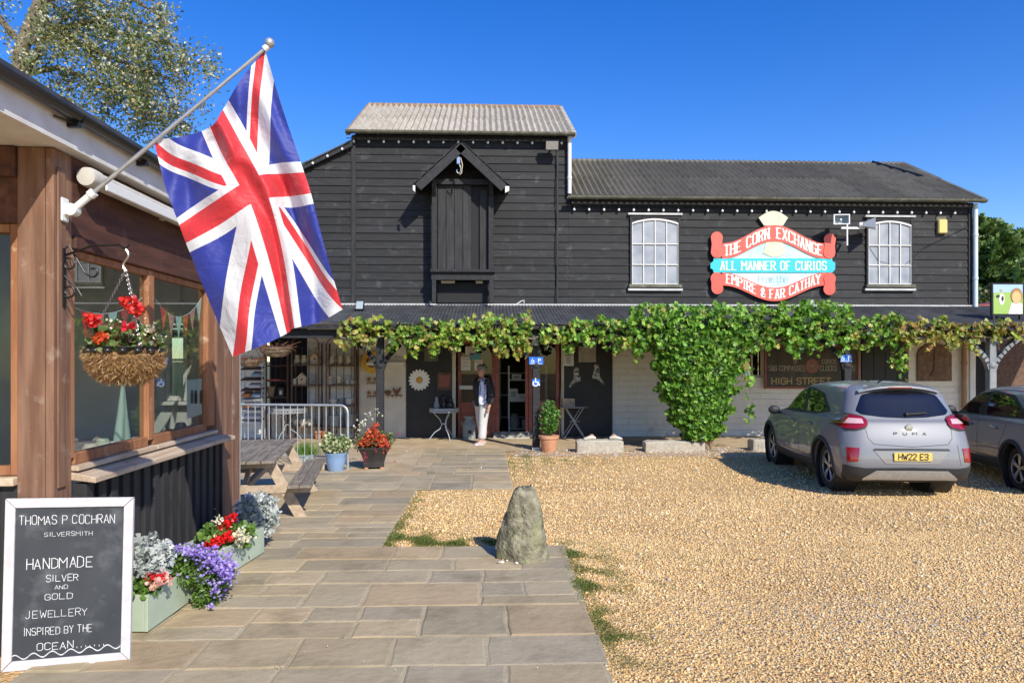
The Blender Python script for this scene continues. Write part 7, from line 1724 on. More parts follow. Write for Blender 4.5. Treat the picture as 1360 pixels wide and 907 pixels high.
spec = [(449,503,423,462,330,VY,(VO,.3),.20),(478,520,424,448,110,VG,(VY,.6),.2),(512,548,430,465,260,VY,(VG,.5),.2),(545,600,428,468,480,VG,(VY,.5),.22),(585,612,430,452,110,VG,(VY,.5),.2),
        (598,650,424,458,420,VY,(VG,.45),.22),(640,706,422,466,620,VG,(VY,.6),.25),(655,700,446,472,160,VY,(VO,.4),.2),(718,760,434,462,240,VY,(VG,.5),.2),(755,800,424,458,320,VG,(VY,.35),.22),
        (795,842,424,468,420,VG,(VY,.25),.25),(690,705,412,425,30,VY,(VG,.5),.1),
        (838,880,405,470,720,VG,(VY,.12),.35),(872,1005,404,470,2600,VG,(VY,.08),.45),(1000,1062,408,466,1000,VG,(VY,.12),.35),(1040,1130,402,470,1350,VG,(VY,.12),.35),(1065,1090,400,430,160,VG,(VY,.1),.25),
        (1125,1200,418,460,760,VG,(VY,.3),.25),(1182,1206,455,500,110,VG,(VY,.3),.12),(1190,1262,424,458,520,VY,(VO,.5),.22),(1240,1300,430,462,300,VO,(VY,.5),.2),(1296,1362,426,452,250,VO,(VY,.5),.2),(990,1002,460,560,60,VG,(VY,.2),.15)]
vp, vc, vs_ = vine_pts(spec, 5)
vine = thing('grape_vine', 'long grape vine trained along the veranda edge, turning yellow at both ends', 'vine', (P(918,0,YP-.3).x,YP-.2,0))
scatter('leaves', 'leaf', vp, vs_, vc, VINE, vine, up=((.15,-1,.5),.95), kind='stuff')
mb = MB(); rs3 = random.Random(4); pts = [P(450+912*i/60, 447+3*math.sin(i*.9)+2*math.sin(i*2.3), YP-.2+.05*math.sin(i)) for i in range(61)]
mb.tube(pts, .022, 7); mb.build('main_stem', 'bark', vine, smooth=60)
mb = MB()
for i in range(46):
    x = rs3.uniform(455,1350); a = P(x,447,YP-.2); b = P(x+rs3.uniform(-14,14), 447+rs3.choice([-1,1])*rs3.uniform(8,20), YP-.3+rs3.uniform(-.15,.1)); mb.tube([a, a.lerp(b,.5)+Vector((0,-.05,.04)), b], [.010,.007,.004], 5)
mb.build('side_shoots', 'bark', vine, kind='stuff')
for i in range(3):
    mb = MB(); x0 = P(917+i*4,0,YP-.3).x; n = 14
    mb.tube([(x0+.06*math.sin(k*.7+i*2)+.04*(k/n), YP-.28+.05*math.cos(k*.8+i), .25+k/n*2.1) for k in range(n+1)], [.035-.015*k/n for k in range(n+1)], 8); mb.build('trunk', 'bark', vine, smooth=60)
# the bushy mass that hangs to the ground round the fourth post
ctr = [(455,862,1003),(470,868,994),(485,870,985),(500,872,981),(515,875,977),(530,880,972),(545,886,968),(558,893,963),(570,902,957),(579,912,950)]
rs_ = np.random.RandomState(12); P_ = []; 
for _ in range(10500):
    y = rs_.uniform(440,582); x0 = np.interp(y,[c[0] for c in ctr],[c[1] for c in ctr]); x1 = np.interp(y,[c[0] for c in ctr],[c[2] for c in ctr])
    wob = 4*math.sin(y*.19)+3*math.sin(y*.41+1); x0 += wob; x1 += 4*math.sin(y*.23+2)+3*math.sin(y*.5)
    a = rs_.uniform(PI*.02, PI*1.98); r = rs_.uniform(.55,1)**.5; cx, hw = (x0+x1)/2, (x1-x0)/2
    x = cx+hw*r*math.cos(a)+rs_.normal(0,1.5); dy = -.62*r*abs(math.sin(a))*(1 if rs_.uniform() < .85 else -.6)*(1-.35*(y-440)/140)
    if math.sin(x*.17+y*.09)+math.sin(y*.15-x*.08)+rs_.normal(0,.5) < -1.45: continue
    P_.append(tuple(P(x, y, YP-.15+dy)))
P_ = np.array(P_)
bm_ = thing('vine_bush', 'tall green mass of vine leaves spilling from a clay pot against the white wall', 'vine', (G(920,595).x,YP-.2,0))
scatter('leaves', 'leaf', P_, rs_.uniform(.055,.11,len(P_)), pick(VG+VG+[(.34,.46,.08),(.05,.12,.015),(.07,.17,.02)], len(P_), 5, .25), VINE, bm_, up=((.1,-1,.5),1.0), kind='stuff')
for i in range(5):
    x = G(905+i*8,595).x; mb = MB(); mb.tube([(x+.05*math.sin(k+i), YP-.2+.06*math.cos(k*1.3+i), .05+k*.16) for k in range(9)], [.028-.002*k for k in range(9)], 7); mb.build('stem', 'bark', bm_, smooth=60)
potc = G(926,594); potlathe('terracotta_tub', 'broken edged terracotta tub at the foot of the big vine', (potc.x,potc.y,.012), [(0,0),(.26,0),(.30,.02),(.34,.19),(.36,.20),(.36,.24),(.33,.24)], 'terracotta')
# ================================================================ trees
def tree(name, label, base, trunk_pts, limbs, crowns, cols, lm='leaf', size=(.06,.12), tm=LEAF, tmat='bark', up=((0,-.2,.3),1.2)):
    t = thing(name, label, 'tree', base)
    mb = MB(); mb.tube([Vector(p) for p,_ in trunk_pts], [r for _,r in trunk_pts], 10); mb.build('trunk', tmat, t, smooth=60)
    for l in limbs:
        MB().tube([Vector(p) for p,_ in l], [r for _,r in l], 7).build('limb', tmat, t, smooth=60)
    P_ = []; C_ = []
    for i, (c, r, n) in enumerate(crowns):
        q = clump(c, r, n, 100+i, .05); P_.append(q); C_.append(pick(cols, n, i, .2))
    p = np.concatenate(P_); cc = np.concatenate(C_)
    rs = np.random.RandomState(len(p)); scatter('crown', lm, p, rs.uniform(size[0],size[1],len(p)), cc, tm, t, up=up, kind='stuff')
    return t, p
# silvery tree behind the timber shop; limbs fork into drooping sprays
YT = 17.0
rs = np.random.RandomState(21); base = P(10,478,YT); base.z = 0
tr_pts = [((base.x-.6,YT,0),.34),(tuple(P(2,300,YT)),.28),(tuple(P(18,160,YT)),.19),(tuple(P(30,60,YT)),.16),(tuple(P(50,10,YT)),.13),(tuple(P(72,-60,YT)),.10)]
limbs = []; tips = []
main = [((5,150),(50,70),(62,0),(100,-60)),((30,60),(95,35),(150,20),(215,40)),((18,100),(80,90),(130,110),(170,140)),((60,0),(110,-20),(170,-5),(225,30)),((45,20),(110,60),(180,90),(245,110)),((20,50),(-20,0),(-40,-60),(-50,-90)),
        ((18,120),(60,130),(100,150),(130,180)),((90,-10),(140,40),(190,70),(235,150)),((95,35),(140,75),(175,115),(200,160)),((30,40),(70,40),(110,0),(130,-40)),((140,40),(190,50),(235,60),(262,85)),((110,60),(160,110),(215,140),(255,170))]
for i, l in enumerate(main):
    dy = rs.uniform(-1.2,1.2); pts = [tuple(P(a,b,YT+dy*k/3)) for k,(a,b) in enumerate(l)]; r0 = .085 if i < 6 else .05
    limbs.append([(p, r0*(1-.26*k)) for k,p in enumerate(pts)]); tips.append((l, dy))
P_ = []; twigs = MB()
for l, dy in tips:
    for s in np.linspace(.25,1,10):
        k = min(int(s*3),2); f_ = s*3-k; a, b = l[k][0]*(1-f_)+l[k+1][0]*f_, l[k][1]*(1-f_)+l[k+1][1]*f_
        for _ in range(3):
            ox, oy = rs.normal(0,15), rs.normal(6,15); p0 = P(a,b,YT+dy*s); p1 = P(a+ox,b+oy+6,YT+dy*s+rs.normal(0,.5)); twigs.tube([p0, p0.lerp(p1,.55)+Vector((0,0,.06)), p1], [.012,.008,.003], 4, caps=False)
            n = rs.randint(40,85); q = np.array(p1)+rs.normal(0,1,(n,3))*np.array([.13,.15,.17]); q2 = np.array([tuple(p0.lerp(p1, x)) for x in rs.uniform(.3,1,8)])+rs.normal(0,.05,(8,3)); P_.append(q); P_.append(q2)
P_ = np.concatenate(P_)
t = thing('silver_tree', 'tall tree with pale silvery leaves standing behind the timber shop', 'tree', (base.x-.6,YT,0))
MB().tube([Vector(p) for p,_ in tr_pts], [r for _,r in tr_pts], 12).build('trunk', 'bark', t, smooth=60)
for l in limbs: MB().tube([Vector(p) for p,_ in l], [r for _,r in l], 8).build('limb', 'bark', t, smooth=60)
twigs.build('twigs', 'bark', t, kind='stuff')
scatter('crown', 'leaf', P_, rs.uniform(.055,.11,len(P_)), pick([(.12,.18,.05),(.18,.24,.08),(.50,.52,.44),(.62,.63,.56),(.38,.36,.20),(.44,.32,.13),(.10,.15,.05),(.28,.32,.15),(.2,.26,.08)], len(P_), 6, .25), LEAF, t, up=((.2,-.3,.4),1.3), kind='stuff')
# dark conifers and undergrowth beyond the right end of the barn
def conifer(px, ptop, Y, w_, label, seed):
    rs = np.random.RandomState(seed); b = P(px,478,Y); zt = P(px,ptop,Y).z; t = thing('conifer', label, 'tree', (b.x,Y,0), group='conifers beyond the right end of the barn')
    MB().tube([(b.x,Y,0),(b.x+.1,Y,zt*.5),(b.x,Y,zt*.95)], [.35,.22,.05], 9).build('trunk', 'bark', t, smooth=60)
    P_ = []; D_ = []; N_ = 0; br = MB()
    for k in range(150):
        h = zt*rs.uniform(.12,1)**.8; a = rs.uniform(0,2*PI); L_ = w_*(1.08-(h/zt)**2.2)*rs.uniform(.6,1.05); d = np.array([math.cos(a),math.sin(a),rs.uniform(.05,.5)]); p0 = np.array([b.x,Y,h]); p1 = p0+d*L_
        br.tube([tuple(p0), tuple(p0+d*L_*.6), tuple(p1)], [.05,.03,.01], 4, caps=False)
        n = 120; s = rs.uniform(.25,1,n); q = p0+d*L_*s[:,None]+rs.normal(0,.16,(n,3))*np.array([1,1,.55]); P_.append(q)
        dd = d+rs.normal(0,.45,(n,3)); D_.append(dd/np.linalg.norm(dd,axis=1)[:,None])
    br.build('branches', 'bark', t, kind='stuff')
    P_ = np.concatenate(P_); D_ = np.concatenate(D_); sd = np.cross(D_, rs.normal(size=D_.shape)); sd /= np.linalg.norm(sd,axis=1)[:,None]
    scatter('crown', 'conifer', P_, rs.uniform(.22,.46,len(P_)), pick([(.10,.18,.04),(.15,.24,.06),(.05,.10,.025),(.21,.29,.08)], len(P_), seed, .25), SPRAY, t, rots=np.stack([sd,D_,np.cross(sd,D_)],2), kind='stuff')
conifer(1306,296,36,3.6,'dark conifer nearest the end of the barn',1); conifer(1346,314,40,4.2,'dark conifer farther right with a lower top',2)
conifer(1385,330,44,4.5,'dark conifer half outside the right edge',3)
ug = []
rs = np.random.RandomState(5)
for i in range(22): ug.append(clump((P(1296+i*6,478,31).x, 31+rs.uniform(-1,1.5), rs.uniform(1.2,4.6)), (1.1,1,.8), 420, i, .2))
ug = np.concatenate(ug); ug = ug[ug[:,0] > xE1+.8]
hd = thing('scrub_hedge', 'dense scrubby hedge behind the right end of the veranda', 'hedge', (P(1340,478,31).x,31,0)); scatter('foliage', 'leaf', ug, rs.uniform(.12,.24,len(ug)), pick([(.09,.13,.035),(.14,.17,.05),(.20,.18,.08),(.05,.08,.02)], len(ug), 1, .25), ROUND, hd, kind='stuff')
mb = MB()
for i in range(14): x = P(1300+i*9,478,31).x; mb.tube([(x,31,0),(x+rs.uniform(-.3,.3),31,3.6)], [.06,.02], 5)
mb.build('stems', 'bark', hd, kind='stuff')
# low tiled roof of a shed and a far blue-grey roof glimpsed at the right edge
sh = thing('brick_shed', 'low shed with a brown tiled roof behind the right end of the veranda', 'shed', P(1335,478,21)); x0 = P(1297,0,20).x; z1 = P(1340,390,21.5).z; z0_ = P(1340,408,20).z
MB().box(x0,x0+4.5,20.1,23,0,z0_).build('wall', 'red_brown', sh); MB().hexa([(x0-.1,19.9,z0_),(x0+4.6,19.9,z0_),(x0+4.6,21.6,z1),(x0-.1,21.6,z1-.5)], [(x0-.1,19.9,z0_+.06),(x0+4.6,19.9,z0_+.06),(x0+4.6,21.6,z1+.06),(x0-.1,21.6,z1-.44)]).build('roof', 'red_brown', sh)
# ================================================================ parked cars
M['paint_blue_grey'] = mat('paint_blue_grey', (.195,.20,.215), rough=.5, metal=.12, coat=.8)
M['paint_silver'] = mat('paint_silver', (.235,.23,.22), rough=.5, metal=.12, coat=.8)
M['car_glass_dark'] = mat('car_glass_dark', (.006,.007,.010), rough=.03, spec=.9)
M['lamp_red'] = mat('lamp_red', (.26,.006,.010), rough=.12, coat=1); M['lamp_clear'] = mat('lamp_clear', (.62,.40,.42), rough=.12, coat=1)
M['cladding'] = mat('cladding', (.028,.029,.031), rough=.6); M['plate_yellow'] = mat('plate_yellow', (.74,.52,.12), rough=.4); M['rim_metal'] = mat('rim_metal', (.50,.51,.53), rough=.3, metal=.8)
def car(name, label, loc, rz, rows, paint, ywr, ywf, roofm=None, glass=(), seams=(), handles=(), rear=True, mirror=2.95, trk=.80, wr=.335):
    t = thing(name, label, 'car', loc, rz, world=False)
    NR, NC, NS = 7, 6, 30
    def contour(r):
        yr_, yf, hw, cr, cf, zr, zm, zf, bulge, xo = r; pts = []
        bow = .05*hw
        L_, W2 = yf-yr_, hw
        cr = min(cr, hw*.95); cf = min(cf, hw*.95)
        for i in range(NR): x = (hw-cr)*i/NR; pts.append((x, yr_+bow*(x/hw)**2*1.2))
        y0 = pts[-1][1] if hw > .05 else yr_
        yb0 = yr_+bow*((hw-cr)/hw)**2*1.2
        for i in range(NC+1): a = PI/2*i/NC; pts.append((hw-cr+cr*math.sin(a), yb0+cr*.8*(1-math.cos(a))))
        ys0 = pts[-1][1]; ys1 = yf-bow-cf*1.1
        for i in range(1,NS): pts.append((hw, ys0+(ys1-ys0)*i/NS))
        for i in range(NC+1): a = PI/2*i/NC; pts.append((hw-cf+cf*math.cos(a), ys1+cf*1.1*math.sin(a)))
        for i in range(1,NR+1): x = (hw-cf)*(1-i/NR); pts.append((x, yf-bow*(x/hw)**2))
        out = []
        for x, y in pts:
            u = (y-yr_)/(yf-yr_); z = zr*(1-u)**2+2*u*(1-u)*(2*zm-.5*(zr+zf))+zf*u*u if zr is not None else zm
            bx_ = bulge*(math.exp(-((y-ywr)/.42)**2)+math.exp(-((y-ywf)/.42)**2))*min(1,(x/hw)**4)
            tp = xo*max(0,(u-.45))**2*x                   # nose narrows a little
            out.append((x+bx_-tp, y, z))
        full = out+[(-x,y,z) for x,y,z in out[-2:0:-1]]
        return full
    cs = np.array([contour(r) for r in rows]); sub = 4; fine = []
    for i in range(len(cs)-1):
        p0, p1, p2, p3 = cs[max(i-1,0)], cs[i], cs[i+1], cs[min(i+2,len(cs)-1)]
        for k in range(sub):
            s = k/sub; fine.append(.5*((2*p1)+(-p0+p2)*s+(2*p0-5*p1+4*p2-p3)*s*s+(-p0+3*p1-3*p2+p3)*s**3))
    fine.append(cs[-1]); fine = np.array(fine); m_, n = fine.shape[:2]
    vs = [tuple(v) for r in fine for v in r]; fs = [(i*n+k,i*n+(k+1) % n,(i+1)*n+(k+1) % n,(i+1)*n+k) for i in range(m_-1) for k in range(n)]+[tuple(range(n))[::-1], tuple((m_-1)*n+k for k in range(n))]
    bvh = BVHTree.FromPolygons([Vector(v) for v in vs], fs)
    body = MB().add(vs, fs).build('body', paint, t, smooth=45)
    cut = MB()
    for yw in (ywr, ywf):
        for s in (-1,1):
            c = MB().lathe([(wr+.055,min(s*.50,s*1.1)),(wr+.055,max(s*.50,s*1.1))], (0,yw,wr), 40, 'x').build('cutter', 'cladding', t)
            bm_ = body.modifiers.new('arch','BOOLEAN'); bm_.object = c; bm_.operation = 'DIFFERENCE'; bm_.solver = 'EXACT'; cut = c
            dg = bpy.context.evaluated_depsgraph_get(); me = bpy.data.meshes.new_from_object(body.evaluated_get(dg)); body.modifiers.clear(); body.data = me; bpy.data.objects.remove(c)
    body.name = 'body'
    def hit_side(y, z, s, off):
        h = bvh.ray_cast(Vector((s*3,y,z)), Vector((-s,0,0))); return (h[0]+h[1]*(off if h[1].x*s > 0 else -off)) if h[0] else Vector((s*.8,y,z))
    def hit_rear(x, z, off):
        h = bvh.ray_cast(Vector((x,-3,z)), Vector((0,1,0))); return (h[0]+h[1]*(off if h[1].y < 0 else -off)) if h[0] else Vector((x,.2,z))
    def lerp_curve(c, u):
        x = u*(len(c)-1); i = min(int(x), len(c)-2); f = x-i; return (c[i][0]*(1-f)+c[i+1][0]*f, c[i][1]*(1-f)+c[i+1][1]*f)
    def patch(nm, m, lo, hi, hit, off=.004, nu=18, nv=6, thick=.01, par=None):
        vs = []; 
        for j in range(nv+1):
            for i in range(nu+1):
                a, b = lerp_curve(lo, i/nu), lerp_curve(hi, i/nu); v = j/nv; vs.append(hit(a[0]*(1-v)+b[0]*v, a[1]*(1-v)+b[1]*v, off))
        fs = [(j*(nu+1)+i, j*(nu+1)+i+1, (j+1)*(nu+1)+i+1, (j+1)*(nu+1)+i) for j in range(nv) for i in range(nu)]
        o = MB().add(vs, fs).build(nm, m, par or t, smooth=60); return o
    for s in (-1,1):
        hs_ = lambda y, z, off, s=s: hit_side(y, z, s, off)
        for nm, lo, hi in glass: patch(nm, 'car_glass_dark' if nm != 'window_surround' else 'cladding', lo, hi, hs_, .002 if nm == 'window_surround' else .005, 20, 8)
        for pts in seams:
            for a, b in zip(pts[:-1], pts[1:]):
                d = Vector((b[0]-a[0], b[1]-a[1])); l = d.length; nx = Vector((-d.y,d.x))/l*.006
                patch('panel_gap', 'letter_black', [(a[0]-nx.x,a[1]-nx.y),(b[0]-nx.x,b[1]-nx.y)], [(a[0]+nx.x,a[1]+nx.y),(b[0]+nx.x,b[1]+nx.y)], hs_, .0015, 8, 1)
        for y, z in handles:
            p = hit_side(y, z, s, .02); MB().bar((p.x,y-.09,z),(p.x,y+.09,z+.01),.03,.035).build('door_handle', paint, t, bev=.01)
        # sill and arch cladding
        patch('sill_cladding', 'cladding', [(ywr+.38,.25),(ywf-.38,.25)], [(ywr+.37,.40),((ywr+ywf)/2,.36),(ywf-.37,.40)], hs_, .012, 20, 3)
        for yw in (ywr, ywf):
            vs = []; n_ = 30
            for i in range(n_+1):
                a = rad(-12)+rad(204)*i/n_; 
                for rr_, off in ((wr+.050,-.03),(wr+.052,.014),(wr+.095,.016),(wr+.105,.002)):
                    y, z = yw+rr_*math.cos(a), wr+rr_*math.sin(a); z = max(z,.245); p = hit_side(y, z, s, off); vs.append(p)
            MB().add(vs, [(i*4+k,i*4+k+1,(i+1)*4+k+1,(i+1)*4+k) for i in range(n_) for k in range(3)]).build('wheel_arch', 'cladding', t, smooth=60)
            MB().lathe([(wr+.05,s*.84),(wr+.05,s*.52),(.02,s*.52)], (0,yw,wr), 28, 'x', cap=False).build('arch_liner', 'letter_black', t, smooth=60)
            wh = MB().lathe([(wr*.64,s*(trk-.20)),(wr*.93,s*(trk-.215)),(wr,s*(trk-.17)),(wr,s*(trk-.03)),(wr*.94,s*(trk+.008)),(wr*.70,s*(trk+.004)),(wr*.66,s*(trk-.01))], (0,yw,wr), 36, 'x', cap=False).build('wheel', 'rubber', t, smooth=40)
            for k in range(3): MB().tube([(s*(trk-.06-.045*k), yw+wr*1.001*math.cos(2*PI*i/36), wr+wr*1.001*math.sin(2*PI*i/36)) for i in range(36)], .0035, 4, closed=True).build('tread_groove', 'letter_black', wh)
            MB().lathe([(wr*.66,s*(trk-.0)),(wr*.62,s*(trk-.005)),(wr*.60,s*(trk-.09)),(.0,s*(trk-.10))], (0,yw,wr), 30, 'x', cap=False).build('rim_barrel', 'cladding', wh, smooth=40)
            MB().tube([(s*(trk-.004), yw+wr*.645*math.cos(2*PI*i/32), wr+wr*.645*math.sin(2*PI*i/32)) for i in range(32)], .010, 6, closed=True).build('rim', 'rim_metal', wh, smooth=60)
            for k in range(5):
                for e in (-.13,.13):
                    a = 2*PI*k/5+.4+e; a0 = 2*PI*k/5+.4+e*.5
                    MB().bar((s*(trk-.012), yw+.05*math.cos(a0), wr+.05*math.sin(a0)), (s*(trk-.008), yw+wr*.63*math.cos(a), wr+wr*.63*math.sin(a)), .026, .018, (1,0,0)).build('spoke', 'rim_metal', wh, bev=.004)
            MB().lathe([(.045,s*(trk-.04)),(.045,s*(trk-.002)),(0,s*(trk+.002))], (0,yw,wr), 16, 'x').build('hub', 'rim_metal', wh, smooth=40)
        p = hit_side(mirror, .97, s, .0)
        mr = MB().ball((p.x+s*.13,mirror+.02,1.0), .10, 16, 10, (1.05,.62,.75)).build('door_mirror', 'cladding', t, smooth=80)
        MB().bar((p.x-s*.02,mirror,.95),(p.x+s*.10,mirror,.96),.05,.04).build('mirror_arm', 'cladding', mr)
    MB().box(-.5,.5,.6,ywf+.3,.19,.235).build('underbody', 'letter_black', t)
    if rear:
        R_ = lambda x, z, off: hit_rear(x, z, off)
        patch('rear_window', 'car_glass_dark', [(-.635,1.16),(-.58,1.115),(-.3,1.082),(0,1.072),(.3,1.082),(.58,1.115),(.635,1.16)], [(-.625,1.19),(-.52,1.375),(-.3,1.42),(0,1.43),(.3,1.42),(.52,1.375),(.625,1.19)], R_, .004, 28, 8)
        for s in (-1,1):
            lo = [(s*.875,.975),(s*.82,.925),(s*.70,.925),(s*.58,.955),(s*.545,.99)]; hi = [(s*.875,1.07),(s*.82,1.11),(s*.70,1.105),(s*.58,1.08),(s*.545,1.05)]
            o = patch('tail_light', 'lamp_red', lo, hi, R_, .022, 16, 6); o2 = patch('lamp_lens', 'lamp_clear', [(s*.82,.99),(s*.60,.995)], [(s*.82,1.055),(s*.60,1.05)], R_, .026, 10, 3, par=o); patch('lamp_surround', 'cladding', [(a,b-.018 if i in (1,2,3) else b-.008) for i,(a,b) in enumerate(lo)], [(a,b+.016 if i in (1,2,3) else b+.008) for i,(a,b) in enumerate(hi)], R_, .012, 16, 6, par=o)
            hs_ = lambda y, z, off, s=s: hit_side(y, z, s, off)
            patch('light_wrap', 'lamp_red', [(.27,.975),(.40,1.0)], [(.27,1.07),(.40,1.03)], hs_, .012, 8, 4, par=o)
            patch('reflector', 'lamp_red', [(s*.835,.50),(s*.715,.515)], [(s*.835,.69),(s*.69,.69)], R_, .012, 8, 6)
            patch('lamp_recess', paint, [(s*.87,.47),(s*.66,.48)], [(s*.87,.73),(s*.63,.73)], R_, .005, 8, 6)
        patch('lower_bumper', 'cladding', [(-.86,.255),(0,.245),(.86,.255)], [(-.87,.46),(-.62,.43),(0,.445),(.62,.43),(.87,.46)], R_, .014, 28, 4)
        patch('bumper_skid', 'alu', [(-.64,.275),(-.45,.285),(0,.285),(.45,.285),(.64,.275)], [(-.64,.30),(-.48,.405),(0,.41),(.48,.405),(.64,.30)], R_, .024, 24, 4)
        patch('plate_recess', 'paint_silver', [(-.36,.49),(0,.485),(.36,.49)], [(-.50,.655),(0,.66),(.50,.655)], R_, .006, 18, 4)
        patch('plate_painted_shadow', 'cladding', [(-.52,.66),(0,.665),(.52,.66)], [(-.50,.685),(0,.69),(.50,.685)], R_, .010, 18, 2)  # dark strip painted as the shadow line above the plate recess
        c = hit_rear(0,.585,.02); py_ = c.y; pl = MB().box(-.255,.255,py_-.006,py_+.004,.53,.64).build('number_plate', 'plate_yellow', t, bev=.003)
        f = lambda u,v,w: Vector((u, py_-.0065-w, .548+v)); text('HW22 E3', f, .074, .046, 'plate_text', 'letter_black', pl, .19, gap=.30)
        f = lambda u,v,w: hit_rear(u*1.0,.862+v,.006+w); text('P  U  M  A', f, .030, .046, 'badge_letter', 'cladding', t, .22, gap=.25)
        MB().lathe([(.0,0),(.055,0),(.05,-.010),(0,-.012)], hit_rear(0,.945,.004), 20, 'y').build('oval_badge', 'steel', t, smooth=50)
        for pts in ([(-.58,.93),(-.57,.82),(-.50,.74),(0,.71),(.50,.74),(.57,.82),(.58,.93)],):
            for a, b in zip(pts[:-1], pts[1:]):
                d = Vector((b[0]-a[0], b[1]-a[1])); l = d.length; nx = Vector((-d.y,d.x))/l*.004
                patch('tailgate_gap', 'letter_black', [(a[0]-nx.x,a[1]-nx.y),(b[0]-nx.x,b[1]-nx.y)], [(a[0]+nx.x,a[1]+nx.y),(b[0]+nx.x,b[1]+nx.y)], R_, .0015, 10, 1)
        sp0 = hit_rear(0,1.455,0).y
        vs = []
        for x in np.linspace(-.56,.56,13):
            z = 1.475-.07*(abs(x)/.56)**2.2; y = sp0+.04*(x/.56)**2; vs += [(x,y-.13,z+.0),(x,y-.12,z+.022),(x,y+.25,z+.045),(x,y+.25,z-.05),(x,y+.02,z-.045)]
        MB().add(vs, [(i*5+k,i*5+(k+1) % 5,(i+1)*5+(k+1) % 5,(i+1)*5+k) for i in range(12) for k in range(5)]+[tuple(range(5)),tuple(60+k for k in range(5))]).build('spoiler', paint, t, smooth=50)
        MB().box(-.16,.16,sp0-.136,sp0-.128,1.466,1.48).build('brake_light', 'lamp_red', t)
        w0 = hit_rear(.02,1.115,.02); w1 = hit_rear(.30,1.135,.02); MB().bar(w0,w1,.02,.022).build('wiper', 'letter_black', t); MB().ball(w0, .03, 8, 6).build('wiper_hub', 'letter_black', t, smooth=60)
        MB().tube([(.0,ywr+.15,1.53),(.02,ywr-.02,1.575),(.03,ywr-.16,1.68)], [.012,.006,.003], 6).build('aerial', 'letter_black', t)
    return t, patch, hit_rear, bvh
#       rear  front  half  cornerR cornerF  z rear, mid, front  bulge nose
crossover = [(.16,4.02,.80,.22,.30,.235,.235,.25,0,.15),(.07,4.12,.865,.25,.35,.30,.30,.33,.01,.2),(.015,4.18,.885,.26,.38,.46,.46,.48,.035,.22),(.02,4.17,.885,.27,.40,.62,.62,.60,.045,.24),
    (.05,4.10,.880,.30,.42,.78,.79,.72,.035,.26),(.10,4.00,.872,.32,.45,.92,.93,.82,.015,.28),(.15,3.85,.845,.32,.45,1.02,1.02,.92,.0,.28),(.20,3.20,.79,.28,.40,1.065,1.06,1.02,0,.2),
    (.30,2.85,.735,.26,.36,1.23,1.25,1.20,0,.1),(.40,2.50,.665,.24,.34,1.40,1.42,1.38,0,.05),(.48,2.25,.59,.24,.34,1.455,1.495,1.44,0,0),(.62,2.05,.46,.22,.3,1.49,1.53,1.47,0,0),(.95,1.75,.22,.15,.2,1.515,1.545,1.50,0,0),(1.2,1.5,.05,.04,.04,1.52,1.545,1.52,0,0)]
gp = [('window_surround',[(.86,1.11),(1.3,1.055),(1.9,1.035),(2.5,1.02),(3.05,1.01)],[(.90,1.16),(1.25,1.36),(1.9,1.435),(2.45,1.36),(3.02,1.04)]),
      ('side_window',[(.98,1.12),(1.3,1.08),(1.82,1.06)],[(1.0,1.155),(1.32,1.345),(1.82,1.40)]),
      ('side_window',[(1.93,1.055),(2.5,1.04),(2.93,1.035)],[(1.93,1.40),(2.42,1.325),(2.9,1.06)])]
g0 = G(1100,649.5); ang = rad(-5.5); ywr = .86
e_y = Vector((-math.sin(ang),math.cos(ang),0)); e_x = Vector((math.cos(ang),math.sin(ang),0))
loc = g0+e_x*.76-e_y*ywr; loc.z = 0
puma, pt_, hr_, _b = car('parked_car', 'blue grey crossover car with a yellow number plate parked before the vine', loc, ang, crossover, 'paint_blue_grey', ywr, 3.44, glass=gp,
    seams=([(1.02,.98),(1.22,.60),(1.28,.42)],[(1.88,1.03),(1.90,.60),(1.86,.40)],[(2.98,1.0),(3.02,.62),(2.95,.40)],[(1.2,.42),(2.95,.42)]), handles=((1.38,.90),(2.15,.885)), mirror=2.85); puma.scale = (.945,1,1)
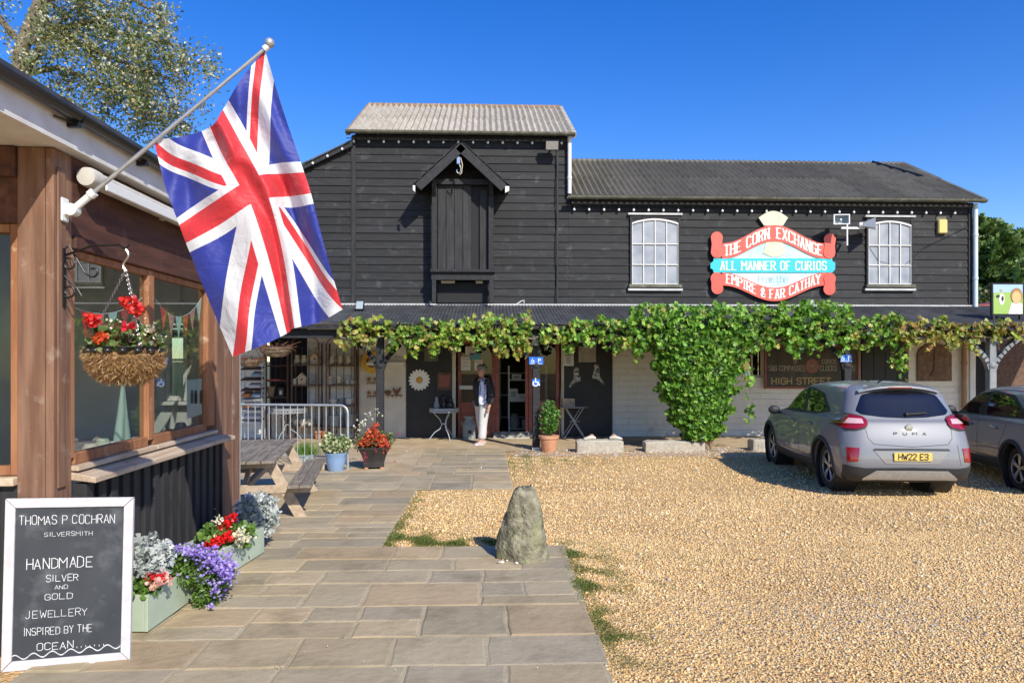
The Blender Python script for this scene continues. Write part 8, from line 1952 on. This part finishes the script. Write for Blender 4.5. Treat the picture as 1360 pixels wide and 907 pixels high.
hatch = [(.16,3.95,.78,.22,.30,.22,.22,.24,0,.15),(.06,4.03,.84,.25,.35,.28,.28,.31,.01,.2),(.01,4.08,.86,.26,.38,.42,.42,.44,.02,.22),(.02,4.07,.862,.27,.40,.58,.58,.56,.025,.24),
    (.05,4.0,.858,.30,.42,.74,.74,.68,.015,.26),(.10,3.9,.85,.32,.45,.88,.88,.77,.0,.28),(.15,3.78,.825,.32,.45,.965,.96,.85,.0,.28),(.20,3.25,.775,.28,.40,1.00,1.0,.95,0,.2),
    (.28,2.9,.715,.26,.36,1.17,1.19,1.13,0,.1),(.38,2.55,.64,.24,.34,1.34,1.36,1.31,0,.05),(.45,2.3,.565,.24,.34,1.40,1.435,1.38,0,0),(.6,2.05,.44,.22,.3,1.43,1.465,1.41,0,0),(.95,1.75,.22,.15,.2,1.45,1.48,1.44,0,0),(1.2,1.5,.05,.04,.04,1.455,1.48,1.46,0,0)]
gh = [('window_surround',[(.55,1.03),(1.1,1.0),(1.9,.985),(2.6,.965),(3.12,.955)],[(.60,1.10),(1.1,1.33),(1.75,1.375),(2.45,1.29),(3.10,.98)]),
      ('side_window',[(.66,1.05),(1.2,1.02),(1.80,1.01)],[(.72,1.10),(1.15,1.30),(1.78,1.345)]),
      ('side_window',[(1.90,1.005),(2.5,.99),(3.0,.98)],[(1.88,1.34),(2.42,1.26),(2.98,1.0)])]
g0 = G(1353,651); ang = rad(-13.0); e_y = Vector((-math.sin(ang),math.cos(ang),0)); e_x = Vector((math.cos(ang),math.sin(ang),0)); loc = g0+e_x*.78-e_y*.75; loc.z = 0
car('parked_car', 'silver hatchback parked at the right edge, its side toward the camera', loc, ang, hatch, 'paint_silver', .75, 3.24, glass=gh,
    seams=([(.95,.93),(1.12,.60),(1.15,.40)],[(1.85,.98),(1.88,.60),(1.84,.38)],[(2.98,.95),(3.0,.62),(2.92,.38)],[(1.1,.40),(2.92,.40)]), handles=((1.30,.84),(2.12,.83)), mirror=2.88, trk=.78, wr=.31, rear=False)
